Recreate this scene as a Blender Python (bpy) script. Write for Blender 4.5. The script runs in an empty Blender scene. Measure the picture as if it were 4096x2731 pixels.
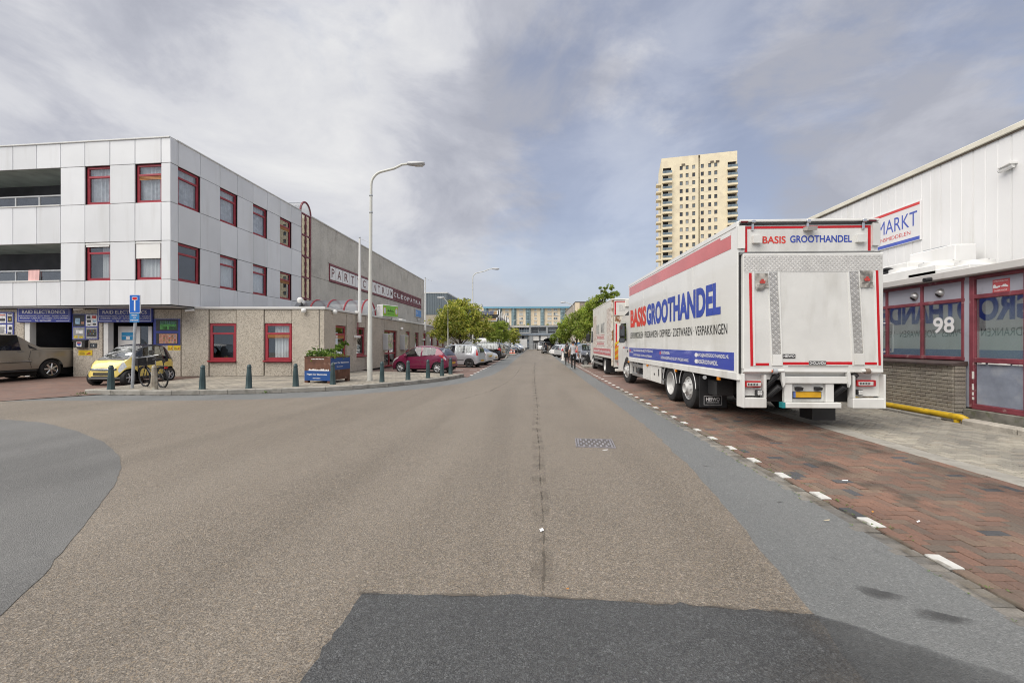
import bpy, math, random
from mathutils import Vector, Matrix, noise as mnoise
RND = random.Random(11)
SC = bpy.context.scene
COL = SC.collection
# camera, sky, sun, exposure
FPX = 4096 * 15.0 / 36.0            # focal length in photograph pixels
HOR = 1372.0                        # horizon row of the photograph
CAMH = 1.65
YAW = math.atan((2140 - 2048) / FPX)
cam = bpy.data.cameras.new("camera")
cam.lens = 15.0; cam.sensor_width = 36.0; cam.clip_start = 0.05; cam.clip_end = 3000
cam.shift_y = (HOR - 1365.5) / 4096.0
camo = bpy.data.objects.new("camera", cam); COL.objects.link(camo)
camo.location = (0, 0, CAMH); camo.rotation_euler = (math.pi / 2, 0, YAW)
SC.camera = camo
SUN_AZ = math.radians(226)          # direction the light comes from, clockwise from +Y
SUN_EL = math.radians(55)
w = bpy.data.worlds.new("World"); SC.world = w; w.use_nodes = True
nt = w.node_tree; N = nt.nodes; L = nt.links; N.clear()
def wn(t, **k):
 n = N.new(t)
 for a, b in k.items(): setattr(n, a, b)
 return n
out = wn('ShaderNodeOutputWorld'); bg = wn('ShaderNodeBackground'); bg.inputs[1].default_value = 0.05
L.new(bg.outputs[0], out.inputs[0])
sky = wn('ShaderNodeTexSky', sky_type='NISHITA', sun_disc=False, sun_elevation=SUN_EL, sun_rotation=SUN_AZ)
sky.air_density = 1.0; sky.dust_density = 1.2; sky.ozone_density = 1.5
tc = wn('ShaderNodeTexCoord'); sep = wn('ShaderNodeSeparateXYZ'); L.new(tc.outputs['Generated'], sep.inputs[0])
def mth(op, a, b=None, c=None):
 n = wn('ShaderNodeMath', operation=op)
 for i, x in enumerate((a, b, c)):
  if x is None: continue
  if isinstance(x, (int, float)): n.inputs[i].default_value = x
  else: L.new(x, n.inputs[i])
 return n.outputs[0]
def cloud(scale, detail, rough, off, dist=0.0):
 mp = wn('ShaderNodeMapping'); mp.inputs['Location'].default_value = off
 mp.inputs['Scale'].default_value = (1.0, 1.0, 1.9); L.new(tc.outputs['Generated'], mp.inputs[0])
 n = wn('ShaderNodeTexNoise'); n.inputs['Scale'].default_value = scale; n.inputs['Detail'].default_value = detail
 n.inputs['Roughness'].default_value = rough; n.inputs['Distortion'].default_value = dist
 L.new(mp.outputs[0], n.inputs['Vector']); return n.outputs[0]
def ramp(src, pts):
 r = wn('ShaderNodeValToRGB'); e = r.color_ramp.elements
 while len(e) < len(pts): e.new(0.5)
 for el, (p, c) in zip(e, pts):
  el.position = p; el.color = (c[0], c[1], c[2], 1) if isinstance(c, tuple) else (c, c, c, 1)
 r.color_ramp.interpolation = 'EASE' if len(pts) == 2 else 'LINEAR'
 L.new(src, r.inputs[0]); return r.outputs[0]
def blob(px, py, r):
 d = Vector(((px - 2048) / FPX, 1.0, (HOR - py) / FPX)).normalized(); d.rotate(Matrix.Rotation(YAW, 3, 'Z'))
 v = wn('ShaderNodeVectorMath', operation='DOT_PRODUCT'); v.inputs[1].default_value = d; L.new(tc.outputs['Generated'], v.inputs[0])
 m = wn('ShaderNodeMapRange', interpolation_type='SMOOTHSTEP'); m.inputs[1].default_value = math.cos(math.radians(r)); m.inputs[2].default_value = 1.0; L.new(v.outputs['Value'], m.inputs[0]); return m.outputs[0]
def addb(src, lst):
 for px, py, r, k in lst: src = mth('MULTIPLY_ADD', blob(px, py, r), k, src)
 return src
cover = ramp(addb(cloud(2.6, 12, 0.60, (5.1, 9.7, 2.0), 0.35), [(1450, 420, 20, .16), (1250, 150, 13, -.22), (2300, 60, 22, -.05), (3500, 60, 26, -.16), (2300, 880, 15, -.24), (2750, 880, 12, -.18), (1850, 850, 10, -.12), (3300, 700, 20, .10), (200, 250, 22, .12), (1950, 680, 14, .10)]), [(0.30, 0.52), (0.50, 1.0)])
shade = ramp(addb(cloud(3.0, 11, 0.60, (1.3, 8.4, 4.1), 0.4), [(1450, 380, 16, .14), (1150, 560, 14, .07), (2050, 700, 15, -.15), (3300, 650, 20, -.12), (150, 500, 26, .03), (2500, 480, 13, .08), (3500, 150, 24, -.09), (400, 60, 18, -.05), (2200, 20, 16, -.06)]),
    [(0.30, (2.9, 3.02, 3.5)), (0.45, (3.65, 3.75, 4.2)), (0.57, (4.7, 4.75, 5.05)), (0.80, (5.8, 5.8, 5.85))])
skyc = wn('ShaderNodeMix', data_type='RGBA', blend_type='MULTIPLY'); skyc.inputs[0].default_value = 1
L.new(sky.outputs[0], skyc.inputs[6]); skyc.inputs[7].default_value = (1.25, 1.10, 1.08, 1)
mx = wn('ShaderNodeMix', data_type='RGBA')
L.new(cover, mx.inputs[0]); L.new(skyc.outputs[2], mx.inputs[6]); L.new(shade, mx.inputs[7])
hz = wn('ShaderNodeMapRange'); hz.inputs[1].default_value = 0.0; hz.inputs[2].default_value = 0.28
hz.inputs[3].default_value = 0.85; hz.inputs[4].default_value = 0.0; L.new(sep.outputs[2], hz.inputs[0])
mx2 = wn('ShaderNodeMix', data_type='RGBA'); L.new(hz.outputs[0], mx2.inputs[0])
L.new(mx.outputs[2], mx2.inputs[6]); mx2.inputs[7].default_value = (3.4, 3.8, 4.4, 1)
L.new(mx2.outputs[2], bg.inputs[0])
sun = bpy.data.lights.new("sun", 'SUN'); sun.energy = 1.5; sun.angle = math.radians(70); sun.color = (1, 0.945, 0.86)
suno = bpy.data.objects.new("sun", sun); COL.objects.link(suno)
sd = Vector((math.sin(SUN_AZ) * math.cos(SUN_EL), math.cos(SUN_AZ) * math.cos(SUN_EL), math.sin(SUN_EL)))
suno.rotation_euler = sd.to_track_quat('Z', 'Y').to_euler(); suno.location = sd * 60
vs = SC.view_settings; vs.view_transform = 'Standard'; vs.look = 'None'; vs.gamma = 1; vs.exposure = 1.52
vs.use_curve_mapping = False
SC.cycles.filter_width = 1.05; SC.cycles.max_bounces = 6; SC.cycles.transparent_max_bounces = 12
# photograph pixel -> place
def cam2world(c, d): return (c * math.cos(YAW) - d * math.sin(YAW), c * math.sin(YAW) + d * math.cos(YAW))
def G(px, py, z=0.0):
 d = (CAMH - z) * FPX / (py - HOR); return cam2world((px - 2048) / FPX * d, d)
def CD(px, d): return cam2world((px - 2048) / FPX * d, d)
class Face:
 def __init__(s, o, ang):
  s.o = Vector((o[0], o[1])); s.a = ang; s.d = Vector((math.cos(ang), math.sin(ang)))
  s.M = Matrix.Translation((o[0], o[1], 0)) @ Matrix.Rotation(ang, 4, 'Z')
 @classmethod
 def pts(c, p, q): return c(p, math.atan2(q[1] - p[1], q[0] - p[0]))
 def hit(s, px):
  r = Vector(cam2world((px - 2048) / FPX, 1.0))
  det = r.x * -s.d.y + r.y * s.d.x
  t = (s.o.x * -s.d.y + s.o.y * s.d.x) / det
  return t, (r * t - s.o).dot(s.d)
 def u(s, px): return s.hit(px)[1]
 def z(s, px, py): return CAMH + (HOR - py) * s.hit(px)[0] / FPX
 def at(s, u, n=0.0):
  p = s.o + s.d * u + Vector((-s.d.y, s.d.x)) * n; return (p.x, p.y)
# materials
MATS = {}
def mat(name, col, rough=0.6, metal=0.0, var=0.12, vs_=1.5, bump=0.0, bs=40.0, spec=0.5, coat=0.0, speck=None, col2=None, c2=(0.5, 0.62), c2s=2.0, detail=6, stretch=(1, 1, 1), extra=()):
 if name in MATS: return MATS[name]
 m = bpy.data.materials.new(name); m.use_nodes = True; MATS[name] = m
 t = m.node_tree; n = t.nodes; l = t.links; b = n['Principled BSDF']
 b.inputs['Roughness'].default_value = rough; b.inputs['Metallic'].default_value = metal
 b.inputs['Specular IOR Level'].default_value = spec; b.inputs['Coat Weight'].default_value = coat
 b.inputs['Coat Roughness'].default_value = 0.05
 co = n.new('ShaderNodeTexCoord')
 def nz(sc, det=6, st=None):
  k = n.new('ShaderNodeTexNoise'); k.inputs['Scale'].default_value = sc; k.inputs['Detail'].default_value = det; v = co.outputs['Object']
  if st and st != (1, 1, 1): mp = n.new('ShaderNodeMapping'); mp.inputs['Scale'].default_value = st; l.new(v, mp.inputs[0]); v = mp.outputs[0]
  l.new(v, k.inputs['Vector']); return k
 def rp(src, pts, interp='LINEAR'):
  r = n.new('ShaderNodeValToRGB'); e = r.color_ramp.elements; r.color_ramp.interpolation = interp
  while len(e) < len(pts): e.new(0.5)
  for el, (p, c) in zip(e, pts): el.position = p; el.color = (*c, 1)
  l.new(src, r.inputs[0]); return r.outputs[0]
 def mix(fac, a, bb, bt='MIX'):
  k = n.new('ShaderNodeMix'); k.data_type = 'RGBA'; k.blend_type = bt
  if isinstance(fac, float): k.inputs[0].default_value = fac
  else: l.new(fac, k.inputs[0])
  for i, x in ((6, a), (7, bb)):
   if isinstance(x, tuple): k.inputs[i].default_value = (*x, 1)
   else: l.new(x, k.inputs[i])
  return k.outputs[2]
 lo = tuple(c * (1 - var) for c in col); hi = tuple(min(1, c * (1 + var)) for c in col)
 c = rp(nz(vs_, detail).outputs[0], [(0.32, lo), (0.68, hi)])
 if col2: c = mix(rp(nz(c2s, 7, stretch).outputs[0], [(c2[0], (0, 0, 0)), (c2[1], (1, 1, 1))]), c, col2)
 for sc, st, lo_, hi_, cc, am in extra: c = mix(rp(nz(sc, 8, st).outputs[0], [(lo_, (0, 0, 0)), (hi_, (am, am, am))]), c, cc)
 if speck:
  for sc, amt, cs in speck:        # scale, strength, colours
   v = n.new('ShaderNodeTexVoronoi'); v.inputs['Scale'].default_value = sc; l.new(co.outputs['Object'], v.inputs['Vector'])
   s = n.new('ShaderNodeSeparateColor'); l.new(v.outputs['Color'], s.inputs[0])
   c = mix(float(amt), c, rp(s.outputs[0], cs, 'CONSTANT'), 'MIX')
 l.new(c, b.inputs['Base Color'])
 if bump:
  k = n.new('ShaderNodeBump'); k.inputs['Strength'].default_value = bump; k.inputs['Distance'].default_value = 0.02
  l.new(nz(bs, 4).outputs[0], k.inputs['Height']); l.new(k.outputs[0], b.inputs['Normal'])
 return m
def rmat(name, cols, rough=0.8, jit=0.25, grain=60, bump=0.3):
 if name in MATS: return MATS[name]
 m = mat(name, (0.5, 0.5, 0.5), rough, var=jit, vs_=grain, bump=bump, bs=grain * 2)
 t = m.node_tree; n = t.nodes; l = t.links; b = n['Principled BSDF']
 src = b.inputs['Base Color'].links[0].from_socket
 oi = n.new('ShaderNodeObjectInfo'); ge = n.new('ShaderNodeNewGeometry')
 a = n.new('ShaderNodeMath'); a.operation = 'ADD'; l.new(oi.outputs['Random'], a.inputs[0]); l.new(ge.outputs['Random Per Island'], a.inputs[1])
 f = n.new('ShaderNodeMath'); f.operation = 'FRACT'; l.new(a.outputs[0], f.inputs[0])
 r = n.new('ShaderNodeValToRGB'); e = r.color_ramp.elements; r.color_ramp.interpolation = 'CONSTANT'
 while len(e) < len(cols): e.new(0.5)
 for el, (p, c) in zip(e, cols): el.position = p; el.color = (*[x * 2 for x in c], 1)
 l.new(f.outputs[0], r.inputs[0])
 k = n.new('ShaderNodeMix'); k.data_type = 'RGBA'; k.blend_type = 'MULTIPLY'; k.inputs[0].default_value = 1
 l.new(r.outputs[0], k.inputs[6]); l.new(src, k.inputs[7])
 gz = n.new('ShaderNodeTexNoise'); gz.inputs['Scale'].default_value = 0.9; gz.inputs['Detail'].default_value = 6; l.new(ge.outputs['Position'], gz.inputs['Vector'])
 r2 = n.new('ShaderNodeValToRGB'); r2.color_ramp.elements[0].position = 0.35; r2.color_ramp.elements[0].color = (0.72, 0.72, 0.72, 1); r2.color_ramp.elements[1].position = 0.65; r2.color_ramp.elements[1].color = (1.12, 1.1, 1.05, 1)
 l.new(gz.outputs[0], r2.inputs[0])
 k2 = n.new('ShaderNodeMix'); k2.data_type = 'RGBA'; k2.blend_type = 'MULTIPLY'; k2.inputs[0].default_value = 1
 l.new(k.outputs[2], k2.inputs[6]); l.new(r2.outputs[0], k2.inputs[7])
 l.new(k2.outputs[2], b.inputs['Base Color']); return m
def glass(name, tint=(0.75, 0.8, 0.82), refl=1.0, rough=0.01):
 if name in MATS: return MATS[name]
 m = bpy.data.materials.new(name); m.use_nodes = True; MATS[name] = m
 t = m.node_tree; n = t.nodes; l = t.links; n.remove(n['Principled BSDF'])
 tr = n.new('ShaderNodeBsdfTransparent'); tr.inputs[0].default_value = (*tint, 1)
 gl = n.new('ShaderNodeBsdfGlossy'); gl.inputs['Roughness'].default_value = rough; gl.inputs[0].default_value = (0.95, 0.97, 1, 1)
 lw = n.new('ShaderNodeLayerWeight'); pwr = n.new('ShaderNodeMath'); pwr.operation = 'POWER'; pwr.inputs[1].default_value = 3.5; l.new(lw.outputs['Facing'], pwr.inputs[0])
 fr = n.new('ShaderNodeMath'); fr.operation = 'MULTIPLY_ADD'; fr.inputs[1].default_value = 0.8; fr.inputs[2].default_value = 0.07 * refl; fr.use_clamp = True; l.new(pwr.outputs[0], fr.inputs[0])
 mxs = n.new('ShaderNodeMixShader'); l.new(fr.outputs[0], mxs.inputs[0]); l.new(tr.outputs[0], mxs.inputs[1]); l.new(gl.outputs[0], mxs.inputs[2])
 l.new(mxs.outputs[0], n['Material Output'].inputs[0]); return m
# mesh building
WM = {}
def world_of(p): return WM.get(p.name, Matrix.Identity(4)) if p else Matrix.Identity(4)
class MB:
 def __init__(s): s.v = []; s.f = []; s.m = []
 def add(s, vs_, fs, m=0):
  k = len(s.v); s.v += [tuple(x) for x in vs_]; s.f += [tuple(i + k for i in q) for q in fs]; s.m += [m] * len(fs); return s
 def quad(s, a, b, c, d, m=0): return s.add([a, b, c, d], [(0, 1, 2, 3)], m)
 def box(s, x0, x1, y0, y1, z0, z1, m=0, bev=0.0, M=None):
  if x0 > x1: x0, x1 = x1, x0
  if y0 > y1: y0, y1 = y1, y0
  if z0 > z1: z0, z1 = z1, z0
  bev = min(bev, (x1 - x0) * .45, (y1 - y0) * .45, (z1 - z0) * .45)
  if bev <= 0:
   vs_ = [(x, y, z) for z in (z0, z1) for y in (y0, y1) for x in (x0, x1)]
   fs = [(0, 2, 3, 1), (4, 5, 7, 6), (0, 1, 5, 4), (2, 6, 7, 3), (0, 4, 6, 2), (1, 3, 7, 5)]
  else:
   vs_ = []; idx = {}
   for iz, z in enumerate((z0, z1)):
    for iy, y in enumerate((y0, y1)):
     for ix, x in enumerate((x0, x1)):
      sx = bev if ix == 0 else -bev; sy = bev if iy == 0 else -bev; sz = bev if iz == 0 else -bev
      for ax in range(3):
       idx[(ix, iy, iz, ax)] = len(vs_)
       vs_.append((x if ax == 0 else x + sx, y if ax == 1 else y + sy, z if ax == 2 else z + sz))
   I = idx; fs = []
   for a in (0, 1):
    q = [I[(a, 0, 0, 0)], I[(a, 1, 0, 0)], I[(a, 1, 1, 0)], I[(a, 0, 1, 0)]]; fs.append(q if a else q[::-1])
    q = [I[(0, a, 0, 1)], I[(0, a, 1, 1)], I[(1, a, 1, 1)], I[(1, a, 0, 1)]]; fs.append(q if a else q[::-1])
    q = [I[(0, 0, a, 2)], I[(1, 0, a, 2)], I[(1, 1, a, 2)], I[(0, 1, a, 2)]]; fs.append(q if a else q[::-1])
   for a in (0, 1):
    for b in (0, 1):
     fl = (a ^ b) == 0
     q = [I[(a, b, 0, 0)], I[(a, b, 0, 1)], I[(a, b, 1, 1)], I[(a, b, 1, 0)]]; fs.append(q if fl else q[::-1])
     q = [I[(0, a, b, 1)], I[(0, a, b, 2)], I[(1, a, b, 2)], I[(1, a, b, 1)]]; fs.append(q if fl else q[::-1])
     q = [I[(a, 0, b, 2)], I[(a, 0, b, 0)], I[(a, 1, b, 0)], I[(a, 1, b, 2)]]; fs.append(q if fl else q[::-1])
     for c in (0, 1):
      q = [I[(a, b, c, 0)], I[(a, b, c, 1)], I[(a, b, c, 2)]]; fs.append(q[::-1] if (a ^ b ^ c) == 0 else q)
  if M is not None: vs_ = [M @ Vector(p) for p in vs_]
  return s.add(vs_, fs, m)
 def prism(s, poly, lo, hi, axis='z', m=0, M=None):
  def P(p, h): return {'x': (h, p[0], p[1]), 'y': (p[0], h, p[1]), 'z': (p[0], p[1], h)}[axis]
  n = len(poly); vs_ = [P(p, lo) for p in poly] + [P(p, hi) for p in poly]
  fs = [tuple(range(n))[::-1], tuple(range(n, 2 * n))] + [(i, (i + 1) % n, n + (i + 1) % n, n + i) for i in range(n)]
  if M is not None: vs_ = [M @ Vector(p) for p in vs_]
  return s.add(vs_, fs, m)
 def tube(s, pts, r, n=8, m=0, caps=True):
  pts = [Vector(p) for p in pts]; rs = r if isinstance(r, (list, tuple)) else [r] * len(pts)
  t0 = (pts[1] - pts[0]).normalized(); ref = Vector((0, 0, 1)) if abs(t0.z) < 0.9 else Vector((1, 0, 0))
  vs_ = []; nrm = t0.cross(ref).normalized()
  for i, p in enumerate(pts):
   t = (pts[min(i + 1, len(pts) - 1)] - pts[max(i - 1, 0)]).normalized()
   nrm = (nrm - t * nrm.dot(t)).normalized(); bi = t.cross(nrm)
   for k in range(n):
    a = 2 * math.pi * k / n; vs_.append(p + (nrm * math.cos(a) + bi * math.sin(a)) * rs[i])
  fs = [(i * n + k, i * n + (k + 1) % n, (i + 1) * n + (k + 1) % n, (i + 1) * n + k) for i in range(len(pts) - 1) for k in range(n)]
  if caps: fs += [tuple(range(n))[::-1], tuple(range((len(pts) - 1) * n, len(pts) * n))]
  return s.add(vs_, fs, m)
 def lathe(s, prof, n=20, m=0, M=None, a0=0.0, a1=2 * math.pi):
  full = abs(a1 - a0 - 2 * math.pi) < 1e-6; k = n if full else n + 1
  vs_ = [(r * math.cos(a0 + (a1 - a0) * j / n), r * math.sin(a0 + (a1 - a0) * j / n), z) for r, z in prof for j in range(k)]
  fs = [(i * k + j, i * k + (j + 1) % k, (i + 1) * k + (j + 1) % k, (i + 1) * k + j) for i in range(len(prof) - 1) for j in range(n)]
  if M is not None: vs_ = [M @ Vector(p) for p in vs_]
  return s.add(vs_, fs, m)
 def sheet(s, poly, z=0.0, m=0): return s.add([(p[0], p[1], z) for p in poly], [tuple(range(len(poly)))], m)
 def build(s, name, mats, parent=None, M=None, smooth=None, recalc=True):
  me = bpy.data.meshes.new(name); me.from_pydata(s.v, [], s.f)
  if not isinstance(mats, (list, tuple)): mats = [mats]
  for x in mats: me.materials.append(x)
  if len(mats) > 1: me.polygons.foreach_set('material_index', s.m)
  if recalc:
   import bmesh
   bm = bmesh.new(); bm.from_mesh(me); bmesh.ops.recalc_face_normals(bm, faces=bm.faces); bm.to_mesh(me); bm.free()
  if smooth is not None:
   me.polygons.foreach_set('use_smooth', [True] * len(me.polygons)); me.set_sharp_from_angle(angle=math.radians(smooth))
  me.update(); return put(name, me, parent, M)
def put(name, me, parent=None, M=None):
 o = bpy.data.objects.new(name, me); COL.objects.link(o)
 pw = world_of(parent); Mw = M if M is not None else pw
 if parent: o.parent = parent
 o.matrix_basis = pw.inverted() @ Mw
 WM[o.name] = Mw.copy(); return o
def tag(o, label, cat, group=None):
 o['label'] = label; o['category'] = cat
 if group: o['group'] = group
 return o
def struct(o): o['kind'] = 'structure'; return o
def stuff(o): o['kind'] = 'stuff'; return o
def thing(name, label, cat, loc=(0, 0, 0), rz=0.0, group=None, M=None):
 o = bpy.data.objects.new(name, None); COL.objects.link(o); o.empty_display_size = 0.2
 if M is None: M = Matrix.Translation(loc) @ Matrix.Rotation(rz, 4, 'Z')
 o.matrix_basis = M; WM[o.name] = M.copy(); return tag(o, label, cat, group)
def dup(root, M, label=None, group=None):
 def cp(o, par):
  c = o.copy(); COL.objects.link(c)
  if par: c.parent = par
  WM[c.name] = (WM[par.name] @ o.matrix_basis) if par else M.copy()
  for ch in [x for x in KIDS.get(o.name, [])]: KIDS.setdefault(c.name, []).append(cp(ch, c))
  return c
 KIDS = {}
 for o in bpy.data.objects:
  if o.parent: KIDS.setdefault(o.parent.name, []).append(o)
 c = cp(root, None); c.matrix_basis = M
 if label: c['label'] = label
 if group: c['group'] = group
 return c
def text(s, x0, x1, z0, z1, y, m, parent, M=None, name='lettering', bold=0.0, ext=0.002, flip=False, shear=0.0, z0b=None, align=None):
 cu = bpy.data.curves.new('t', 'FONT'); cu.body = s; cu.offset = bold; cu.extrude = 0.0; cu.resolution_u = 4; cu.space_character = 1.0
 ob = bpy.data.objects.new('t', cu); COL.objects.link(ob)
 bpy.context.view_layer.update()
 me = bpy.data.meshes.new_from_object(ob.evaluated_get(bpy.context.evaluated_depsgraph_get()))
 bpy.data.objects.remove(ob); bpy.data.curves.remove(cu)
 xs = [v.co.x for v in me.vertices]; ys = [v.co.y for v in me.vertices]
 if not xs: return None
 ax, bx, ay, by = min(xs), max(xs), min(ys), max(ys)
 for v in me.vertices:
  fx = (v.co.x - ax) / (bx - ax); fy = (v.co.y - ay) / max(by - ay, 1e-6)
  v.co = (x0 + (x1 - x0) * fx + shear * fy, y - ext, z0 + (z1 - z0) * fy)
 me.materials.clear(); me.materials.append(m); me.update()
 o = put(name, me, parent, M); me.name = name; return o
def ring(poly, d):
 return poly
def lerp(a, b, t): return a + (b - a) * t
def pw(pts, x):
 if x <= pts[0][0]: return pts[0][1]
 for (xa, ya), (xb, yb) in zip(pts, pts[1:]):
  if x <= xb: return ya + (yb - ya) * (x - xa) / max(xb - xa, 1e-9)
 return pts[-1][1]
def spl(pts, x):
 n = len(pts)
 if x <= pts[0][0]: return pts[0][1]
 if x >= pts[-1][0]: return pts[-1][1]
 d = [(pts[i + 1][1] - pts[i][1]) / (pts[i + 1][0] - pts[i][0]) for i in range(n - 1)]
 ms = [d[0]] + [0 if d[i - 1] * d[i] <= 0 else 2 * d[i - 1] * d[i] / (d[i - 1] + d[i]) for i in range(1, n - 1)] + [d[-1]]
 for i in range(n - 1):
  if x <= pts[i + 1][0]:
   h = pts[i + 1][0] - pts[i][0]; t = (x - pts[i][0]) / h
   return (pts[i][1] * (1 + 2 * t) * (1 - t) ** 2 + ms[i] * h * t * (1 - t) ** 2 + pts[i + 1][1] * t * t * (3 - 2 * t) + ms[i + 1] * h * t * t * (t - 1))
def jag(poly, step=0.12, amp=0.012, seed=1):
 r = random.Random(seed); o = []
 for i, p in enumerate(poly):
  q = poly[(i + 1) % len(poly)]; ln = math.hypot(q[0] - p[0], q[1] - p[1]); k = max(1, min(160, int(ln / step)))
  for j in range(k):
   t = j / k; a = amp if j else 0
   o.append((lerp(p[0], q[0], t) + r.gauss(0, a), lerp(p[1], q[1], t) + r.gauss(0, a)))
 return o
# shared materials
m_white = mat('white_panel', (0.74, 0.755, 0.77), 0.34, var=0.04, vs_=0.7, spec=0.5, col2=(0.62, 0.625, 0.62), c2=(0.54, 0.78), c2s=1.6, stretch=(1, 1, .14))
t_ = m_white.node_tree; q_ = t_.nodes.new('ShaderNodeObjectInfo'); r_ = t_.nodes.new('ShaderNodeMapRange'); r_.inputs[3].default_value = .90; r_.inputs[4].default_value = 1.02; t_.links.new(q_.outputs['Random'], r_.inputs[0]); k_ = t_.nodes.new('ShaderNodeVectorMath'); k_.operation = 'SCALE'; i_ = t_.nodes['Principled BSDF'].inputs['Base Color']; t_.links.new(i_.links[0].from_socket, k_.inputs[0]); t_.links.new(r_.outputs[0], k_.inputs['Scale']); t_.links.new(k_.outputs[0], i_)
m_red = mat('red_frame', (0.34, 0.035, 0.05), 0.35, var=0.12, vs_=3)
m_redp = mat('faded_red_frame', (0.20, 0.045, 0.06), 0.5, var=0.25, vs_=4, col2=(0.34, 0.20, 0.20), c2=(0.62, 0.72), c2s=6)
m_orange = mat('orange_slat', (0.50, 0.22, 0.07), 0.4)
m_granite = mat('washed_gravel_concrete', (0.53, 0.48, 0.405), 0.85, var=0.16, vs_=0.8, bump=0.9, bs=55,
    speck=[(26, 0.42, [(0, (0.10, 0.085, 0.06)), (0.16, (0.52, 0.46, 0.36)), (0.5, (0.72, 0.66, 0.56)), (0.87, (0.24, 0.20, 0.15))]),
      (75, 0.3, [(0, (0.14, 0.12, 0.09)), (0.3, (0.50, 0.44, 0.36)), (0.7, (0.62, 0.57, 0.5))])],
    col2=(0.33, 0.30, 0.25), c2=(0.56, 0.78), c2s=1.1, stretch=(1, 1, .5))
m_granite2 = mat('grey_gravel_concrete', (0.58, 0.55, 0.49), 0.85, var=0.14, vs_=0.6, bump=0.8, bs=40,
    speck=[(18, 0.25, [(0, (0.25, 0.23, 0.20)), (0.3, (0.52, 0.49, 0.43)), (0.7, (0.64, 0.61, 0.55))])], col2=(0.38, 0.355, 0.31), c2=(0.56, 0.75), c2s=0.8)
m_coping = mat('coping_metal', (0.62, 0.62, 0.60), 0.4, var=0.08, vs_=1.5)
m_dark = mat('dark_gap', (0.02, 0.02, 0.022), 0.9)
m_inside = mat('dim_interior', (0.06, 0.06, 0.065), 0.9, var=0.4, vs_=0.8)
m_curt = mat('pale_curtain', (0.55, 0.56, 0.58), 0.9, var=0.22, vs_=4)
m_blindw = mat('white_blind', (0.78, 0.78, 0.76), 0.8, var=0.04)
m_glass = glass('window_glass', (0.92, 0.94, 0.95), 1.3)
m_glassd = glass('dark_window_glass', (0.74, 0.76, 0.77), 1.3)
m_clear = glass('clear_plastic', (0.82, 0.84, 0.86), 0.9, 0.12)
t_ = m_clear.node_tree; q_ = t_.nodes.new('ShaderNodeBsdfTranslucent'); q_.inputs[0].default_value = (.75, .77, .79, 1); k_ = t_.nodes.new('ShaderNodeMixShader'); k_.inputs[0].default_value = .6; t_.links.new(t_.nodes['Material Output'].inputs[0].links[0].from_socket, k_.inputs[1]); t_.links.new(q_.outputs[0], k_.inputs[2]); t_.links.new(k_.outputs[0], t_.nodes['Material Output'].inputs[0])
m_paintw = mat('white_paint', (0.74, 0.74, 0.72), 0.4, var=0.06, vs_=2)
m_paintg = mat('light_grey_paint', (0.45, 0.46, 0.47), 0.45, var=0.06, vs_=2)
m_steel = mat('galvanised_steel', (0.42, 0.44, 0.46), 0.45, 0.3, var=0.15, vs_=8)
m_chrome = mat('polished_metal', (0.65, 0.66, 0.67), 0.18, 1.0, var=0.05)
m_black = mat('black_plastic', (0.02, 0.02, 0.022), 0.5, var=0.2)
m_rubber = mat('tyre_rubber', (0.022, 0.022, 0.023), 0.85, var=0.25, vs_=8)
m_blue = mat('shop_sign_blue', (0.035, 0.05, 0.26), 0.4, var=0.08)
m_letw = mat('white_lettering', (0.78, 0.78, 0.78), 0.5, var=0.02)
m_yellow = mat('yellow_notice', (0.75, 0.52, 0.02), 0.5, var=0.06)
m_conc = mat('kerb_concrete', (0.30, 0.285, 0.255), 0.9, var=0.2, vs_=2.5, bump=0.4, bs=70, col2=(0.16, 0.15, 0.13), c2=(0.55, 0.72), c2s=3)
# ground
def chips(name, base, dk, lt, warm, patch, wearsc=0.45, rough=0.62, k1=0.62, spec=0.5):
 m = mat(name, base, rough, var=0.10, vs_=wearsc, spec=spec, bump=0.75, bs=120, detail=8,
   speck=[(88, k1 * 0.85, [(0, dk), (0.35, base), (0.62, lt), (0.80, warm), (0.90, dk), (0.965, (min(1, lt[0] * 1.7), min(1, lt[1] * 1.7), min(1, lt[2] * 1.7)))]),
     (210, k1 * 0.7, [(0, dk), (0.4, base), (0.7, lt), (0.9, warm)])], col2=patch, c2=(0.50, 0.72), c2s=0.7, extra=[(1.1, (1, .05, 1), .48, .62, dk, .62), (1.0, (.6, .06, 1), .50, .66, lt, .6), (5, (1, .6, 1), .64, .74, dk, .6), (.35, (1, 1, 1), .5, .7, dk, .4)])
 return m
m_brown = chips('brown_asphalt', (0.212, 0.182, 0.148), (0.072, 0.061, 0.049), (0.345, 0.305, 0.255), (0.33, 0.25, 0.16), (0.160, 0.138, 0.112))
m_grey = chips('grey_asphalt', (0.165, 0.172, 0.171), (0.092, 0.096, 0.097), (0.245, 0.252, 0.25), (0.22, 0.22, 0.212), (0.15, 0.156, 0.156), k1=0.42)
m_greyp = chips('worn_grey_asphalt', (0.155, 0.154, 0.149), (0.075, 0.075, 0.073), (0.20, 0.20, 0.195), (0.16, 0.155, 0.145), (0.104, 0.102, 0.099), k1=0.45)
m_darka = chips('dark_asphalt', (0.072, 0.074, 0.076), (0.03, 0.031, 0.033), (0.14, 0.147, 0.15), (0.08, 0.078, 0.072), (0.045, 0.046, 0.048), k1=0.7)
m_field = mat('far_paving', (0.23, 0.21, 0.185), 0.9, var=0.2, vs_=0.3)
m_stain = mat('oil_stain', (0.06, 0.06, 0.06), 0.5, var=0.3, vs_=6)
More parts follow.
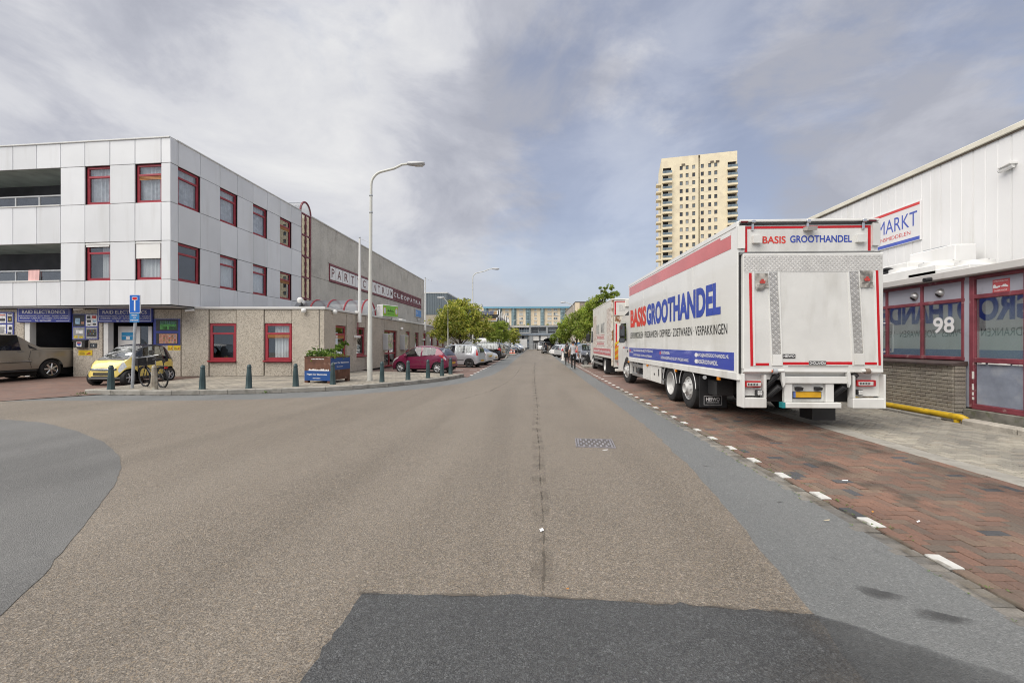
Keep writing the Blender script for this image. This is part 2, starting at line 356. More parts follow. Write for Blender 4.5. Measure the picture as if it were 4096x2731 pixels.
def soften(m, k=0.75):
 t = m.node_tree; n = t.nodes; l = t.links; b = n['Principled BSDF']; tr = n.new('ShaderNodeBsdfTransparent'); mx = n.new('ShaderNodeMixShader'); c = n.new('ShaderNodeTexCoord'); z = n.new('ShaderNodeTexNoise'); z.inputs['Scale'].default_value = 9; g = n.new('ShaderNodeVectorMath'); g.operation = 'LENGTH'
 mp = n.new('ShaderNodeMapping'); mp.inputs['Location'].default_value = (-1, -1, 0); mp.inputs['Scale'].default_value = (2, 2, 0); l.new(c.outputs['Generated'], mp.inputs[0]); l.new(mp.outputs[0], g.inputs[0]); l.new(c.outputs['Object'], z.inputs['Vector'])
 a = n.new('ShaderNodeMath'); a.operation = 'MULTIPLY_ADD'; a.inputs[1].default_value = .5; l.new(z.outputs[0], a.inputs[0]); l.new(g.outputs['Value'], a.inputs[2])
 r = n.new('ShaderNodeMapRange'); r.inputs[1].default_value = .55; r.inputs[2].default_value = 1.15; r.inputs[3].default_value = k; r.inputs[4].default_value = 0; l.new(a.outputs[0], r.inputs[0]); l.new(r.outputs[0], mx.inputs[0]); l.new(tr.outputs[0], mx.inputs[1]); l.new(b.outputs[0], mx.inputs[2]); l.new(mx.outputs[0], n['Material Output'].inputs[0])
soften(m_stain, .55)
def strip(name, poly, z, m, seed=0, amp=0.0, step=0.15):
 return struct(MB().sheet(jag(poly, step, amp, seed) if amp else poly, z).build(name, m, recalc=False))
strip('ground', [(-500, -40), (500, -40), (500, 900), (-500, 900)], -0.06, m_field)
strip('grey_road', [(-60, -12), (2.87, -12), (2.87, 140), (-3.3, 140), (-3.3, 23), (-60, 23)], -0.010, m_grey, 3, 0.018, 0.1)
road = strip('road', [(1.62, -12), (1.62, 2.2), (1.70, 2.71), (1.88, 4.03), (2.06, 5.66), (2.2, 8.3), (2.2, 20), (2.24, 50), (2.24, 116), (-1.95, 116), (-1.95, 30),
  (-2.2, 22), (-2.99, 17.46), (-4.2, 15.1), (-6.47, 12.83), (-8.4, 12.05), (-10.46, 11.7), (-14.4, 11.5), (-15.2, 11.34), (-60, 11.0), (-60, -12)], -0.004, m_brown, 5, 0.014, 0.16)
gp = [(-60, 9.2), (-20, 9.2), (-14.5, 9.0), (-11.62, 8.67), (-10.21, 8.34), (-8.55, 7.55), (-7.17, 6.74), (-6.13, 5.97), (-5.55, 5.44), (-4.93, 4.76), (-4.16, 3.75), (-3.49, 2.85), (-3.0, 2.0), (-2.6, -2), (-2.5, -12), (-60, -12)]
strip('asphalt_patch', gp, 0.0, m_greyp, 7, 0.006, 0.14)
dp_ = m_darka; t_ = dp_.node_tree; n_ = t_.nodes; q_ = n_.new('ShaderNodeTexCoord'); s_ = n_.new('ShaderNodeSeparateXYZ'); t_.links.new(q_.outputs['Object'], s_.inputs[0]); z_ = n_.new('ShaderNodeTexNoise'); z_.inputs['Scale'].default_value = 2.2; z_.inputs['Detail'].default_value = 9; t_.links.new(q_.outputs['Object'], z_.inputs['Vector'])
a_ = n_.new('ShaderNodeMath'); a_.operation = 'MULTIPLY_ADD'; a_.inputs[1].default_value = 1.6; t_.links.new(z_.outputs[0], a_.inputs[0]); t_.links.new(s_.outputs[0], a_.inputs[2]); r_ = n_.new('ShaderNodeMapRange'); r_.inputs[1].default_value = 1.9; r_.inputs[2].default_value = 3.5; r_.inputs[3].default_value = 1; r_.inputs[4].default_value = 0; t_.links.new(a_.outputs[0], r_.inputs[0])
w_ = n_.new('ShaderNodeBsdfTransparent'); x_ = n_.new('ShaderNodeMixShader'); t_.links.new(r_.outputs[0], x_.inputs[0]); t_.links.new(w_.outputs[0], x_.inputs[1]); t_.links.new(n_['Principled BSDF'].outputs[0], x_.inputs[2]); t_.links.new(x_.outputs[0], n_['Material Output'].inputs[0])
strip('dark_patch_and_shading', [(-1.14, 2.76), (0.03, 2.79), (1.05, 2.74), (1.70, 2.70), (2.3, 2.3), (2.75, 1.6), (2.75, -12), (-1.16, -12), (-1.14, 2.0)], 0.0, m_darka, 9, 0.010, 0.06)  # repair patch; its fading right part paints foreground darkening onto the grey strip
m_crack = mat('road_seam', (0.10, 0.086, 0.07), 0.9, var=0.3, vs_=7)
def broken(m, lo=.40, hi=.62, sc=3.0, k=.75):
 t = m.node_tree; n = t.nodes; l = t.links; b = n['Principled BSDF']; tr = n.new('ShaderNodeBsdfTransparent'); mx = n.new('ShaderNodeMixShader'); z = n.new('ShaderNodeTexNoise'); z.inputs['Scale'].default_value = sc; z.inputs['Detail'].default_value = 8; g = n.new('ShaderNodeNewGeometry'); l.new(g.outputs['Position'], z.inputs['Vector'])
 r = n.new('ShaderNodeMapRange'); r.inputs[1].default_value = lo; r.inputs[2].default_value = hi; r.inputs[4].default_value = k; l.new(z.outputs[0], r.inputs[0]); l.new(r.outputs[0], mx.inputs[0]); l.new(tr.outputs[0], mx.inputs[1]); l.new(b.outputs[0], mx.inputs[2]); l.new(mx.outputs[0], n['Material Output'].inputs[0])
broken(m_crack)
m_scuff = mat('road_scuff', (0.12, 0.104, 0.085), 0.8, var=0.2, vs_=9); broken(m_scuff, .45, .75, 3, .35)
strip('patch_joint', [(-1.17, 2.745), (0.03, 2.775), (1.05, 2.725), (1.70, 2.685), (1.70, 2.715), (1.05, 2.755), (.03, 2.805), (-1.17, 2.775)], 0.003, m_crack, 4, .006, .05)
cpts = [(0.05, 2.8), (0.07, 3.3), (0.075, 4.2), (0.06, 5.2), (0.07, 6.6), (0.04, 8.2), (0.06, 11), (0.0, 16), (-0.05, 24), (0.0, 36)]
e = []; rr = random.Random(4)
for (xa, ya), (xb, yb) in zip(cpts, cpts[1:]):
 for j in range(14): e.append((lerp(xa, xb, j / 14), lerp(ya, yb, j / 14)))
cl = [(x - abs(rr.gauss(0.008, 0.005)), y) for x, y in e] + [(x + abs(rr.gauss(0.008, 0.005)), y) for x, y in e][::-1]
strip('road_seam', cl, 0.0, m_crack)
strip('seam_wear', [(x - .10, y) for x, y in cpts] + [(x + .07, y) for x, y in cpts][::-1], -0.002, m_scuff)
c2 = [(-2.9, 11.2), (-2.1, 12.6), (-1.55, 14.6), (-1.2, 17.5), (-1.0, 22), (-0.95, 30)]
strip('road_crack', [(x - .012, y) for x, y in c2] + [(x + .012, y) for x, y in c2][::-1], 0.0, m_crack, 2, 0.008)
for k, (x, y, a, b, rot) in enumerate([(2.28, 2.95, .17, .07, -.5), (2.45, 2.72, .2, .07, -.35), (2.3, 5.9, .06, .02, 0), (2.55, 4.6, .05, .02, .5)]):
 p = []
 for j in range(26):
  t = 2 * math.pi * j / 26; q = 1 + 0.25 * math.sin(3 * t + k) + rr.gauss(0, .06)
  px_, py_ = a * q * math.cos(t), b * q * math.sin(t)
  p.append((x + px_ * math.cos(rot) - py_ * math.sin(rot), y + px_ * math.sin(rot) + py_ * math.cos(rot)))
 struct(MB().sheet(p, -0.006).build('oil_stain', m_stain, recalc=False))
m_iron = mat('cast_iron', (0.27, 0.26, 0.28), 0.5, 0.3, var=0.3, vs_=12)
mc = thing('inspection_cover', 'square cast iron inspection cover sunk in the brown asphalt lane', 'manhole cover', (0.98, 7.1, 0.0), math.radians(-4))
MB().box(-.30, .30, -.28, .28, -.01, .004).build('cover_plate', mat('cover_recess', (.11, .10, .095), .8), mc)
b = MB()
for i in range(-6, 7):
 for s_ in range(4):
  x = i * .044
  if (i + s_) % 2 == 0 or abs(i) == 6: b.box(x - .014, x + .014, -.27 + s_ * .135, -.27 + s_ * .135 + .12, .003, .012)
b.build('cover_rib', m_iron, mc)
b = MB(); b.box(-.31, .31, -.29, -.275, -.01, .012); b.box(-.31, .31, .275, .29, -.01, .012); b.box(-.31, -.295, -.275, .275, -.01, .012); b.box(.295, .31, -.275, .275, -.01, .012)
b.build('cover_frame', m_iron, mc)
# clay and concrete pavers
m_sand = mat('joint_sand', (0.075, 0.066, 0.055), 0.95, var=0.3, vs_=6)
m_clay = rmat('clay_paver', [(0, (0.178, 0.108, 0.082)), (.22, (0.148, 0.108, 0.086)), (.42, (0.20, 0.116, 0.086)), (.58, (0.165, 0.105, 0.082)), (.72, (0.14, 0.112, 0.092)), (.86, (0.185, 0.132, 0.10)), (.965, (0.075, 0.077, 0.085))], 0.75, 0.2)
m_clayf = mat('clay_paving_far', (0.19, 0.128, 0.108), 0.8, var=0.2, vs_=1.2, speck=[(7, 0.35, [(0, (0.11, 0.07, 0.06)), (.5, (0.16, 0.085, 0.065)), (.8, (0.12, 0.09, 0.08))])])
m_cpav = rmat('concrete_paver', [(0, (0.27, 0.255, 0.222)), (.3, (0.32, 0.30, 0.262)), (.6, (0.235, 0.222, 0.198)), (.85, (0.29, 0.264, 0.226))], 0.85, 0.14)
m_gut = rmat('gutter_paver', [(0, (0.19, 0.182, 0.17)), (.5, (0.23, 0.215, 0.195))], 0.9, 0.2)
m_dash = mat('white_paver', (0.55, 0.545, 0.52), 0.7, var=0.12, vs_=14, bump=0.3, bs=90, col2=(0.42, 0.41, 0.38), c2=(0.6, 0.75), c2s=14)
def paver_mesh(l, w_, nm, m, mb=None, M=None):
 b = mb or MB(); c = 0.006
 x, y = l / 2, w_ / 2
 vs_ = [(-x, -y, -.06), (x, -y, -.06), (x, y, -.06), (-x, y, -.06), (-x, -y, -c), (x, -y, -c), (x, y, -c), (-x, y, -c),
   (-x + c, -y + c, 0), (x - c, -y + c, 0), (x - c, y - c, 0), (-x + c, y - c, 0)]
 fs = [(8, 9, 10, 11)] + [(i, (i + 1) % 4, 4 + (i + 1) % 4, 4 + i) for i in range(4)] + [(4 + i, 4 + (i + 1) % 4, 8 + (i + 1) % 4, 8 + i) for i in range(4)]
 if M is not None: vs_ = [M @ Vector(p) for p in vs_]
 b.add(vs_, fs)
 if mb: return None
 me = bpy.data.meshes.new(nm); me.from_pydata(b.v, [], b.f); me.materials.append(m); me.update(); return me
def seen(x, y):
 c = x * math.cos(YAW) + y * math.sin(YAW); d = -x * math.sin(YAW) + y * math.cos(YAW)
 return d > 1.9 and abs(c) < d * 1.2 and CAMH / d < 0.81
def herring(par, X0, X1, Y0, Y1, W, m, nm, top=0.0, nparts=300, hide=None, g=0.009):
 r = random.Random(21); L2 = 2 * W; full = []; rest = MB()
 for i in range(int(X0 / W) - 3, int(X1 / W) + 3):
  for j in range(int(Y0 / W) - 3, int(Y1 / W) + 3):
   k = (i - j) % 4
   if k == 0: x0, x1, y0, y1 = i * W, i * W + L2, j * W, j * W + W
   elif k == 3: x0, x1, y0, y1 = i * W, i * W + W, j * W, j * W + L2
   else: continue
   cx0, cx1, cy0, cy1 = max(x0, X0), min(x1, X1), max(y0, Y0), min(y1, Y1)
   if cx1 - cx0 < .03 or cy1 - cy0 < .03: continue
   cx, cy = (cx0 + cx1) / 2, (cy0 + cy1) / 2
   if hide and hide(cx, cy): continue
   whole = abs((cx1 - cx0) * (cy1 - cy0) - 2 * W * W) < 1e-4
   T = Matrix.Translation((cx, cy, top + r.gauss(0, .0016))) @ Matrix.Rotation(r.gauss(0, .006), 4, 'X') @ Matrix.Rotation(r.gauss(0, .006), 4, 'Y') @ Matrix.Rotation(r.gauss(0, .008), 4, 'Z')
   if whole and seen(cx, cy): full.append((cy * cy + cx * cx * .2, k, T))
   else: paver_mesh(cx1 - cx0 - g, cy1 - cy0 - g, '', m, rest, T)
 full.sort(key=lambda t: t[0])
 mh = paver_mesh(L2 - g, W - g, nm, m); mv = paver_mesh(W - g, L2 - g, nm, m)
 for q, (d_, k, T) in enumerate(full):
  if q < nparts: put(nm, mh if k == 0 else mv, par, T)
  else: paver_mesh(*((L2 - g, W - g) if k == 0 else (W - g, L2 - g)), '', m, rest, T)
 o = rest.build(nm + 's', m, par, Matrix.Identity(4), recalc=False); stuff(o)
bay = strip('parking_bay', [(3.04, -6), (5.62, -6), (5.62, 17), (3.04, 17)], -0.014, m_sand)
herring(bay, 3.155, 5.62, 1.6, 15.5, 0.105, m_clay, 'clay_paver')
strip('parking_strip', [(2.86, 15.5), (8.9, 15.5), (8.9, 70), (2.86, 70)], -0.004, m_clayf)
foot = strip('pavement_right', [(5.62, -6), (9.3, -6), (9.3, 17), (5.62, 17)], -0.014, m_sand)
herring(foot, 5.95, 9.02, 3.6, 15.5, 0.105, m_cpav, 'concrete_paver', g=0.015)
be = rr
me_ = MB(); me_.box(-.16, .16, -.497, .497, -.08, .002, bev=.008); eo = me_.build('edging_slab', m_conc, foot, Matrix.Translation((5.785, 2.5, 0)))
for k in range(1, 14):
 o = put('edging_slab', eo.data, foot, Matrix.Translation((5.785 + rr.gauss(0, .004), 2.5 + k, rr.gauss(0, .001))))
gm = paver_mesh(.215, .098, 'gutter_paver', m_gut); wm = paver_mesh(.105, .21, 'white_paver', m_dash); dm = paver_mesh(.103, .232, 'clay_paver', m_clay)
g = strip('gutter', [(2.80, -6), (3.05, -6), (3.05, 17), (2.80, 17)], -0.03, m_sand)
y = 1.75
while y < 15.5:
 put('gutter_paver', gm, g, Matrix.Translation((2.935 + rr.gauss(0, .004), y, -0.012 + rr.gauss(0, .003))) @ Matrix.Rotation(rr.gauss(0, .012), 4, 'Z')); y += .106
dl = strip('dash_course', [(3.045, -6), (3.156, -6), (3.156, 17), (3.045, 17)], -0.0155, m_sand)
k = 0
yy = 3.41 - 2 * .704
while yy < 15.5:
 put('white_paver', wm, dl, Matrix.Translation((3.1, yy, .002 + rr.gauss(0, .001))) @ Matrix.Rotation(rr.gauss(0, .01), 4, 'Z'))
 for q in (.2265, .4665): put('clay_paver', dm, dl, Matrix.Translation((3.1, yy + q, rr.gauss(0, .0015))))
 yy += .704
b = MB()
for k in range(28): b.box(3.045, 3.155, 16 + k * .9, 16.35 + k * .9, -.01, .0)
for yb in (21.5, 24.2, 33.0, 38.6): b.box(3.4, 8.2, yb, yb + .11, -.01, .0)
struct(b.build('bay_marking', m_dash))
# left: brick forecourt, pavement island, parking bay
FC = [(-60, 11.0), (-15.2, 11.36), (-14.62, 12.3), (-14.5, 12.95)]
m_fore = mat('brick_forecourt', (0.16, 0.10, 0.08), 0.8, var=0.22, vs_=1.0, bump=0.3, bs=30, speck=[(6.5, 0.4, [(0, (0.12, 0.075, 0.06)), (.4, (0.175, 0.10, 0.075)), (.75, (0.15, 0.115, 0.10)), (.93, (0.09, 0.07, 0.065))])])
f = MB(); wl = cam2world(-31, 19.6); wr = cam2world(-12.5, 19.8); wbk = cam2world(-12.5, 25); wbl = cam2world(-31, 25)
f.add([(-60, 11.0, .002), (-15.2, 11.36, .002), (-13.9, 13.0, .012), (*wr, .11), (*wl, .11), (-60, 16, .11)], [(0, 1, 4, 5), (1, 2, 3, 4)])
f.add([(*wl, .11), (*wr, .11), (*wbk, .112), (*wbl, .112)], [(0, 1, 2, 3)])
struct(f.build('brick_forecourt', m_fore, recalc=False))
m_pavl = mat('grey_pavers', (0.30, 0.275, 0.235), 0.9, var=0.14, vs_=1.4, bump=0.25, bs=40, col2=(0.22, 0.20, 0.175), c2=(0.55, 0.75), c2s=1.2)
kb = [(-14.75, 13.22), (-14.5, 13.02), (-13.6, 12.98), (-11.56, 12.98), (-9.97, 13.34), (-8.46, 13.84), (-7.25, 14.42), (-6.51, 14.94), (-5.57, 15.96), (-4.75, 17.2), (-4.2, 18.3), (-3.72, 19.8), (-3.5, 20.9)]
pave = MB().sheet(kb + [(-9.9, 23.3), (-11, 25), (-15, 20.5), (-14.9, 17.9)], 0.12).build('pavement_left', m_pavl, recalc=False); struct(pave)
m_pavp = rmat('grey_paver', [(0, (0.30, 0.275, 0.235)), (.35, (0.27, 0.25, 0.215)), (.7, (0.33, 0.30, 0.255))], 0.9, 0.14)
def inpoly(x, y, P):
 c = False
 for i in range(len(P)):
  (xa, ya), (xb, yb) = P[i], P[i - 1]
  if (ya > y) != (yb > y) and x < (xb - xa) * (y - ya) / (yb - ya) + xa: c = not c
 return c
kin = []
for i, p in enumerate(kb):
 a_ = kb[max(i - 1, 0)]; b_ = kb[min(i + 1, len(kb) - 1)]; t = Vector((b_[0] - a_[0], b_[1] - a_[1])).normalized()
 kin.append((p[0] - t.y * .19, p[1] + t.x * .19))
PP = kin + [(-9.7, 22.9), (-9.83, 20.2), (-14.4, 19.6), (-14.5, 17.9)]
herring(pave, -15, -3.5, 12.9, 23, 0.16, m_pavp, 'grey_paver', 0.133, 300, lambda x, y: not inpoly(x, y, PP), .018)
sl = 0; acc = []
for (p, q, pi, qi) in zip(kb, kb[1:], kin, kin[1:]):
 ln = math.hypot(q[0] - p[0], q[1] - p[1]); n_ = max(1, round(ln / .95))
 for j in range(n_):
  t0 = j / n_ + .006 / ln; t1 = (j + 1) / n_ - .006 / ln
  P4 = [(lerp(p[0], q[0], t0), lerp(p[1], q[1], t0)), (lerp(p[0], q[0], t1), lerp(p[1], q[1], t1)), (lerp(pi[0], qi[0], t1), lerp(pi[1], qi[1], t1)), (lerp(pi[0], qi[0], t0), lerp(pi[1], qi[1], t0))]
  hh = .137 + rr.gauss(0, .003)
  b = MB(); bw = [(lerp(P4[0][0], P4[3][0], .12), lerp(P4[0][1], P4[3][1], .12)), (lerp(P4[1][0], P4[2][0], .12), lerp(P4[1][1], P4[2][1], .12))]
  b.add([(*P4[0], -.05), (*P4[1], -.05), (*P4[2], -.05), (*P4[3], -.05), (*P4[0], hh - .02), (*P4[1], hh - .02), (*bw[1], hh), (*bw[0], hh), (*P4[2], hh), (*P4[3], hh)],
    [(0, 1, 5, 4), (4, 5, 6, 7), (7, 6, 8, 9), (1, 2, 8, 6, 5), (2, 3, 9, 8), (3, 0, 4, 7, 9)])
  b.build('kerb_stone', m_conc, pave)
strip('parking_bay_left', [(-3.25, 20.4), (-3.2, 47), (-16, 47), (-16, 24), (-9.83, 23.3), (-3.6, 20.9)], -0.002, m_clayf)
b = MB()
for k in range(20):
 y = 21.6 + k * 1.3; b.box(-3.34, -3.2, y, y + .42, -.01, .003)
for yb in (25.6, 28.6, 32.3, 36.0, 39.4, 44):
 for q in range(6): b.box(-3.5 - q * .9, -3.5 - q * .9 - .45, yb + q * .3, yb + q * .3 + .11, -.01, .003)
struct(b.build('bay_marking_left', m_dash))
isl = MB().prism([(-3.1, 46.6), (-3.3, 52.5), (-9, 53), (-9, 47)], -.05, .12).build('traffic_island', m_conc); struct(isl)
isl = MB().prism([(-2.7, 57.5), (-2.6, 63.6), (-3.2, 64.5), (-9, 65), (-9, 57)], -.05, .12).build('traffic_island', m_conc); struct(isl)
isl = MB().prism([(3.2, 28.6), (8.8, 28.2), (8.8, 31.6), (3.3, 31.2)], -.05, .11).build('kerb_island_right', m_conc); struct(isl)
m_paper = mat('paper_scrap', (0.75, 0.76, 0.78), 0.8); m_orl = mat('dry_leaf', (0.42, 0.19, 0.04), 0.8)
def litter(nm, label, px, py, a, bb, m, rot, z=0.006):
 x, y = G(px, py)
 b = MB(); b.add([(-a, -bb, 0), (a * .7, -bb, .004), (a, bb * .5, .012), (-a * .3, bb, .004)], [(0, 1, 2, 3)])
 tag(b.build(nm, m, None, Matrix.Translation((x, y, z)) @ Matrix.Rotation(rot, 4, 'Z')), label, 'litter')
litter('paper_scrap', 'white crumpled paper scrap lying on the road seam', 2165, 2122, .022, .02, m_paper, .6)
litter('paper_scrap', 'thin white paper strip just below the inspection cover', 2420, 1801, .05, .008, m_paper, .1)
litter('paper_scrap', 'white paper slip on the red clay pavers', 3378, 1925, .04, .012, m_paper, -.2, .01)
litter('paper_scrap', 'curled white scrap on red pavers nearest the right edge', 3672, 2090, .022, .008, m_paper, .3, .01)
litter('cigarette_end', 'orange cigarette end lying above the dark asphalt patch', 2270, 2358, .013, .006, m_orl, -.5)
litter('dry_leaf', 'small orange dry leaf on the red pavers by the dashes', 3490, 2051, .014, .009, m_orl, .4, .01)
litter('straw', 'pale straw bit on grey asphalt beside the gutter', 3306, 2083, .03, .004, mat('straw', (.5, .42, .28)), -.1)
m_grime = mat('gutter_grime', (0.06, 0.055, 0.045), 0.95, var=0.3, vs_=8); broken(m_grime, .38, .60, 7, .8)
ko = [(2 * p[0] - q[0], 2 * p[1] - q[1]) for p, q in zip(kb, kin)]
struct(MB().sheet([(lerp(p[0], q[0], .75), lerp(p[1], q[1], .75)) for p, q in zip(kb, ko)] + kb[::-1], .001).build('gutter_grime', m_grime, recalc=False))
c_ = [cam2world(c, d) for c, d in ((-15, 19.72), (-8.6, 19.86), (-8.6, 19.5), (-15, 19.3))]; struct(MB().sheet(c_, .1345).build('wall_foot_grime', m_grime, recalc=False))
struct(MB().sheet([(-9.83, 20.0), (-9.83, 23.3), (-9.5, 23.2), (-9.6, 20.0)], .1345).build('wall_foot_grime', m_grime, recalc=False))
m_jd = mat('sandy_dirt', (0.15, 0.128, 0.095), 0.95, var=0.3, vs_=8); broken(m_jd, .44, .66, 6, .6)
for xx in (3.0, 8.9): struct(MB().sheet([(xx - .09, 2), (xx + .06, 2), (xx + .06, 16), (xx - .09, 16)], .006).build('joint_dirt', m_jd, recalc=False))
tyre = mat('tyre_film', (0.05, 0.046, 0.042), 0.7, var=0.2, vs_=4); broken(tyre, .44, .66, 1.6, .45)
for xx in (3.75, 5.15): struct(MB().sheet([(xx, 3), (xx + .3, 3), (xx + .3, 14), (xx, 14)], .0062).build('tyre_film', tyre, recalc=False))
# left: buildings
def panel(par, F, u0, u1, z0, z1, m, th=.05, y=0.0, gap=.007, bev=.006, nm='panel', jit=.0015):
 j = RND.gauss(0, jit); C_ = Matrix.Translation(((u0 + u1) / 2, y, (z0 + z1) / 2)); T_ = F.M @ C_ @ Matrix.Rotation(RND.gauss(0, .0022), 4, 'X') @ Matrix.Rotation(RND.gauss(0, .0022), 4, 'Z') @ C_.inverted()
 return MB().box(u0 + gap, u1 - gap, y + j, y + th + j, z0 + gap, z1 - gap, bev=bev).build(nm, m, par, T_)
def window(par, F, u0, u1, z0, z1, rec=.10, fm=None, trans=.27, curtain=None, slats=False, sill=False, glassm=None, fw=.075, shade=None, reveal=None, inside=True, cpart=1.0, gapw=0.0):
 fm = fm or m_red; b = MB(); y0, y1 = rec, rec + .07
 g = .004; u0 += g; u1 -= g; z0 += g; z1 -= g
 b.box(u0, u0 + fw, y0, y1, z0, z1, bev=.006); b.box(u1 - fw, u1, y0, y1, z0, z1, bev=.006)
 b.box(u0 + fw, u1 - fw, y0, y1, z0, z0 + fw, bev=.006); b.box(u0 + fw, u1 - fw, y0, y1, z1 - fw, z1, bev=.006)
 W = b.build('window', fm, par, F.M)
 zt = z1 - (z1 - z0) * trans
 parts = [(z0 + fw, z1 - fw)]
 if trans > 0:
  t = MB(); t.box(u0 + fw - .01, u1 - fw + .01, y0 - .012, y1, zt - .045, zt + .045, bev=.008)
  t.box(u0 + fw + .07, u0 + fw + .11, y0 - .014, y0 - .011, zt - .008, zt + .008); t.box(u1 - fw - .11, u1 - fw - .07, y0 - .014, y0 - .011, zt - .008, zt + .008)
  t.build('transom', fm, W)
  low = zt - .045
  if slats:
   for k in range(3):
    MB().box(u0 + fw, u1 - fw, y0 + .012, y0 + .05, low - .055 * (k + 1) + .012, low - .055 * k - .006, bev=.006).build('vent_slat', m_orange, W)
   low -= .17
  parts = [(z0 + fw, low), (zt + .045, z1 - fw)]
  s = MB(); i_ = .028
  s.box(u0 + fw, u0 + fw + i_, y0 - .004, y1 - .01, z0 + fw, low, bev=.004); s.box(u1 - fw - i_, u1 - fw, y0 - .004, y1 - .01, z0 + fw, low, bev=.004)
  s.box(u0 + fw + i_, u1 - fw - i_, y0 - .004, y1 - .01, z0 + fw, z0 + fw + i_, bev=.004); s.build('sash', fm, W)
 for (a, c) in parts:
  MB().box(u0 + fw - .005, u1 - fw + .005, y0 + .035, y0 + .043, a - .005, c + .005).build('pane', glassm or m_glass, W)
 if curtain:
  c = MB(); n = 26; ya = y1 + .10; ua = lerp(u0, u1, 1 - cpart) + .03 + gapw; ub = u1 - .03; zb = z0 + .03; ztp = z1 - .03
  for k in range(n):
   a0, a1 = k / n, (k + 1) / n
   d0 = .03 * math.sin(a0 * 40) + .012 * math.sin(a0 * 91); d1 = .03 * math.sin(a1 * 40) + .012 * math.sin(a1 * 91)
   c.quad((lerp(ua, ub, a0), ya + d0, zb), (lerp(ua, ub, a1), ya + d1, zb), (lerp(ua, ub, a1), ya + d1, ztp), (lerp(ua, ub, a0), ya + d0, ztp))
  c.build('curtain', curtain, W, smooth=60, recalc=False)
 if sill: MB().box(u0 - .05, u1 + .05, rec - .16, rec + .02, z0 - .075, z0 - .005, bev=.01).build('sill', fm, W)
 if shade:
  MB().box(u0 + .03, u1 - .06, rec - .07, rec - .05, shade[0], shade[1]).build('roller_shade', m_blindw, W)
  MB().box(u0, u1, rec - .09, rec - .01, z1 - .11, z1 - .01, bev=.02).build('shade_box', m_paintw, W)
 return W
def reveal_box(F, u0, u1, z0, z1, depth, par, m, nm='recess', y0=.04):
 b = MB(); e_ = .002
 b.quad((u0, y0, z0), (u0, depth, z0), (u0, depth, z1), (u0, y0, z1)); b.quad((u1, y0, z0), (u1, y0, z1), (u1, depth, z1), (u1, depth, z0))
 b.quad((u0, y0, z1), (u0, depth, z1), (u1, depth, z1), (u1, y0, z1)); b.quad((u0, y0, z0), (u1, y0, z0), (u1, depth, z0), (u0, depth, z0))
 b.quad((u0, depth, z0), (u1, depth, z0), (u1, depth, z1), (u0, depth, z1)); return b.build(nm, m, par, F.M, recalc=False)
F_LOW = Face.pts(CD(0, 19.6), CD(1296, 19.9))
F_UPL = Face.pts(CD(0, 19.3), CD(682, 18.4))
F_UPR = Face(CD(682, 18.4), math.pi / 2)
F_LOWS = Face(CD(1296, 19.9), math.pi / 2)
ZS = 3.285
# white panel storeys
wb = thing('white_panel_building', 'white panelled two storeys with red windows overhanging the stone clad ground floor', 'building', (*CD(682, 18.4), ZS))
zr = [ZS + .02] + [CAMH + (HOR - y) * 18.4 / FPX for y in (1117, 961.5, 806, 650, 549)]
pj = [-160, -52, 51, 146, 241.6, 339, 439, 539.4, 644]
U = [F_UPL.u(p) for p in pj]; uc = F_UPL.u(682); U.append(uc - .004)
U = [U[0] - 2.2, U[0] - 1.1] + U
BAL = U[6]                                  # right end of the open balconies
wcols = {7: 1, 9: 1}
for j in range(5):
 for i in range(len(U) - 1):
  u0, u1 = U[i], U[i + 1]
  if j in (1, 3) and u1 <= BAL + .01: continue
  if j in (1, 3) and i in wcols: continue
  panel(wb, F_UPL, u0, u1, zr[j], zr[j + 1], m_white, bev=.012, gap=.009)
UR = [0.004] + [F_UPR.u(p) for p in (713.4, 802, 881, 951, 1013, 1069.7, 1120.7, 1167, 1206)]
rw = {1: 0, 3: 1, 5: 2, 7: 3}
for j in range(5):
 for i in range(len(UR) - 1):
  if j in (1, 3) and i in rw: continue
  panel(wb, F_UPR, UR[i], UR[i + 1], zr[j], zr[j + 1], m_white, bev=.012, gap=.009)
for j in (1, 3):
 for i in wcols:
  dark_ = (j == 3)
  W = window(wb, F_UPL, U[i], U[i + 1], zr[j], zr[j + 1], .10, curtain=(m_curt if dark_ else m_blindw), slats=(i == 9 and dark_), fw=.09,
    cpart=1.0 if (dark_ or i == 9) else .55, shade=((zr[j + 1] - .75, zr[j + 1] - .03) if (i == 9 and not dark_) else ((zr[j + 1] - .19, zr[j + 1] - .03) if not dark_ else None)))
 for i, k in rw.items():
  W = window(wb, F_UPR, UR[i], UR[i + 1], zr[j], zr[j + 1], .10, slats=(k == 3), fw=.09,
    curtain=(None if (k == 3 or (k == 0 and j == 1)) else (m_curt if j == 3 else m_blindw)), glassm=m_glassd if (k == 3 or (k == 0 and j == 1)) else None)
Dp = 16.0; back = []
u_l, topz = U[0], zr[5] - .03
b = MB()
b.box(BAL + .06, uc - .09, .32, .36, ZS, topz)      # wall behind left face
b.box(u_l, BAL, 1.9, 1.95, ZS, topz)                # back wall of balconies
b.build('inner_wall', m_inside, wb, F_UPL.M)
b = MB(); b.box(.09, UR[-1], .32, .36, ZS, topz); b.build('inner_wall', m_inside, wb, F_UPR.M)
for j0 in (0, 2, 4):                                 # backing of the solid bands
 b = MB(); b.box(u_l, uc - .1, .075, .10, zr[j0] + .02, zr[j0 + 1] - .02); b.build('band_backing', m_dark, wb, F_UPL.M)
 b = MB(); b.box(.1, UR[-1] - .02, .075, .10, zr[j0] + .02, zr[j0 + 1] - .02); b.build('band_backing', m_dark, wb, F_UPR.M)
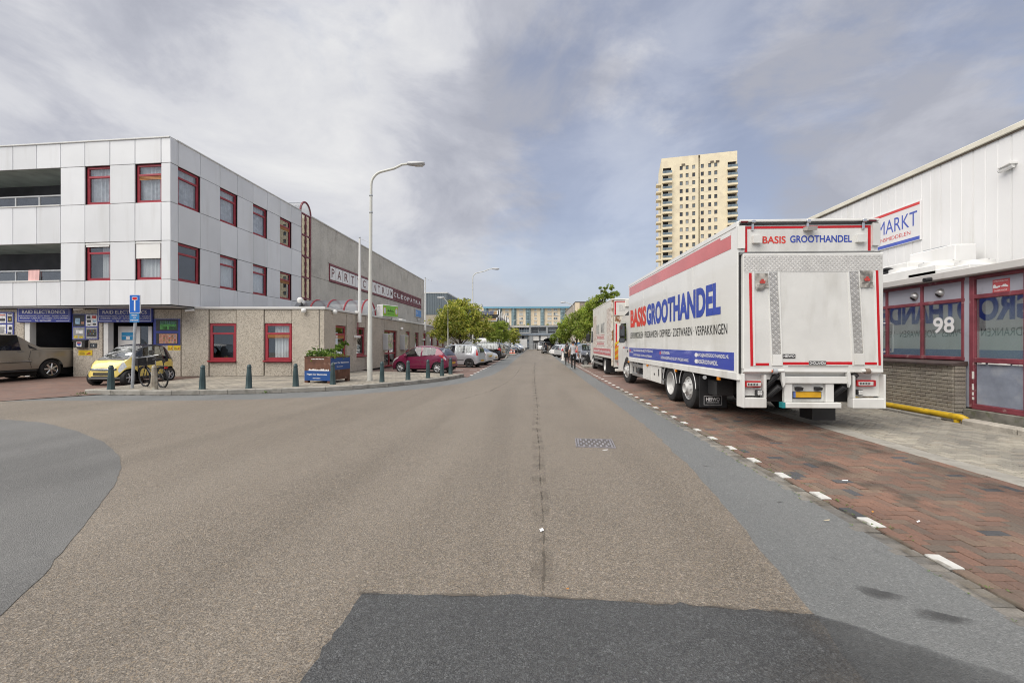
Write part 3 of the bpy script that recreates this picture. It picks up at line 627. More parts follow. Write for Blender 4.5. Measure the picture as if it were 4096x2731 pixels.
for j in (1, 3):
 b = MB()
 for i in range(len(U) - 1):
  if U[i + 1] <= BAL + .01 or i in wcols: continue
  b.box(U[i] + .02, min(U[i + 1] - .02, uc - .1), .075, .31, zr[j] - .05, zr[j + 1] + .05)
 b.build('pier_backing', m_dark, wb, F_UPL.M)
 b = MB()
 for i in range(len(UR) - 1):
  if i in rw: continue
  b.box(max(UR[i] + .02, .1), UR[i + 1] - .02, .075, .31, zr[j] - .05, zr[j + 1] + .05)
 b.build('pier_backing', m_dark, wb, F_UPR.M)
 bal = MB(); bal.box(u_l, BAL, .05, 1.9, zr[j] - .14, zr[j] - .02).build('balcony_floor', m_paintg, wb, F_UPL.M)
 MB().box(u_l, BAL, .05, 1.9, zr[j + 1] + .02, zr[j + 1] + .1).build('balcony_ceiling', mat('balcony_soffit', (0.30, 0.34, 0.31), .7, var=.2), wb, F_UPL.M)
 MB().box(BAL + .005, BAL + .06, .06, 1.9, zr[j], zr[j + 1]).build('balcony_side', m_paintg, wb, F_UPL.M)
 rl = MB(); zt = zr[j] + .50
 rl.box(u_l, BAL - .01, .10, .15, zt - .03, zt + .03, bev=.01)
 for i in range(0, 9): rl.box(U[i] - .05 if i else u_l, U[i] + .01 if i else u_l + .05, .11, .15, zr[j] - .02, zt - .03) if U[i] < BAL + .02 else None
 R_ = rl.build('railing', m_paintg if j == 3 else m_steel, wb, F_UPL.M)
 for i in range(2, 6): MB().box(U[i] + .05, U[i + 1] - .08, .128, .134, zr[j] + .02, zt - .05).build('railing_glass', m_glass, R_)
 MB().box(u_l, BAL - .01, -.03, .10, zr[j] - .02, zr[j] + .045, bev=.01).build('balcony_cap', m_coping, wb, F_UPL.M)
 MB().box(BAL - 1.35, BAL - .35, 1.80, 1.88, zr[j] + .03, zr[j + 1] - .35, bev=.01).build('balcony_door', m_red if j == 1 else m_paintg, wb, F_UPL.M)
 for q in (0, 1): MB().box(BAL - 1.27 + q * .46, BAL - .88 + q * .46, 1.78, 1.80, zr[j] + .15, zr[j + 1] - .45).build('balcony_pane', m_glassd, wb, F_UPL.M)
 MB().lathe([(0, 0), (.2, .01), (.22, .05), (.0, .06)], 20).build('ceiling_lamp', m_paintw, wb, F_UPL.M @ Matrix.Translation((BAL - .7, .9, zr[j + 1] - .06)))
t = MB(); n = 12
ua, ub = F_UPL.u(104), F_UPL.u(149); zt = zr[1] + .535
for k in range(n):
 a0, a1 = k / n, (k + 1) / n; f0 = .012 * math.sin(a0 * 17); f1 = .012 * math.sin(a1 * 17); hb = .52 + .02 * math.sin(k * 1.7)
 t.quad((lerp(ua, ub, a0), .075 + f0, zt - hb), (lerp(ua, ub, a1), .075 + f1, zt - hb), (lerp(ua, ub, a1), .085, zt), (lerp(ua, ub, a0), .085, zt))
 t.quad((lerp(ua, ub, a0), .085, zt), (lerp(ua, ub, a1), .085, zt), (lerp(ua, ub, a1), .165, zt), (lerp(ua, ub, a0), .165, zt))
 t.quad((lerp(ua, ub, a0), .165, zt), (lerp(ua, ub, a1), .165, zt), (lerp(ua, ub, a1), .17 + f1, zt - .3), (lerp(ua, ub, a0), .17 + f0, zt - .3))
tag(t.build('towel', mat('pink_cloth', (.72, .45, .43), .9, var=.1), None, F_UPL.M, smooth=50, recalc=False), 'pink towel hung over the lower balcony railing', 'towel')
b = MB(); b.box(u_l, uc - .02, -.04, .30, zr[5] - .02, zr[5] + .045, bev=.012); b.build('roof_edge', m_coping, wb, F_UPL.M)
b = MB(); b.box(.30, UR[-1], -.04, .30, zr[5] - .021, zr[5] + .044, bev=.012); b.build('roof_edge', m_coping, wb, F_UPR.M)
cor = F_UPL.at(uc); pL = F_UPL.at(u_l); pR = F_UPR.at(UR[-1])
def slab(par, z0, z1, nm, m, ins=.12):
 P = [F_UPL.at(u_l), F_UPL.at(uc - ins, ins), F_UPR.at(UR[-1], ins), (F_UPR.at(UR[-1])[0] - 9, F_UPR.at(UR[-1])[1]), (pL[0], pL[1] + 12)]
 return MB().prism(P, z0, z1, 'z').build(nm, m, par, Matrix.Identity(4))
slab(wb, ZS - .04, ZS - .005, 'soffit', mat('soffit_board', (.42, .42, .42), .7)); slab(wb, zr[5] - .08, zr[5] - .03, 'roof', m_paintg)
slab(wb, zr[3] - .25, zr[3] - .16, 'floor_slab', m_inside, .40)
MB().box(u_l - .2, u_l, .05, 12, ZS, zr[5] - .05).build('end_wall', m_white, wb, F_UPL.M)
# glazed stair tower with arched top
ug0, ug1 = F_UPR.u(1206) + .06, F_UPR.u(1247)
st = thing('glazed_stair_tower', 'tall narrow red framed stair window with arched top beside white panels', 'stair tower', (*F_UPR.at(ug0), ZS))
zt = zr[5] - .05; rad = (ug1 - ug0) / 2; um = (ug0 + ug1) / 2
b = MB(); y0, y1 = .05, .16
b.box(ug0, ug0 + .1, y0, y1, ZS, zt, bev=.01); b.box(ug1 - .1, ug1, y0, y1, ZS, zt, bev=.01); b.box(um - .05, um + .05, y0, y1, ZS, zt, bev=.01)
zl = [lerp(ZS, zt, k / 5) for k in range(6)]
for z in zl: b.box(ug0 + .1, ug1 - .1, y0 + .003, y1 - .003, z - .05, z + .05)
b.build('frame', m_redp, st, F_UPR.M)
for k in range(5):
 for a_, c_ in ((ug0 + .1, um - .05), (um + .05, ug1 - .1)):
  MB().box(a_, c_, .1, .11, zl[k] + .05, zl[k + 1] - .05).build('pane', glass('stair_glass', (.85, .85, .8), 3), st, F_UPR.M)
b = MB(); n = 24
arc = [(um + rad * 1.05 * math.cos(math.pi * k / n), zt + rad * 1.35 * math.sin(math.pi * k / n)) for k in range(n + 1)]
b.tube([(x, .1, z) for x, z in arc], .07, 8); b.build('arch_frame', m_redp, st, F_UPR.M, smooth=40)
b = MB(); b.add([(x, .1, z) for x, z in arc], [tuple(range(n + 1))]); b.build('arch_pane', m_clear, st, F_UPR.M)
b = MB()
for k in range(n):
 (xa, za), (xb, zb) = arc[k], arc[k + 1]; b.quad((xa, .12, za), (xb, .12, zb), (xb, 6.5, zb), (xa, 6.5, za))
b.build('vault_glazing', m_clear, st, F_UPR.M, smooth=60, recalc=False)
MB().box(ug0, ug1, 1.6, 1.7, ZS, zt).build('back_wall', mat('stair_wall', (.62, .54, .38), .8), st, F_UPR.M)
# party centre hall
ph = thing('party_centre_hall', 'grey gravel concrete hall carrying the long party centre letter strip', 'building', (*F_UPR.at(ug1), ZS))
uE = F_UPR.u(1696); us = [ug1 + .02]
while us[-1] < uE - .6: us.append(us[-1] + 1.19)
us[-1] = uE
zj = F_UPR.z(1300, 1120); ztop = zr[5] - .02
s0, s1 = F_UPR.u(1317), F_UPR.u(1684); zs0, zs1 = F_UPR.z(1317, 1125), F_UPR.z(1317, 1053)
for i in range(len(us) - 1):
 a, c = us[i], us[i + 1]; ins = c > s0 + .05 and a < s1 - .05
 panel(ph, F_UPR, a, c, ZS - .3, zs0 - .02 if ins else zj, m_granite2, .12, .02, .008, .012, 'concrete_panel')
 if i % 1 == 0: panel(ph, F_UPR, a, c, zs1 + .02 if ins else zj, ztop, m_granite2, .12, .02, .008, .012, 'concrete_panel')
 if ins and a < s0 - .05: panel(ph, F_UPR, a, s0, zs0, zs1, m_granite2, .12, .02, .008, .012, 'concrete_panel')
 if ins and c > s1 + .05: panel(ph, F_UPR, s1, c, zs0, zs1, m_granite2, .12, .02, .008, .012, 'concrete_panel')
MB().box(ug1, uE, .15, 9, ZS - .3, ztop - .05).build('core', m_dark, ph, F_UPR.M)
MB().box(ug1, uE + .06, -.05, .3, ztop - .02, ztop + .07, bev=.015).build('roof_edge', m_coping, ph, F_UPR.M)
MB().box(uE + .0, uE + .12, .02, 9, ZS - .3, ztop - .03).build('end_wall', m_granite2, ph, F_UPR.M)
for i, a in enumerate((um + 4, )): pass
ls = thing('letter_strip', 'long red framed strip spelling the party centre name on the hall wall', 'sign', (*F_UPR.at(s0), zs0))
b = MB(); fh = .16
b.box(s0, s1, -.05, .1, zs0, zs0 + fh, bev=.01); b.box(s0, s1, -.05, .1, zs1 - fh, zs1, bev=.01); b.box(s0, s0 + .08, -.045, .1, zs0 + fh, zs1 - fh); b.box(s1 - .08, s1, -.045, .1, zs0 + fh, zs1 - fh)
b.box(s0 + .08, s1 - .08, .06, .1, zs0 + fh, zs1 - fh); b.build('strip_frame', m_redp, ls, F_UPR.M)
m_lp = mat('letter_panel_white', (.84, .83, .82), .5, var=.05); m_lr = mat('letter_panel_red', (.16, .03, .04), .5); m_lb = mat('letter_brown', (.16, .05, .05), .5)
edges = [1319, 1342, 1369.5, 1397.5, 1421, 1445, 1466.5, 1490, 1505.5, 1523, 1541.5, 1557.5, 1571.5]
ue = [F_UPR.u(p) for p in edges]
for k, ch in enumerate("PARTYCENTRUM"):
 a, c = ue[k] + .04, ue[k + 1] - .04
 MB().box(a, c, -.03, .05, zs0 + fh + .02, zs1 - fh - .02, bev=.01).build('letter_panel', m_lp, ls, F_UPR.M)
 wd = min(.78, (c - a) * .55); mid = (a + c) / 2
 text(ch, mid - wd / 2, mid + wd / 2, zs0 + fh + .20, zs1 - fh - .18, -.032, m_lb, ls, F_UPR.M, 'letter', bold=.012)
ur = [F_UPR.u(p) for p in (1572, 1586.5, 1600.5, 1614, 1627, 1639, 1650, 1660.5, 1671.5, 1683)]
for k, ch in enumerate("CLEOPATRA"):
 a, c = ur[k] + .05, ur[k + 1] - .05
 MB().box(a, c, -.02, .05, zs0 + fh + .02, zs1 - fh - .02, bev=.01).build('letter_panel', m_lr, ls, F_UPR.M)
 text(ch, a + .12, c - .12, zs0 + fh + .3, zs1 - fh - .28, -.024, m_letw, ls, F_UPR.M, 'letter', bold=.02)
a, c = F_UPR.u(1659), F_UPR.u(1682); z0, z1 = F_UPR.z(1670, 1270), F_UPR.z(1670, 1238)
bs = thing('blue_notice_board', 'small blue notice board in pale frame under the letter strip', 'sign', (*F_UPR.at(a), z0))
MB().box(a, c, -.12, .01, z0, z1, bev=.02).build('board_frame', m_paintg, bs, F_UPR.M)
MB().box(a + .12, c - .12, -.13, -.10, z0 + .1, z1 - .1).build('board_face', mat('light_blue_board', (.10, .28, .62), .5), bs, F_UPR.M)
text("DV", a + .35, a + 1.0, z0 + .4, z1 - .35, -.131, m_letw, bs, F_UPR.M)
MB().box((a + c) / 2 - .2, (a + c) / 2 + .2, -.2, .01, z0 - .35, z0 - .1, bev=.03).build('board_lamp', m_paintw, bs, F_UPR.M)
# granite ground floor block
gb = thing('stone_clad_ground_floor', 'low washed gravel concrete ground floor with red windows along pavement corner', 'building', (*CD(1296, 19.9), 0.1))
uF = lambda p: F_LOW.u(p)
zO = F_LOW.z(300, 1288); zB = .09
def gp_(a, c, z0, z1, y=0): return panel(gb, F_LOW, a, c, z0, z1, m_granite, .14, y, .014, .015, 'concrete_panel')
cw = F_LOW.u(1299)
colsF = [-420, -180, 96]
for a, c in zip(colsF, colsF[1:]): gp_(uF(a), uF(c), zB, ZS - .06)
gp_(uF(291), uF(410), zB, ZS - .06); gp_(uF(96), uF(291), zO, ZS - .06, .03); gp_(uF(410), uF(616), zO, ZS - .06, .03)
gp_(uF(616), uF(724), zB, ZS - .06); gp_(uF(724), uF(834.6), zB, ZS - .06)
wz = (F_LOW.z(890, 1441), F_LOW.z(890, 1294))
for a, c in ((834.6, 944), (1055.5, 1166.4)):
 gp_(uF(a), uF(c), zB, wz[0] - .09, .03); gp_(uF(a), uF(c), wz[1], ZS - .06, .03)
 window(gb, F_LOW, uF(a) + .03, uF(c) - .03, wz[0], wz[1], .06, sill=True, fw=.10, slats=(a > 1000), curtain=(m_blindw if a > 1000 else None), cpart=.72, glassm=m_glassd if a < 1000 else None)
gp_(uF(944), uF(1055.5), zB, ZS - .06); gp_(uF(1166.4), uF(1277), zB, ZS - .06); gp_(uF(1277), cw - .004, zB, ZS - .06)
b = MB(); b.box(uF(616) , uF(834.6), .15, .5, 0, ZS - .1); b.box(uF(944), uF(1055.5), .15, .5, 0, ZS - .1); b.box(uF(1166.4), cw - .15, .15, .5, 0, ZS - .1)
b.box(uF(834.6), uF(944), .17, .5, 0, wz[0] - .1); b.box(uF(1055.5), uF(1166.4), .17, .5, 0, wz[0] - .1)
b.box(uF(834.6), uF(1166.4), .9, .95, 0, ZS - .1); b.box(uF(291) + .01, uF(410) - .01, .15, .5, 0, ZS - .1); b.box(uF(-420), uF(96) - .01, .15, .5, 0, ZS - .1)
b.box(uF(96), uF(616), .2, .5, zO + .02, ZS - .1); b.build('inner_wall', m_inside, gb, F_LOW.M)
reveal_box(F_LOW, uF(96), uF(291), .112, zO + .2, 5.2, gb, m_inside, 'workshop_interior', .05); reveal_box(F_LOW, uF(410), uF(616), .112, zO + .2, 5.0, gb, m_inside, 'workshop_interior', .05)
MB().box(uF(96), uF(117), .02, .3, .1, zO, bev=.01).build('door_jamb', m_paintw, gb, F_LOW.M); MB().box(uF(412), uF(431), .02, .3, .1, zO, bev=.01).build('door_jamb', m_paintw, gb, F_LOW.M)
MB().box(uF(436), uF(527), .45, .5, .11, F_LOW.z(480, 1303), bev=.01).build('white_door', m_paintw, gb, F_LOW.M)
MB().box(uF(560), uF(575), .45, .52, .11, F_LOW.z(480, 1303), bev=.01).build('door_post', m_paintw, gb, F_LOW.M)
MB().box(uF(527), uF(560), .47, .49, .11, F_LOW.z(480, 1303)).build('door_pane', m_glassd, gb, F_LOW.M)
MB().box(uF(453), uF(507), .43, .448, F_LOW.z(480, 1359), F_LOW.z(480, 1328)).build('door_poster', mat('cyan_poster', (.02, .25, .5), .4), gb, F_LOW.M)
MB().box(uF(472), uF(487), .425, .44, F_LOW.z(480, 1358), F_LOW.z(480, 1345)).build('poster_sheet', m_letw, gb, F_LOW.M)
text('Mobility Centre Holland', uF(456), uF(504), F_LOW.z(480, 1345), F_LOW.z(480, 1341), .429, m_letw, gb, F_LOW.M)
for k in range(3):
 MB().box(uF(200), uF(286), 3.2, 3.7, .9 + k * .7, .94 + k * .7).build('workshop_shelf', mat('shelf_board', (.12, .12, .13), .6), gb, F_LOW.M)
uS = lambda p: F_LOWS.u(p)
endS = uS(1880)
segs = [(1299, 1343, 0), (1343, 1388, 'w'), (1388, 1427, 0), (1427, 1463, 'w'), (1463, 1500, 0), (1500, 1538, 0), (1538, 1590, 'd'), (1590, 1623, 0), (1623, 1641, 'w'), (1641, 1659.5, 0), (1659.5, 1675.5, 'w'),
  (1675.5, 1692, 0), (1692, 1705.5, 'w'), (1705.5, 1720, 0), (1720, 1733.5, 'w'), (1733.5, 1745.5, 0), (1745.5, 1756.5, 'w'), (1756.5, 1768.5, 0), (1768.5, 1777.5, 'w'), (1777.5, 1800, 0), (1800, 1835, 0), (1835, 1880, 0)]
wzs = (.95, F_LOWS.z(1360, 1303)); dzs = (.06, F_LOWS.z(1560, 1322))
def gs_(a, c, z0, z1, y=0): return panel(gb, F_LOWS, a, c, z0, z1, m_granite, .14, y, .014, .015, 'concrete_panel')
ib = MB()
nw = 0
for a, c, k in segs:
 ua, ub_ = uS(a) if a > 1299 else .004, uS(c)
 if k == 0: gs_(ua, ub_, zB, ZS - .06); ib.box(ua, ub_, .15, .5, 0, ZS - .1)
 elif k == 'w':
  z0 = wzs[0] if nw < 2 else .95
  gs_(ua, ub_, zB, z0 - .08, .02); gs_(ua, ub_, wzs[1], ZS - .06, .02); ib.box(ua, ub_, .9, .95, 0, ZS - .1); ib.box(ua, ub_, .17, .5, 0, z0 - .1)
  window(gb, F_LOWS, ua + .02, ub_ - .02, z0, wzs[1], .10, sill=nw < 2, fw=.09, slats=nw in (0, 2, 4, 6), curtain=m_curt if nw in (2, 3) else (mat('cream_blind', (.62, .5, .28), .8) if nw in (4,) else None), glassm=m_glassd if nw < 2 else None); nw += 1
 else:
  gs_(ua, ub_, dzs[1], ZS - .06); ib.box(ua, ub_, 1.4, 1.45, 0, ZS - .1)
  d = MB(); r_ = .14; fw = .09
  for x in (ua, (ua + ub_) / 2 - fw / 2, ub_ - fw): d.box(x, x + fw, r_, r_ + .09, dzs[0], dzs[1], bev=.008)
  for z in (dzs[0], dzs[0] + .85, dzs[1] - .75, dzs[1] - fw): d.box(ua + fw, ub_ - fw, r_ + .002, r_ + .088, z, z + fw * 1.2)
  D = d.build('entrance_door', m_red, gb, F_LOWS.M)
  for x0, x1 in ((ua + fw, (ua + ub_) / 2 - fw / 2), ((ua + ub_) / 2 + fw / 2, ub_ - fw)):
   for z0, z1 in ((dzs[0] + .1, dzs[0] + .85), (dzs[0] + .96, dzs[1] - .75), (dzs[1] - .65, dzs[1] - .09)):
    MB().box(x0, x1, r_ + .04, r_ + .05, z0, z1).build('door_pane', m_glassd, D)
  MB().tube([((ua + ub_) / 2 + .09, r_ - .05, 1.0), ((ua + ub_) / 2 + .09, r_ - .05, 1.4)], .018, 8).build('door_handle', m_chrome, D)
ib.build('inner_wall', m_inside, gb, F_LOWS.M)
b = MB(); b.box(uF(780), cw + .04, -.05, .3, ZS - .06, ZS + .05, bev=.015); b.build('coping', m_coping, gb, F_LOW.M)
b = MB(); b.box(.26, endS, -.05, .3, ZS - .061, ZS + .049, bev=.015); b.build('coping', m_coping, gb, F_LOWS.M)
P = [F_LOW.at(uF(-420), .14), F_LOW.at(cw - .14, .14), F_LOWS.at(endS, .14), (F_LOWS.at(endS)[0] - 14, F_LOWS.at(endS)[1]), (F_LOW.at(uF(-420))[0], F_LOW.at(0)[1] + 12)]
MB().prism(P, ZS - .10, ZS - .05, 'z').build('flat_roof', mat('roof_felt', (.2, .2, .2), .9), gb, Matrix.Identity(4))
# shop signs, posters, notices on the front
def rect(F, p0, p1, y0, y1): return F.u(p0), F.u(p1), F.z((p0 + p1) / 2, y1), F.z((p0 + p1) / 2, y0)
def shopsign(p0, p1, y0, y1, label):
 u0, u1, z0, z1 = rect(F_LOW, p0, p1, y0, y1); s = thing('shop_sign', label, 'shop sign', (*F_LOW.at(u0), z0), group='blue electronics shop signs')
 MB().box(u0, u1, -.09, .0, z0, z1, bev=.01).build('sign_board', m_blue, s, F_LOW.M)
 b = MB(); q = .012; i_ = .06; y = -.093
 for a, c, e_, g_ in ((u0 + i_, u1 - i_, z1 - i_ - q, z1 - i_), (u0 + i_, u0 + i_ + q, z0 + i_, z1 - i_), (u1 - i_ - q, u1 - i_, z0 + i_, z1 - i_), (u0 + i_, u0 + (u1 - u0) * .27, z0 + i_, z0 + i_ + q), (u0 + (u1 - u0) * .73, u1 - i_, z0 + i_, z0 + i_ + q)):
  b.box(a, c, y, y + .004, e_, g_)
 b.build('sign_border', m_letw, s, F_LOW.M)
 Lx = lambda t: lerp(u0, u1, t); Lz = lambda t: lerp(z0, z1, t)
 text('RAID ELECTRONICS', Lx(.10), Lx(.90), Lz(.57), Lz(.80), -.093, m_letw, s, F_LOW.M, bold=.008)
 text('INBOUWSTATION - AUTO RADIO - ALARM - CAMERA', Lx(.04), Lx(.96), Lz(.37), Lz(.45), -.093, m_letw, s, F_LOW.M)
 text('ANDROID - CARPLAY - UITLEZEN - AUTO LAMPEN', Lx(.06), Lx(.95), Lz(.23), Lz(.31), -.093, m_letw, s, F_LOW.M)
 text('Tel:  0617066995', Lx(.34), Lx(.64), Lz(.05), Lz(.15), -.093, m_letw, s, F_LOW.M)
 return s
shopsign(76, 290, 1229, 1289, 'blue electronics shop sign above the garage opening holding the beige pickup')
shopsign(396, 615, 1230, 1290, 'blue electronics shop sign above white door, half hidden by road sign')
def poster(label, p0, p1, y0, y1, cells):
 u0, u1, z0, z1 = rect(F_LOW, p0, p1, y0, y1); s = thing('photo_poster', label, 'poster', (*F_LOW.at(u0), z0), group='blue framed product posters')
 MB().box(u0, u1, -.03, .0, z0, z1).build('poster_back', m_blue, s, F_LOW.M)
 for (a, c, e_, g_, m, art) in cells:
  A, C, E_, G_ = lerp(u0, u1, a), lerp(u0, u1, c), lerp(z0, z1, e_), lerp(z0, z1, g_)
  MB().box(A, C, -.034, -.029, E_, G_).build('photo', m, s, F_LOW.M)
  for (x0, x1, y0_, y1_, mm) in art:
   MB().box(lerp(A, C, x0), lerp(A, C, x1), -.037, -.033, lerp(E_, G_, y0_), lerp(E_, G_, y1_)).build('picture_detail', mm, s, F_LOW.M)
mk = lambda n_, c: mat('print_' + n_, c, .5, var=.3, vs_=14)
pw_, pd, pg, pgr, pbl, pr, pyl = mk('white', (.7, .7, .7)), mk('dark', (.03, .03, .035)), mk('grey', (.3, .3, .3)), mk('green', (.08, .3, .07)), mk('pale_blue', (.3, .45, .6)), mk('red', (.5, .06, .05)), mk('ochre', (.55, .42, .05))
icons = [(.12 + .15 * i, .22 + .15 * i, .58 - .24 * j, .76 - .24 * j, (pbl, pr, pgr, pw_, pyl)[(i + j * 2) % 5]) for i in range(5) for j in range(2)]
poster('blue poster of four car electronics photos on the pillar beside mailbox', 291, 395, 1256, 1358,
  [(.04, .48, .52, .97, pd, [(.2, .6, .2, .7, pbl), (.7, .95, .2, .4, mk('skin', (.4, .2, .13)))]), (.53, .97, .52, .97, pw_, [(.1, .4, .65, .9, pd), (.55, .9, .68, .92, pr), (.1, .45, .35, .55, pd), (.6, .9, .35, .55, pbl), (.15, .4, .08, .18, pd), (.6, .9, .1, .25, pd)]),
  (.04, .48, .03, .48, pg, [(.25, .9, .45, .75, pw_), (.1, .4, .05, .3, pyl), (.55, .85, .05, .25, pyl)]), (.53, .97, .03, .48, pg, [(.08, .92, .2, .8, pd)] + [(.2 + .14 * i, .29 + .14 * i, .60 - .2 * j, .70 - .2 * j, (pgr, pr, pbl, pyl, pw_)[(i + j) % 5]) for i in range(5) for j in range(2)])])
poster('blue poster with loudspeaker and camera photos left of the beige pickup', -70, 58, 1248, 1345,
  [(.5, .76, .55, .95, pw_, [(.1, .9, .75, .85, pr), (.2, .9, .2, .45, pd)]), (.80, .96, .55, .95, pw_, [(.1, .9, .1, .7, pd), (.3, .7, .25, .5, pyl), (.1, .9, .85, .95, pd)]), (.5, .76, .05, .48, pw_, [(.2, .8, .2, .8, pg)]), (.80, .96, .05, .48, pw_, [(.1, .8, .1, .3, pd), (.3, .9, .5, .8, pd)]), (.05, .45, .05, .95, pw_, [(.2, .8, .2, .8, pg)])])
poster('blue poster with two car navigation screens behind the yellow car', 616, 722, 1275.5, 1380,
  [(.10, .93, .54, .97, pd, [(.18, .92, .12, .88, pgr), (.18, .92, .6, .88, pbl), (.3, .5, .12, .4, pd), (.6, .9, .12, .42, mk('asphalt', (.12, .13, .14)))]),
  (.10, .93, .04, .46, pd, [(.15, .95, .06, .92, mk('peach', (.5, .25, .18)))] + [(.2 + .125 * i, .28 + .125 * i, .66 - .19 * j, .80 - .19 * j, (pbl, pw_, pr, pgr, pyl)[(i * 2 + j) % 5]) for i in range(6) for j in range(4)])])
def notice(label, p0, p1, y0, y1):
 u0, u1, z0, z1 = rect(F_LOW, p0, p1, y0, y1); s = thing('yellow_notice', label, 'notice', (*F_LOW.at(u0), z0), group='yellow notices on the gravel wall')
 MB().box(u0, u1, -.015, .0, z0, z1).build('plate', m_yellow, s, F_LOW.M)
 for q in range(3): MB().box(lerp(u0, u1, .08), lerp(u0, u1, .5 - .04 * q), -.018, -.014, lerp(z0, z1, .2 + .16 * q), lerp(z0, z1, .26 + .16 * q)).build('print_line', m_black, s, F_LOW.M)
 MB().prism([(lerp(u0, u1, x), lerp(z0, z1, z)) for x, z in ((.6, .15), (.9, .28), (.86, .5), (.72, .48), (.66, .35), (.58, .3))], -.018, -.014, 'y').build('tow_emblem', m_red, s, F_LOW.M)
notice('yellow no parking notice on the pillar under black mailbox', 315, 370, 1400, 1420)
notice('yellow notice with tow emblem left of the two below screens poster', 672, 691, 1380.5, 1400)
notice('yellow notice at the right end below the screens poster', 695, 722, 1381, 1400)
u0, u1, z0, z1 = rect(F_LOW, 306, 353, 1358, 1390)
mb_ = thing('mailbox', 'black wall mailbox with red and blue shield sticker', 'mailbox', (*F_LOW.at(u0), z0))
MB().box(u0, u1, -.16, .0, z0, z1 - .04, bev=.012).build('box_body', m_black, mb_, F_LOW.M)
MB().prism([(-.19, z1 - .05), (.0, z1 + .01), (.0, z1 - .04), (-.19, z1 - .075)], u0 - .02, u1 + .02, 'x').build('lid', m_black, mb_, F_LOW.M)
MB().box(lerp(u0, u1, .30), lerp(u0, u1, .72), -.165, -.158, lerp(z0, z1, .12), lerp(z0, z1, .78)).build('sticker', m_letw, mb_, F_LOW.M)
MB().prism([(lerp(u0, u1, x), lerp(z0, z1, z)) for x, z in ((.36, .7), (.66, .7), (.68, .5), (.34, .5))], -.168, -.164, 'y').build('shield_top', m_red, mb_, F_LOW.M)
MB().prism([(lerp(u0, u1, x), lerp(z0, z1, z)) for x, z in ((.35, .5), (.67, .5), (.64, .32), (.51, .18), (.38, .32))], -.168, -.164, 'y').build('shield_base', mk('navy', (.06, .1, .35)), mb_, F_LOW.M)
u0, u1, z0, z1 = rect(F_LOW, 361, 388, 1372, 1391)
np_ = thing('house_number_plate', 'dark house number plate 14 right of the mailbox', 'number plate', (*F_LOW.at(u0), z0))
MB().box(u0, u1, -.02, .0, z0, z1, bev=.004).build('plate', mk('slate', (.05, .06, .07)), np_, F_LOW.M)
text('14', lerp(u0, u1, .3), lerp(u0, u1, .66), lerp(z0, z1, .3), lerp(z0, z1, .7), -.022, m_letw, np_, F_LOW.M)
def cctv(label, p, y, F, nm='security_camera'):
 x, yy_ = F.at(F.u(p)); z = F.z(p, y); c = thing(nm, label, 'camera', (x, yy_, z), F.a)
 MB().box(-.05, .05, -.03, .0, -.06, .06, bev=.01).build('mount', m_paintw, c); MB().tube([(0, -.02, .02), (-.03, -.12, .03), (-.05, -.16, 0)], .02, 8).build('arm', m_paintw, c, smooth=40)
 MB().tube([(.08, -.1, .0), (-.22, -.24, -.05)], [.055, .06], 12).build('body', m_paintw, c, smooth=40); MB().tube([(-.215, -.237, -.049), (-.235, -.246, -.052)], .035, 12).build('lens', m_black, c)
cctv('white security camera between the two blue shop signs', 335, 1235, F_LOW)
cctv('white security camera under overhanging corner of white building', 775, 1240, F_LOW)
def ball(F, p, y, label):
 x, yy_ = F.at(F.u(p)); c = thing('wall_lamp', label, 'lamp', (x, yy_, F.z(p, y)), F.a)
 MB().lathe([(0, -.12), (.09, -.09), (.12, 0), (.09, .08), (0, .11)], 16).build('globe', m_paintw, c, WM[c.name] @ Matrix.Translation((0, -.13, 0)), smooth=60); MB().box(-.05, .05, -.06, 0, -.05, .05).build('mount', m_paintg, c)
ball(F_LOW, 1220, 1243, 'white round wall lamp under coping, left of the building corner'); ball(F_LOWS, 1329, 1247.5, 'white round wall lamp just right of the building corner')
ball(F_LOWS, 1600, 1315, 'cream round lamp above the red entrance door')
x, y = F_LOW.at(F_LOW.u(1199), .2); c = thing('dome_camera', 'white swivelling dome camera standing on the coping', 'camera', (x, y, ZS + .05))
MB().lathe([(.12, 0), (.12, .06), (.05, .09), (.05, .2)], 14).build('base', m_black, c, smooth=40); MB().lathe([(0, 0), (.1, .03), (.13, .1), (.13, .22), (.06, .28), (0, .29)], 16).build('housing', m_paintw, c, WM[c.name] @ Matrix.Translation((-.08, 0, .18)), smooth=50)
MB().lathe([(0, 0), (.07, .02), (.08, .12), (0, .16)], 12).build('head', m_paintg, c, WM[c.name] @ Matrix.Translation((.1, 0, .16)) , smooth=50)
def lightbox(p0, p1, y0, y1, label):
 u0, u1, z0, z1 = F_LOWS.u(p0), F_LOWS.u(p1), F_LOWS.z((p0 + p1) / 2, y1), F_LOWS.z((p0 + p1) / 2, y0); u1 = u0 + 1.0
 s = thing('display_case', label, 'display case', (*F_LOWS.at(u0), z0), group='display cases beside the entrance')
 MB().box(u0, u1, -.34, .0, z0, z1, bev=.02).build('case', m_paintg, s, F_LOWS.M)
 MB().box(u0 + .06, u1 - .06, -.345, -.335, z0 + .08, z1 - .08).build('poster_face', mat('faded_food_poster', (.5, .45, .36), .5, var=.5, vs_=5, col2=(.35, .42, .2), c2=(.5, .62), c2s=3), s, F_LOWS.M)
lightbox(1531, 1546, 1334, 1400, 'grey poster display case left of red entrance door'); lightbox(1600, 1614, 1340, 1399, 'grey poster display case right of red entrance door')
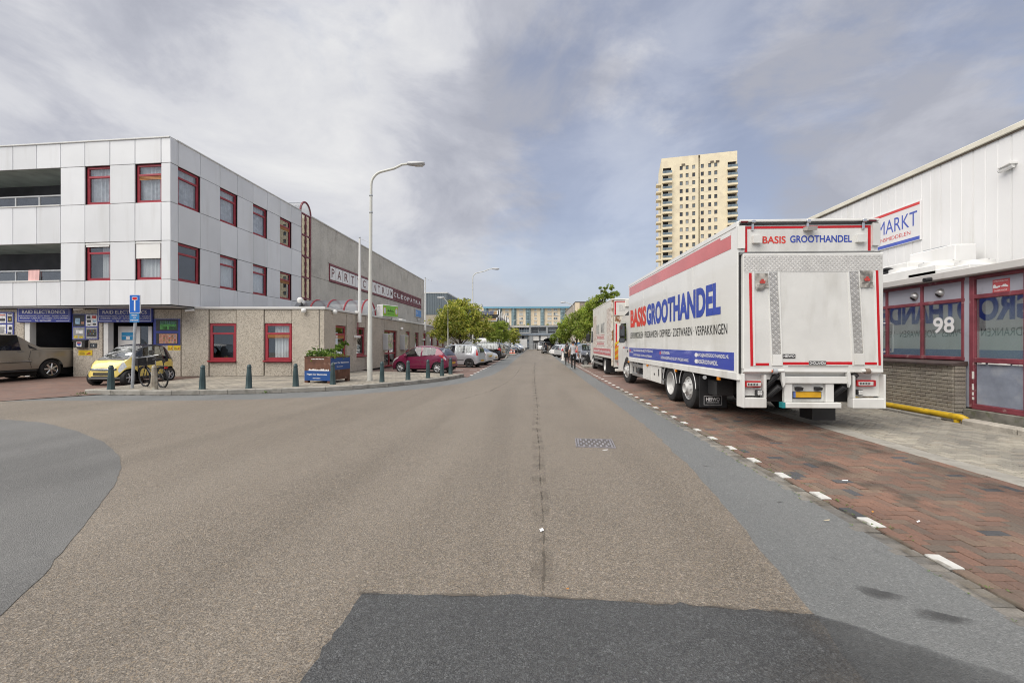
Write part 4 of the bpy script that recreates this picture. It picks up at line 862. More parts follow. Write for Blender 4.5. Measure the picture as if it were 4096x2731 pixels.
def flagpole(p, ytop, ybot, ylow, label):
 uu = F_LOWS.u(p); x, y = F_LOWS.at(uu, -.22); zt = F_LOWS.z(p, ytop); zb = F_LOWS.z(p, ybot); zl_ = F_LOWS.z(p, ylow)
 s = thing('flag_pole', label, 'flag pole', (x, y, zb), F_LOWS.a, 'white flag poles on the low roof edge')
 MB().tube([(0, 0, 0), (0, 0, zt - zb)], [.10, .05], 10).build('pole', m_paintw, s, smooth=40); MB().lathe([(0, .12), (.05, .08), (.05, .03), (0, 0)], 10).build('finial', m_steel, s, WM[s.name] @ Matrix.Translation((0, 0, zt - zb)))
 MB().box(-.12, .12, .0, .22, .5, .62).build('bracket', m_paintw, s); MB().tube([(0, .1, 0), (0, .1, zl_ - zb)], .035, 8).build('rail', m_redp, s); MB().box(-.3, .3, .06, .21, zl_ - zb - .12, zl_ - zb + .02, bev=.02).build('cleat_box', m_paintw, s)
 MB().tube([(0, 0, zt - zb), (.02, -.7, zt - zb - .25)], .012, 6).build('line', m_steel, s)
flagpole(1423, 955, 1289, 1343, 'white flag pole on wall left of the street lamp'); flagpole(1691, 1114, 1322, 1356, 'white flag pole at the far end of hall wall')
cy = CD(1479, 26.6)[1]; cx1 = -10.35; cx0 = -14.6; r = 1.12
cv = thing('barrel_canopy', 'clear plastic barrel canopy with red ribs on the low roof', 'canopy', ((cx0 + cx1) / 2, cy, ZS))
n = 20; arc = [(r * math.cos(math.pi * k / n), r * math.sin(math.pi * k / n) * .92) for k in range(n + 1)]
I4 = Matrix.Identity(4)
b = MB()
for k in range(n):
 (ya, za), (yb, zb) = arc[k], arc[k + 1]; b.quad((cx0, cy + ya, ZS + za), (cx0, cy + yb, ZS + zb), (cx1, cy + yb, ZS + zb), (cx1, cy + ya, ZS + za))
b.build('vault_sheet', m_clear, cv, I4, smooth=60, recalc=False)
for x in (-13.55, -12.5, -11.45, cx1):
 MB().tube([(x, cy + ya * 1.02, ZS + za * 1.02) for ya, za in arc], .05, 8).build('rib', m_red, cv, I4, smooth=40)
b = MB(); b.add([(cx1 - .02, cy + ya * .99, ZS + za * .99) for ya, za in arc], [tuple(range(n + 1))]); b.build('end_pane', m_clear, cv, I4)
gx, gy = CD(1531, 27.5); gx2, gy2 = CD(1592, 28.9); Fg = Face.pts((gx, gy), (gx2, gy2))
u1 = math.hypot(gx2 - gx, gy2 - gy); z0, z1 = Fg.z(1531, 1265), Fg.z(1531, 1217)
gs = thing('green_box_sign', 'green box sign with two round emblems and dark script on roof', 'sign', (gx, gy, z0))
MB().box(0, u1, 0, .5, z0, z1, bev=.02).build('sign_case', m_paintw, gs, Fg.M); MB().box(.03, u1 - .03, -.012, .002, z0 + .04, z1 - .04).build('sign_face', mat('bright_green_face', (.20, .50, .06), .4, var=.1), gs, Fg.M)
for q in (.12, .88):
 e1 = [(u1 * q + .15 * math.cos(t / 12 * math.pi), lerp(z0, z1, .5) + .27 * math.sin(t / 12 * math.pi)) for t in range(24)]
 MB().prism(e1, -.016, -.011, 'y').build('emblem_ring', pyl, gs, Fg.M)
 MB().prism([(lerp(u1 * q, x, .72), lerp(lerp(z0, z1, .5), z, .72)) for x, z in e1], -.02, -.015, 'y').build('emblem', mk('emblem_white', (.55, .62, .65)), gs, Fg.M)
b = MB()
for k in range(7):
 x0 = lerp(u1 * .3, u1 * .7, k / 7); h_ = (.05, .12, .03, .16, .06, .1, .04)[k]; zz_ = lerp(z0, z1, .48)
 b.tube([(x0, -.014, zz_ + h_), (x0 + .02, -.014, zz_), (x0 + u1 * .03, -.014, zz_ - .02), (x0 + u1 * .058, -.014, zz_ + .02)], .016, 5)
b.build('script_stroke', m_black, gs, Fg.M)
MB().box(u1 * .3, u1 * .72, -.016, -.011, lerp(z0, z1, .22), lerp(z0, z1, .25)).build('script_line', m_black, gs, Fg.M)
b = MB(); b.tube([(-.05, .25, z0 + .7), (-.75, .6, ZS)], .03, 6); b.tube([(.3, .25, z0), (.3, .3, ZS - .05)], .03, 6); b.tube([(u1 - .3, .25, z0), (u1 - .3, .3, ZS - .05)], .03, 6); b.build('support', m_steel, gs, Fg.M)
x, y = F_LOWS.at(uS(1640), 1.2); d = thing('roof_duct', 'pale bent ventilation duct lying on low roof behind green sign', 'duct', (x, y, ZS))
MB().tube([(0, -2.6, .05), (0, -2.2, .4), (0, 0, .38), (0, .4, .1)], .22, 12).build('pipe', m_paintw, d, smooth=40); MB().box(-.4, .4, .6, 1.6, -.05, .3, bev=.03).build('duct_box', m_paintw, d)
# right: low red framed building and white hall
XR = 9.2
yq = CD(3515, 12.3)[1]
F_R = Face((XR, yq), -math.pi / 2)
def fr(p0, p1, y0, y1, pc=None): pc = pc or (p0 + p1) / 2; return F_R.u(p0), F_R.u(p1), F_R.z(pc, y1), F_R.z(pc, y0)
zf = F_R.z(3950, 1062); zf1 = F_R.z(3950, 1093)     # fascia top / bottom
rb = thing('red_framed_shop_front', 'low shop front with faded red frames, lilac panels and brick plinth', 'building', (XR, yq - 3, 0))
m_lil = mat('lilac_panel', (.40, .41, .47), .5, var=.1, vs_=1.2, col2=(.30, .30, .33), c2=(.6, .75), c2s=3)
m_lil2 = mat('weathered_blue_panel', (.24, .27, .335), .6, var=.22, vs_=2.5, bump=.2, bs=14, col2=(.36, .38, .42), c2=(.50, .68), c2s=2.6)
m_sill = mat('brown_stone_sill', (.075, .055, .05), .5, var=.25, vs_=5)
m_facia = mat('grey_fascia', (.50, .49, .47), .5, var=.1, vs_=1.2, col2=(.36, .35, .33), c2=(.58, .75), c2s=2)
uA, uB, uC, uD, uE_, uG = [F_R.u(p) for p in (3533, 3671.5, 3838.5, 3874.5, 4092, 4300)]
u00 = uA - 14; u99 = uE_ + 5.5
zm1 = F_R.z(3755, 1208); zsl = F_R.z(3750, 1436); zmd = F_R.z(3985, 1177); zdl = F_R.z(3985, 1444); zdb = F_R.z(3985, 1647)
b = MB(); b.box(u00, u99, -.16, .35, zf1, zf, bev=.015); b.build('fascia', m_facia, rb, F_R.M)
MB().box(u00, u99, .35, 4.1, zf - .15, zf - .06).build('flat_roof', mat('roof_felt', (.2, .2, .2), .9), rb, F_R.M)
fr_ = MB(); fw = .062; y0, y1 = .07, .135
ups = [uA - 12.6 + 1.4 * k for k in range(9)] + [uA, uB, uC - .02]
for u in ups: fr_.box(u - fw / 2, u + fw / 2, y0, y1, zsl - .02, zf1 - .004, bev=.01)
lo_, hi_ = u00, uC + fw / 2
fr_.box(lo_, hi_, y0 + .003, y1 - .003, zf1 - .075, zf1 - .005, bev=.01); fr_.box(lo_, hi_, y0 + .003, y1 - .003, zm1 - .04, zm1 + .04, bev=.01); fr_.box(lo_, hi_, y0 + .003, y1 - .003, zsl - .01, zsl + .07, bev=.01)
fr_.build('frame', m_redp, rb, F_R.M)
f2 = MB(); fz = .10
for u in (uD, uE_, uE_ + 2.2, uE_ + 4.4): f2.box(u - .05, u + .05, y0 - .02, y1, zdb, zf1 - .004, bev=.01)
for za, zb_ in ((zf1 - .08, zf1 - .006), (zmd - .045, zmd + .045), (zdl - .05, zdl + .05), (zdb - .02, zdb + .09)): f2.box(uD, u99, y0 - .016, y1 - .004, za, zb_, bev=.01)
f2.build('frame', m_redp, rb, F_R.M)
m_flake = mat('flaking_white_paint', (.72, .70, .68), .8, var=.1)
b = MB()
for k in range(9):
 z = lerp(zdb + .1, zdl - .1, rr.random()); b.box(uD + .02, uD + .05 + .012 * rr.random(), y0 - .022 - .0004 * k, y0 - .016, z, z + .03 + .08 * rr.random())
for k in range(8):
 u = lerp(uD + .1, uE_ - .05, k / 8 + rr.random() * .05); b.box(u, u + .05 + .14 * rr.random(), y0 - .018 - .0004 * k, y0 - .012, zdl - .075, zdl - .04 - .02 * rr.random())
b.build('flaking_paint', m_flake, rb, F_R.M)
prev = u00
cells = list(zip(ups[:-1], ups[1:])); gR = glass('shop_window_glass', (.92, .95, .95), 4.2, .004)
for a, c in cells:
 MB().box(a + fw / 2, c - fw / 2, .105, .125, zm1 + .04, zf1 - .07, bev=.004).build('panel', m_lil, rb, F_R.M)
 MB().box(a + fw / 2, c - fw / 2, .11, .118, zsl + .06, zm1 - .04).build('pane', gR, rb, F_R.M)
for a, c in ((uD, uE_), (uE_, uE_ + 2.2), (uE_ + 2.2, uE_ + 4.4)):
 MB().box(a + .06, c - .06, .10, .12, zmd + .04, zf1 - .08, bev=.004).build('panel', m_lil, rb, F_R.M)
 MB().box(a + .06, c - .06, .11, .118, zdl + .05, zmd - .04).build('pane', gR, rb, F_R.M)
 MB().box(a + .06, c - .06, .10, .13, zdb + .09, zdl - .05, bev=.006).build('lower_panel', m_lil2, rb, F_R.M)
MB().box(uC + fw / 2 - .02, uD - .06, .08, .14, zdb, zf1 - .006, bev=.006).build('post_panel', m_lil, rb, F_R.M)
m_bl = mat('vertical_blind', (.58, .62, .60), .8, var=.1); b = MB()
u = u00
while u < u99:
 if not (uC < u < uD): b.quad((u, .28, zsl), (u + .07, .34, zsl), (u + .07, .34, zf1), (u, .28, zf1))
 u += .089
b.build('slat_blinds', m_bl, rb, F_R.M, recalc=False)
m_film = mat('frosted_film', (.52, .62, .60), .6, var=.05)
b = MB(); b.box(u00, uC, .128, .131, zsl + .05, lerp(zsl, zm1, .46)); b.box(uD, u99, .128, .131, zdl, lerp(zdl, zmd, .46)); b.build('frosted_film', m_film, rb, F_R.M)
MB().box(u00, u99, .8, .85, 0, zf1).build('inner_wall', m_inside, rb, F_R.M)
text('98', *[F_R.u(p) for p in (3714, 3798)], F_R.z(3756, 1332), F_R.z(3756, 1268), .105, m_letw, rb, F_R.M, 'house_number', bold=.02)
def cowl(p, y, label):
 x, yy_ = F_R.at(F_R.u(p)); c = thing('vent_cowl', label, 'vent', (x, yy_, F_R.z(p, y)), F_R.a, 'round metal vent cowls on the lilac panels')
 n_ = 14; prof = [(.125 * math.cos(t / 8 * math.pi / 2), .0 + .13 * math.sin(t / 8 * math.pi / 2)) for t in range(9)]
 M_ = WM[c.name] @ Matrix.Translation((0, .12, 0)) @ Matrix.Scale(.82, 4) @ Matrix.Rotation(math.pi / 2, 4, 'X')
 MB().lathe([(.14, 0), (.14, .015), (.125, .016)] + prof[1:], 18).build('hood', mat('brushed_metal', (.5, .5, .5), .38, .7), c, M_, smooth=50)
 MB().lathe([(r * 1.03, z * 1.03) for r, z in prof[2:-1]], 8, a0=math.radians(195), a1=math.radians(305)).build('opening', m_black, c, M_, smooth=50)
cowl(3642, 1186, 'round metal vent cowl in the panel nearer the truck'); cowl(3743, 1172, 'round metal vent cowl in the panel above number 98')
u0, u1, z0, z1 = fr(3952, 4019, 1116, 1168)
ts = thing('tow_away_sign', 'red and white keep exit free sign with tow truck emblem', 'sign', (XR, yq - u0, z0))
MB().box(u0, u1, .085, .098, z0, z1, bev=.003).build('plate', mat('sign_red', (.55, .10, .11), .5, var=.08), ts, F_R.M)
L_ = lambda x: lerp(u0, u1, x); Z_ = lambda x: lerp(z0, z1, x)
text('UITRIT VRIJLATEN', L_(.08), L_(.92), Z_(.78), Z_(.90), .084, m_letw, ts, F_R.M, bold=.01); text('DAG EN NACHT', L_(.12), L_(.88), Z_(.08), Z_(.2), .084, m_letw, ts, F_R.M, bold=.01)
MB().prism([(L_(x), Z_(z)) for x, z in ((.05, .34), (.3, .34), (.45, .38), (.5, .5), (.45, .52), (.25, .46), (.16, .62), (.06, .58))], .081, .085, 'y').build('truck_emblem', m_letw, ts, F_R.M)
MB().prism([(L_(x), Z_(z)) for x, z in ((.55, .40), (.93, .36), (.94, .46), (.86, .5), (.8, .58), (.66, .58), (.6, .5), (.54, .48))], .081, .085, 'y').build('car_emblem', m_letw, ts, F_R.M)
x, y = F_R.at(F_R.u(3530)); MB().tube([(0, .06, 0), (0, -.03, 0), (0, -.03, .75), (0, .06, .75)], .022, 8).build('door_grip', m_paintw, rb, Matrix.Translation((x, y, 1.42)) @ Matrix.Rotation(F_R.a, 4, 'Z'), smooth=40)
b = MB(); b.tube([(F_R.u(3752), -.15, zf - .12), (F_R.u(3752), -.3, zf - .14)], .05, 10); b.build('overflow_spout', m_black, rb, F_R.M)
uP1 = F_R.u(3853); zt_ = zsl - .11; zbt = .17
m_brick = rmat('grey_brick', [(0, (.37, .335, .28)), (.3, (.41, .375, .32)), (.55, (.34, .305, .26)), (.8, (.385, .355, .30))], .9, .2, 50, .5)
MB().box(u00, uP1 - .012, -.19, .05, -.05, zt_ - .01).build('mortar', mat('brick_mortar', (.19, .17, .145), .95, var=.25, vs_=6), rb, F_R.M)
rows = 12; hb = (zt_ - zbt) / rows; lb = .262
def brick_me(l): return MB().box(-l / 2 + .007, l / 2 - .007, -.016, .05, .006, hb - .006, bev=.006)
bme = brick_me(lb).build('brick', m_brick, rb, F_R.M @ Matrix.Translation((uP1 - lb / 2, -.19, zbt)))
half = None; rest = MB(); cnt = 0
for r_ in range(rows):
 u = uP1; k = 0
 while u > u00:
  l = lb if not (k == 0 and r_ % 2) else lb / 2
  if not (r_ == 0 and k == 0):
   T = F_R.M @ Matrix.Translation((u - l / 2, -.19 + rr.gauss(0, .002), zbt + r_ * hb)) @ Matrix.Rotation(rr.gauss(0, .004), 4, 'Y')
   if u > uA - 1.2:
    if l < lb:
     if half is None: half = brick_me(l).build('brick', m_brick, rb, T)
     else: put('brick', half.data, rb, T)
    else: put('brick', bme.data, rb, T)
   elif l == lb: brick_me(l); rest.box(u - l + .007, u - .007, -.206, -.14, zbt + r_ * hb + .006, zbt + (r_ + 1) * hb - .006)
  u -= l; k += 1
stuff(rest.build('bricks', m_brick, rb, F_R.M))
b = MB()
for r_ in range(rows): b.box(uP1 + .0, uP1 + .016, -.18, .04, zbt + r_ * hb + .006, zbt + (r_ + 1) * hb - .006)
b.build('brick_return', m_brick, rb, F_R.M)
b = MB(); b.prism([(-.27, zt_ - .01), (-.27, zt_ + .03), (.055, zsl - .025), (.055, zt_ - .01)], u00, uP1 + .04, 'x'); b.build('window_sill', m_sill, rb, F_R.M)
MB().box(u00, uP1, -.24, .05, -.05, zbt - .006, bev=.01).build('plinth_base', m_conc, rb, F_R.M); MB().box(uP1 + .02, u99, -.03, .3, -.05, zdb - .022, bev=.01).build('threshold', mat('mossy_concrete', (.2, .19, .165), .9, var=.3, vs_=5, col2=(.11, .12, .07), c2=(.52, .65), c2s=6), rb, F_R.M)
MB().box(F_R.u(3522), F_R.u(3545), -.225, -.20, F_R.z(3530, 1531), F_R.z(3530, 1515)).build('wall_vent', mat('rusty_vent', (.11, .06, .04), .8), rb, F_R.M)
m_yel = mat('yellow_pipe_paint', (.62, .40, .015), .45, var=.2, vs_=5, col2=(.30, .19, .03), c2=(.62, .72), c2s=9)
uK = F_R.u(3937); cp = thing('yellow_crash_pipe', 'yellow painted crash pipe along the foot of the brick plinth', 'crash rail', (*F_R.at(uK, -.4), 0))
MB().tube([(u00, -.42, .115), (uK - .2, -.42, .115), (uK - .03, -.42, .115), (uK + .03, -.40, .10), (uK + .05, -.38, -.05)], [.064, .064, .068, .066, .06], 14).build('pipe', m_yel, cp, F_R.M, smooth=50)
for k in range(8): MB().tube([(uK - .12 - 1.5 * k, -.42, -.05), (uK - .12 - 1.5 * k, -.42, .06)], .05, 8).build('foot', m_yel, cp, F_R.M)
kr = thing('kerb_edge', 'row of worn concrete kerb stones below the yellow pipe', 'kerb', (*F_R.at(uK, -.5), 0))
u = uK - .35
for k in range(12):
 MB().box(u - .99, u - .008, -.60, -.50, -.08, .055 + rr.gauss(0, .006), bev=.015).build('kerb_stone', m_conc, kr, F_R.M); u -= 1.0
u = uK + .1
for k in range(5):
 MB().box(u + .006, u + .99, -.56, -.30, -.08, .125 + rr.gauss(0, .008), bev=.03).build('kerb_stone', mat('pale_kerb_stone', (.40, .37, .32), .9, var=.2, vs_=4, bump=.5, bs=40), kr, F_R.M); u += 1.0
m_weed = mat('weed_leaf', (.10, .16, .035), .7, var=.3, vs_=20)
def weed(label, p, y, s, n_, z=0.01, flowers=0, nm='weed'):
 x, yy_ = G(p, y); w_ = thing(nm, label, 'weed', (x, yy_, z)); b = MB()
 for k in range(n_):
  a = rr.random() * 6.28; d = abs(rr.gauss(0, s)); h_ = rr.random() * s * .7; q = .02 + .03 * rr.random(); c_ = Vector((d * math.cos(a), d * math.sin(a), h_)); e1 = Vector((rr.gauss(0, 1), rr.gauss(0, 1), rr.gauss(0, .5))).normalized() * q; e2 = Vector((rr.gauss(0, 1), rr.gauss(0, 1), rr.gauss(0, .6))).normalized() * q
  b.quad(c_ - e1, c_ - e2 * .6, c_ + e1, c_ + e2 * .6)
 b.build('leaves', m_weed, w_, recalc=False)
 for k in range(flowers):
  a = Vector((rr.gauss(0, .12), rr.gauss(0, .12), .30 + .12 * rr.random())); MB().tube([(a.x * .3, a.y * .3, 0), a], .004, 5).build('stem', m_weed, w_); MB().lathe([(.0, -.005), (.028, .0), (.0, .008)], 8).build('flower', mat('yellow_flower', (.75, .55, .01), .7), w_, WM[w_.name] @ Matrix.Translation(a))
weed('green weed clump at end of the yellow pipe', 3915, 1690, .09, 60)
weed('small weed in front of the yellow pipe, left of pipe end', 3822, 1679, .07, 34)
weed('flowering yellow weed at the foot of brick plinth', 3845, 1640, .08, 30, .02, 4)
weed('small weed beside the pale kerb stone at right', 4010, 1708, .08, 36); weed('tuft of weed at right frame edge by the threshold', 4085, 1690, .10, 40)
weed('small weed against the pavement kerb under the first window', 1060, 1573, .1, 20); weed('small weed at left tip of the pavement kerb', 322, 1580, .12, 20)
# white hall
XH = 13.0; F_H = Face((XH, CD(3460, 22)[1]), -math.pi / 2)
hb_ = thing('white_metal_hall', 'tall white metal clad hall with yellowed roof edge behind the shop front', 'building', (XH, 8, 3))
zt = F_H.z(3780, 651); uh0 = F_H.u(3100) - 14; uh1 = F_H.u(4096) + 6
m_clad = mat('white_cladding', (.77, .77, .765), .4, var=.03, vs_=.5, col2=(.64, .635, .60), c2=(.56, .82), c2s=1.4, stretch=(1, 1, .1))
u = uh0; k = 0
while u < uh1:
 b = MB(); wd = 1.02; prof = [(0, .0), (.015, .03), (.03, .0), (.33, .0), (.34, .012), (.36, .012), (.37, .0), (.67, .0), (.68, .012), (.70, .012), (.71, .0), (1.0, .0), (wd, .03)]
 n_ = len(prof); b.add([(u + p, d, z) for z in (2.2, zt) for p, d in prof], [(i, i + 1, n_ + i + 1, n_ + i) for i in range(n_ - 1)])
 b.build('cladding_panel', m_clad, hb_, F_H.M, recalc=False); u += wd
MB().box(uh0, uh1, .06, 12, 0, zt - .02).build('core', m_dark, hb_, F_H.M)
m_edge = mat('yellowed_roof_edge', (.70, .67, .57), .45, var=.1, vs_=1.5)
MB().box(uh0, uh1, -.09, .25, zt + .02, zt + .19, bev=.02).build('roof_edge', m_edge, hb_, F_H.M); MB().box(uh0, uh1, -.05, .2, zt - .02, zt + .018).build('under_edge_strip', mat('brown_trim', (.11, .085, .06), .6), hb_, F_H.M)  # roof edge with a solid dark brown strip directly below it
ms = thing('market_sign', 'white sign board with blue capitals between red and blue stripes', 'sign', (XH, F_H.at(F_H.u(3689))[1], 4))
u1 = F_H.u(3689); u0 = F_H.u(3515) - 5.2; z0 = F_H.z(3689, 958); z1 = F_H.z(3689, 800)
MB().box(u0, u1, -.06, -.005, z0, z1, bev=.006).build('board', mat('sign_board_white', (.74, .73, .73), .4, var=.03), ms, F_H.M)
m_sr = mat('stripe_red', (.62, .06, .06), .45); m_sb = mat('stripe_blue', (.08, .12, .46), .45)
MB().box(u0 + .02, u1 - .03, -.066, -.059, lerp(z0, z1, .905), lerp(z0, z1, .972)).build('stripe', m_sr, ms, F_H.M); MB().box(u0 + .02, u1 - .03, -.066, -.059, lerp(z0, z1, .02), lerp(z0, z1, .105)).build('stripe', m_sb, ms, F_H.M)
um = F_H.u(3517); ut = F_H.u(3676)
text('MARKT', um, ut, lerp(z0, z1, .40), lerp(z0, z1, .77), -.062, m_sb, ms, F_H.M); text('BASIS', um - (ut - um) * 1.1, um - .35, lerp(z0, z1, .40), lerp(z0, z1, .77), -.062, m_sr, ms, F_H.M, bold=.012)
ue = F_H.u(3649); text('LEVENSMIDDELEN', ue - (ue - F_H.u(3516)) * 14 / 11.6, ue, lerp(z0, z1, .20), lerp(z0, z1, .30), -.062, m_sr, ms, F_H.M)
x, y = F_H.at(F_H.u(4046)); c = thing('security_camera', 'white security camera high on the white hall wall', 'camera', (x, y, F_H.z(4046, 671)), F_H.a)
MB().prism([(-.16, .02), (.16, .06), (.16, .10), (-.16, .06)], -.22, .03, 'y').build('hood', m_paintw, c); MB().tube([(-.18, -.12, -.03), (.12, -.08, .02)], .06, 12).build('body', m_paintw, c, smooth=40); MB().tube([(-.19, -.12, -.032), (-.2, -.121, -.034)], .04, 12).build('lens', m_black, c)
def cooler(label, p, ybase, ytop, wd, dp, fans, side=True):
 F_ = Face((11.6, 0), -math.pi / 2); u = F_.u(p); x, y = F_.at(u); z0 = zf - .06; h_ = F_.z(p, ytop) - z0
 c = thing('cooling_unit', label, 'cooling unit', (x, y, z0), F_.a, 'white cooling units on the low roof')
 MB().box(-wd / 2, wd / 2, -dp / 2, dp / 2, .06, h_, bev=.02).build('cabinet', m_paintw, c)
 MB().box(-wd / 2 + .1, wd / 2 - .1, -dp / 2 + .1, dp / 2 - .1, 0, .06).build('skid', m_steel, c)
 for q in range(fans):
  fx = lerp(-wd / 2, wd / 2, (q + .5) / fans); R0 = min(.48, wd / fans * .42)
  f_ = MB().lathe([(R0, h_), (R0, h_ + .13), (R0 - .03, h_ + .14), (R0 - .06, h_ + .10), (R0 - .06, h_)], 20).build('fan_ring', m_paintw, c, WM[c.name] @ Matrix.Translation((fx, 0, 0)), smooth=40)
  b = MB(); b.box(-R0, R0, -.008, .008, h_ + .135, h_ + .143); b.box(-.008, .008, -R0, R0, h_ + .136, h_ + .142); b.build('fan_guard', m_black, f_)
cooler('white cooling unit with two roof fans nearest the sign', 3690, 0, 1082, 2.1, 1.1, 2); cooler('white cooling unit with roof fans, right of the other', 3830, 0, 1078, 1.8, 1.1, 2)
F_ = Face((11.9, 0), -math.pi / 2)
x, y = F_.at(F_.u(3560)); c = thing('fan_unit', 'white fan unit with two black side fans beside the truck corner', 'cooling unit', (x, y, zf - .06), F_.a)
MB().box(-1.5, 1.1, -.35, .35, .05, 1.0, bev=.02).build('cabinet', m_paintw, c)
for fx in (-.75, .35):
 fM = WM[c.name] @ Matrix.Translation((fx, -.36, .55)) @ Matrix.Rotation(math.pi / 2, 4, 'X')
 f_ = MB().lathe([(.40, 0), (.40, .05), (.34, .06), (.34, .01), (0, .01)], 20).build('fan', m_black, c, fM, smooth=40)
 b = MB()
 for k in range(6):
  a = k * math.pi / 3; b.box(.05, .32, -.06, .06, .03, .04, M=Matrix.Rotation(a, 4, 'Z') @ Matrix.Rotation(.4, 4, 'X'))
 b.lathe([(0, .06), (.07, .05), (.07, .02)], 10); b.build('blade', m_black, f_)
x, y = F_.at(F_.u(3690), .55); c = thing('duct_box', 'pale boxed duct against the hall wall under the sign', 'duct', (x, y, zf - .06), F_.a); MB().box(-.75, .75, -.3, .3, 0, 1.35, bev=.02).build('casing', m_clad, c); MB().box(-.5, .2, -.1, .1, 1.35, 1.42).build('cap', m_steel, c)
b = MB()
for k in range(230):
 y = 1.8 + 11 * rr.random() ** 1.3; x = rr.choice((2.84, 3.04, 3.155, 3.16)) + rr.gauss(0, .012); leaf_ = .008 + .012 * rr.random()
 for q in range(5): a = rr.random() * 6.28; b.quad((x, y, 0), (x + leaf_ * math.cos(a) - .003, y + leaf_ * math.sin(a), leaf_ * .7), (x + 1.6 * leaf_ * math.cos(a), y + 1.6 * leaf_ * math.sin(a), leaf_ * .9), (x + leaf_ * math.cos(a) + .003, y + leaf_ * math.sin(a), leaf_ * .6))
o = b.build('joint_weeds', m_weed, recalc=False); stuff(o); o['label'] = 'tiny weeds growing in the joints along the gutter'
# wheels
m_alu = mat('aluminium', (.55, .56, .57), .32, .9, var=.08, vs_=6); m_rimw = mat('truck_rim_grey', (.50, .50, .49), .45, .2, var=.15, vs_=8); m_rimd = mat('dark_rim', (.03, .03, .032), .4)
RX90 = Matrix.Rotation(math.pi / 2, 4, 'Y')
def wheel(par, x, y, z, R, W, out, style='alloy', M0=None, n=36, yaw=0.0, rimm=None, nspoke=7, lod=0):
 base = (M0 if M0 is not None else world_of(par)) @ Matrix.Translation((x, y, z)) @ Matrix.Rotation(yaw, 4, 'Z')
 M = base @ Matrix.Rotation(-math.pi / 2 * out, 4, 'X')      # local z -> outwards
 n = n if not lod else 18; rr_ = R * (.66 if style != 'truck' else .59)
 t = MB().lathe([(rr_, -W + .02), (R * .93, -W), (R, -W * .86), (R, -W * .14), (R * .985, -W * .06), (R * .93, 0), (R * .80, .008), (rr_ * 1.03, -.004), (rr_, -.02), (rr_ * .97, -W * .5)], n)
 T = t.build('wheel', m_rubber, par, M, smooth=35)
 rimm = rimm or m_alu
 b = MB()
 if style == 'truck':
  b.lathe([(rr_, -.02), (rr_ * .97, .0), (rr_ * .92, -.02), (rr_ * .88, -.05), (rr_ * .78, -.03), (rr_ * .62, .02), (rr_ * .5, .05), (rr_ * .47, .09), (rr_ * .40, .10), (rr_ * .36, .05), (0, .05)], n)
  for k in range(10):
   a = k * math.pi / 5; b.lathe([(0, .03), (.016, .03), (.018, -.01)], 6, M=Matrix.Translation((rr_ * .70 * math.cos(a), rr_ * .70 * math.sin(a), 0)))
  b.build('rim', rimm, T, M, smooth=35)
 elif style == 'dish':
  b.lathe([(rr_, -.01), (rr_ * .97, .005), (rr_ * .93, -.02), (rr_ * .90, -.12), (rr_ * .80, -.17), (rr_ * .5, -.16), (rr_ * .46, -.10), (0, -.10)], n).build('rim', rimm, T, M, smooth=35)
 else:
  b.lathe([(rr_, -.02), (rr_ * .99, -.003), (rr_ * .93, -.012), (rr_ * .92, -W * .4)], n)
  sw = rr_ * (.17 if nspoke <= 7 else .12)
  for k in range(nspoke):
   a = 2 * math.pi * k / nspoke; Q = Matrix.Rotation(a, 4, 'Z')
   b.add([Q @ Vector(p) for p in ((rr_ * .18, -sw * .9, -.012), (rr_ * .95, -sw * .7, -.02), (rr_ * .95, sw * .7, -.02), (rr_ * .18, sw * .9, -.012), (rr_ * .2, 0, .002), (rr_ * .95, 0, -.008))],
     [(0, 1, 5, 4), (4, 5, 2, 3), (0, 4, 3), (1, 2, 5)])
  b.lathe([(rr_ * .24, -.03), (rr_ * .24, .0), (rr_ * .18, .008), (0, .009)], 14); b.build('rim', rimm, T, M, smooth=35)
  MB().lathe([(rr_ * .95, -.06), (0, -.055)], 18).build('brake_disc', m_rimd, T, M)
 return T
def wheelx(par, x, y, z, R, W, left, style, yaw=0, rimm=None):
 M0 = world_of(par) @ Matrix.Translation((x, y, z)) @ Matrix.Rotation(yaw, 4, 'Z') @ Matrix.Rotation(math.pi / 2, 4, 'Z')
 return wheel(par, 0, 0, 0, R, W, 1 if left else -1, style, M0=M0, n=40, rimm=rimm)
# the white box truck (rear-left ground corner is its origin; x right, y forwards)
TH = math.radians(0.8)
tp = CD(2950, 8.25); TMx = Matrix.Translation((*tp, 0)) @ Matrix.Rotation(TH, 4, 'Z')
trk = thing('box_truck', 'large white box lorry with red and blue lettering, rear towards viewer', 'truck', M=TMx)
FS = Face(tp, -math.pi / 2 + TH)
RX = lambda p: (p - 2950) / 215.4
RZ = lambda p: CAMH + (HOR - p) / 209.0
sy = lambda p: -FS.u(p)
W_, LB, ZT, ZBX = 2.6, -FS.u(2515), 3.99, .95
m_tw = mat('lorry_white', (.77, .77, .745), .22, var=.03, vs_=.8, coat=.5, col2=(.62, .61, .565), c2=(.56, .85), c2s=1.5, stretch=(1, 1, .25))
m_tw2 = mat('lorry_white_dull', (.70, .70, .675), .4, var=.05, vs_=2.5, col2=(.52, .51, .47), c2=(.52, .80), c2s=2.6, stretch=(1, 1, .3))
m_sred = mat('reflector_red', (.55, .008, .015), .3, var=.08); m_pink = mat('faded_red_band', (.60, .14, .14), .28, var=.12, vs_=.8, coat=.4)
m_bband = mat('band_blue', (.04, .07, .40), .28, var=.05, coat=.4); m_lred = mat('letter_red', (.62, .045, .03), .4); m_lblu = mat('letter_blue', (.035, .07, .38), .4); m_lblk = mat('letter_black', (.02, .02, .02), .5)
MB().box(0, W_, .04, LB, ZBX, ZT, bev=.02).build('cargo_box', m_tw, trk)
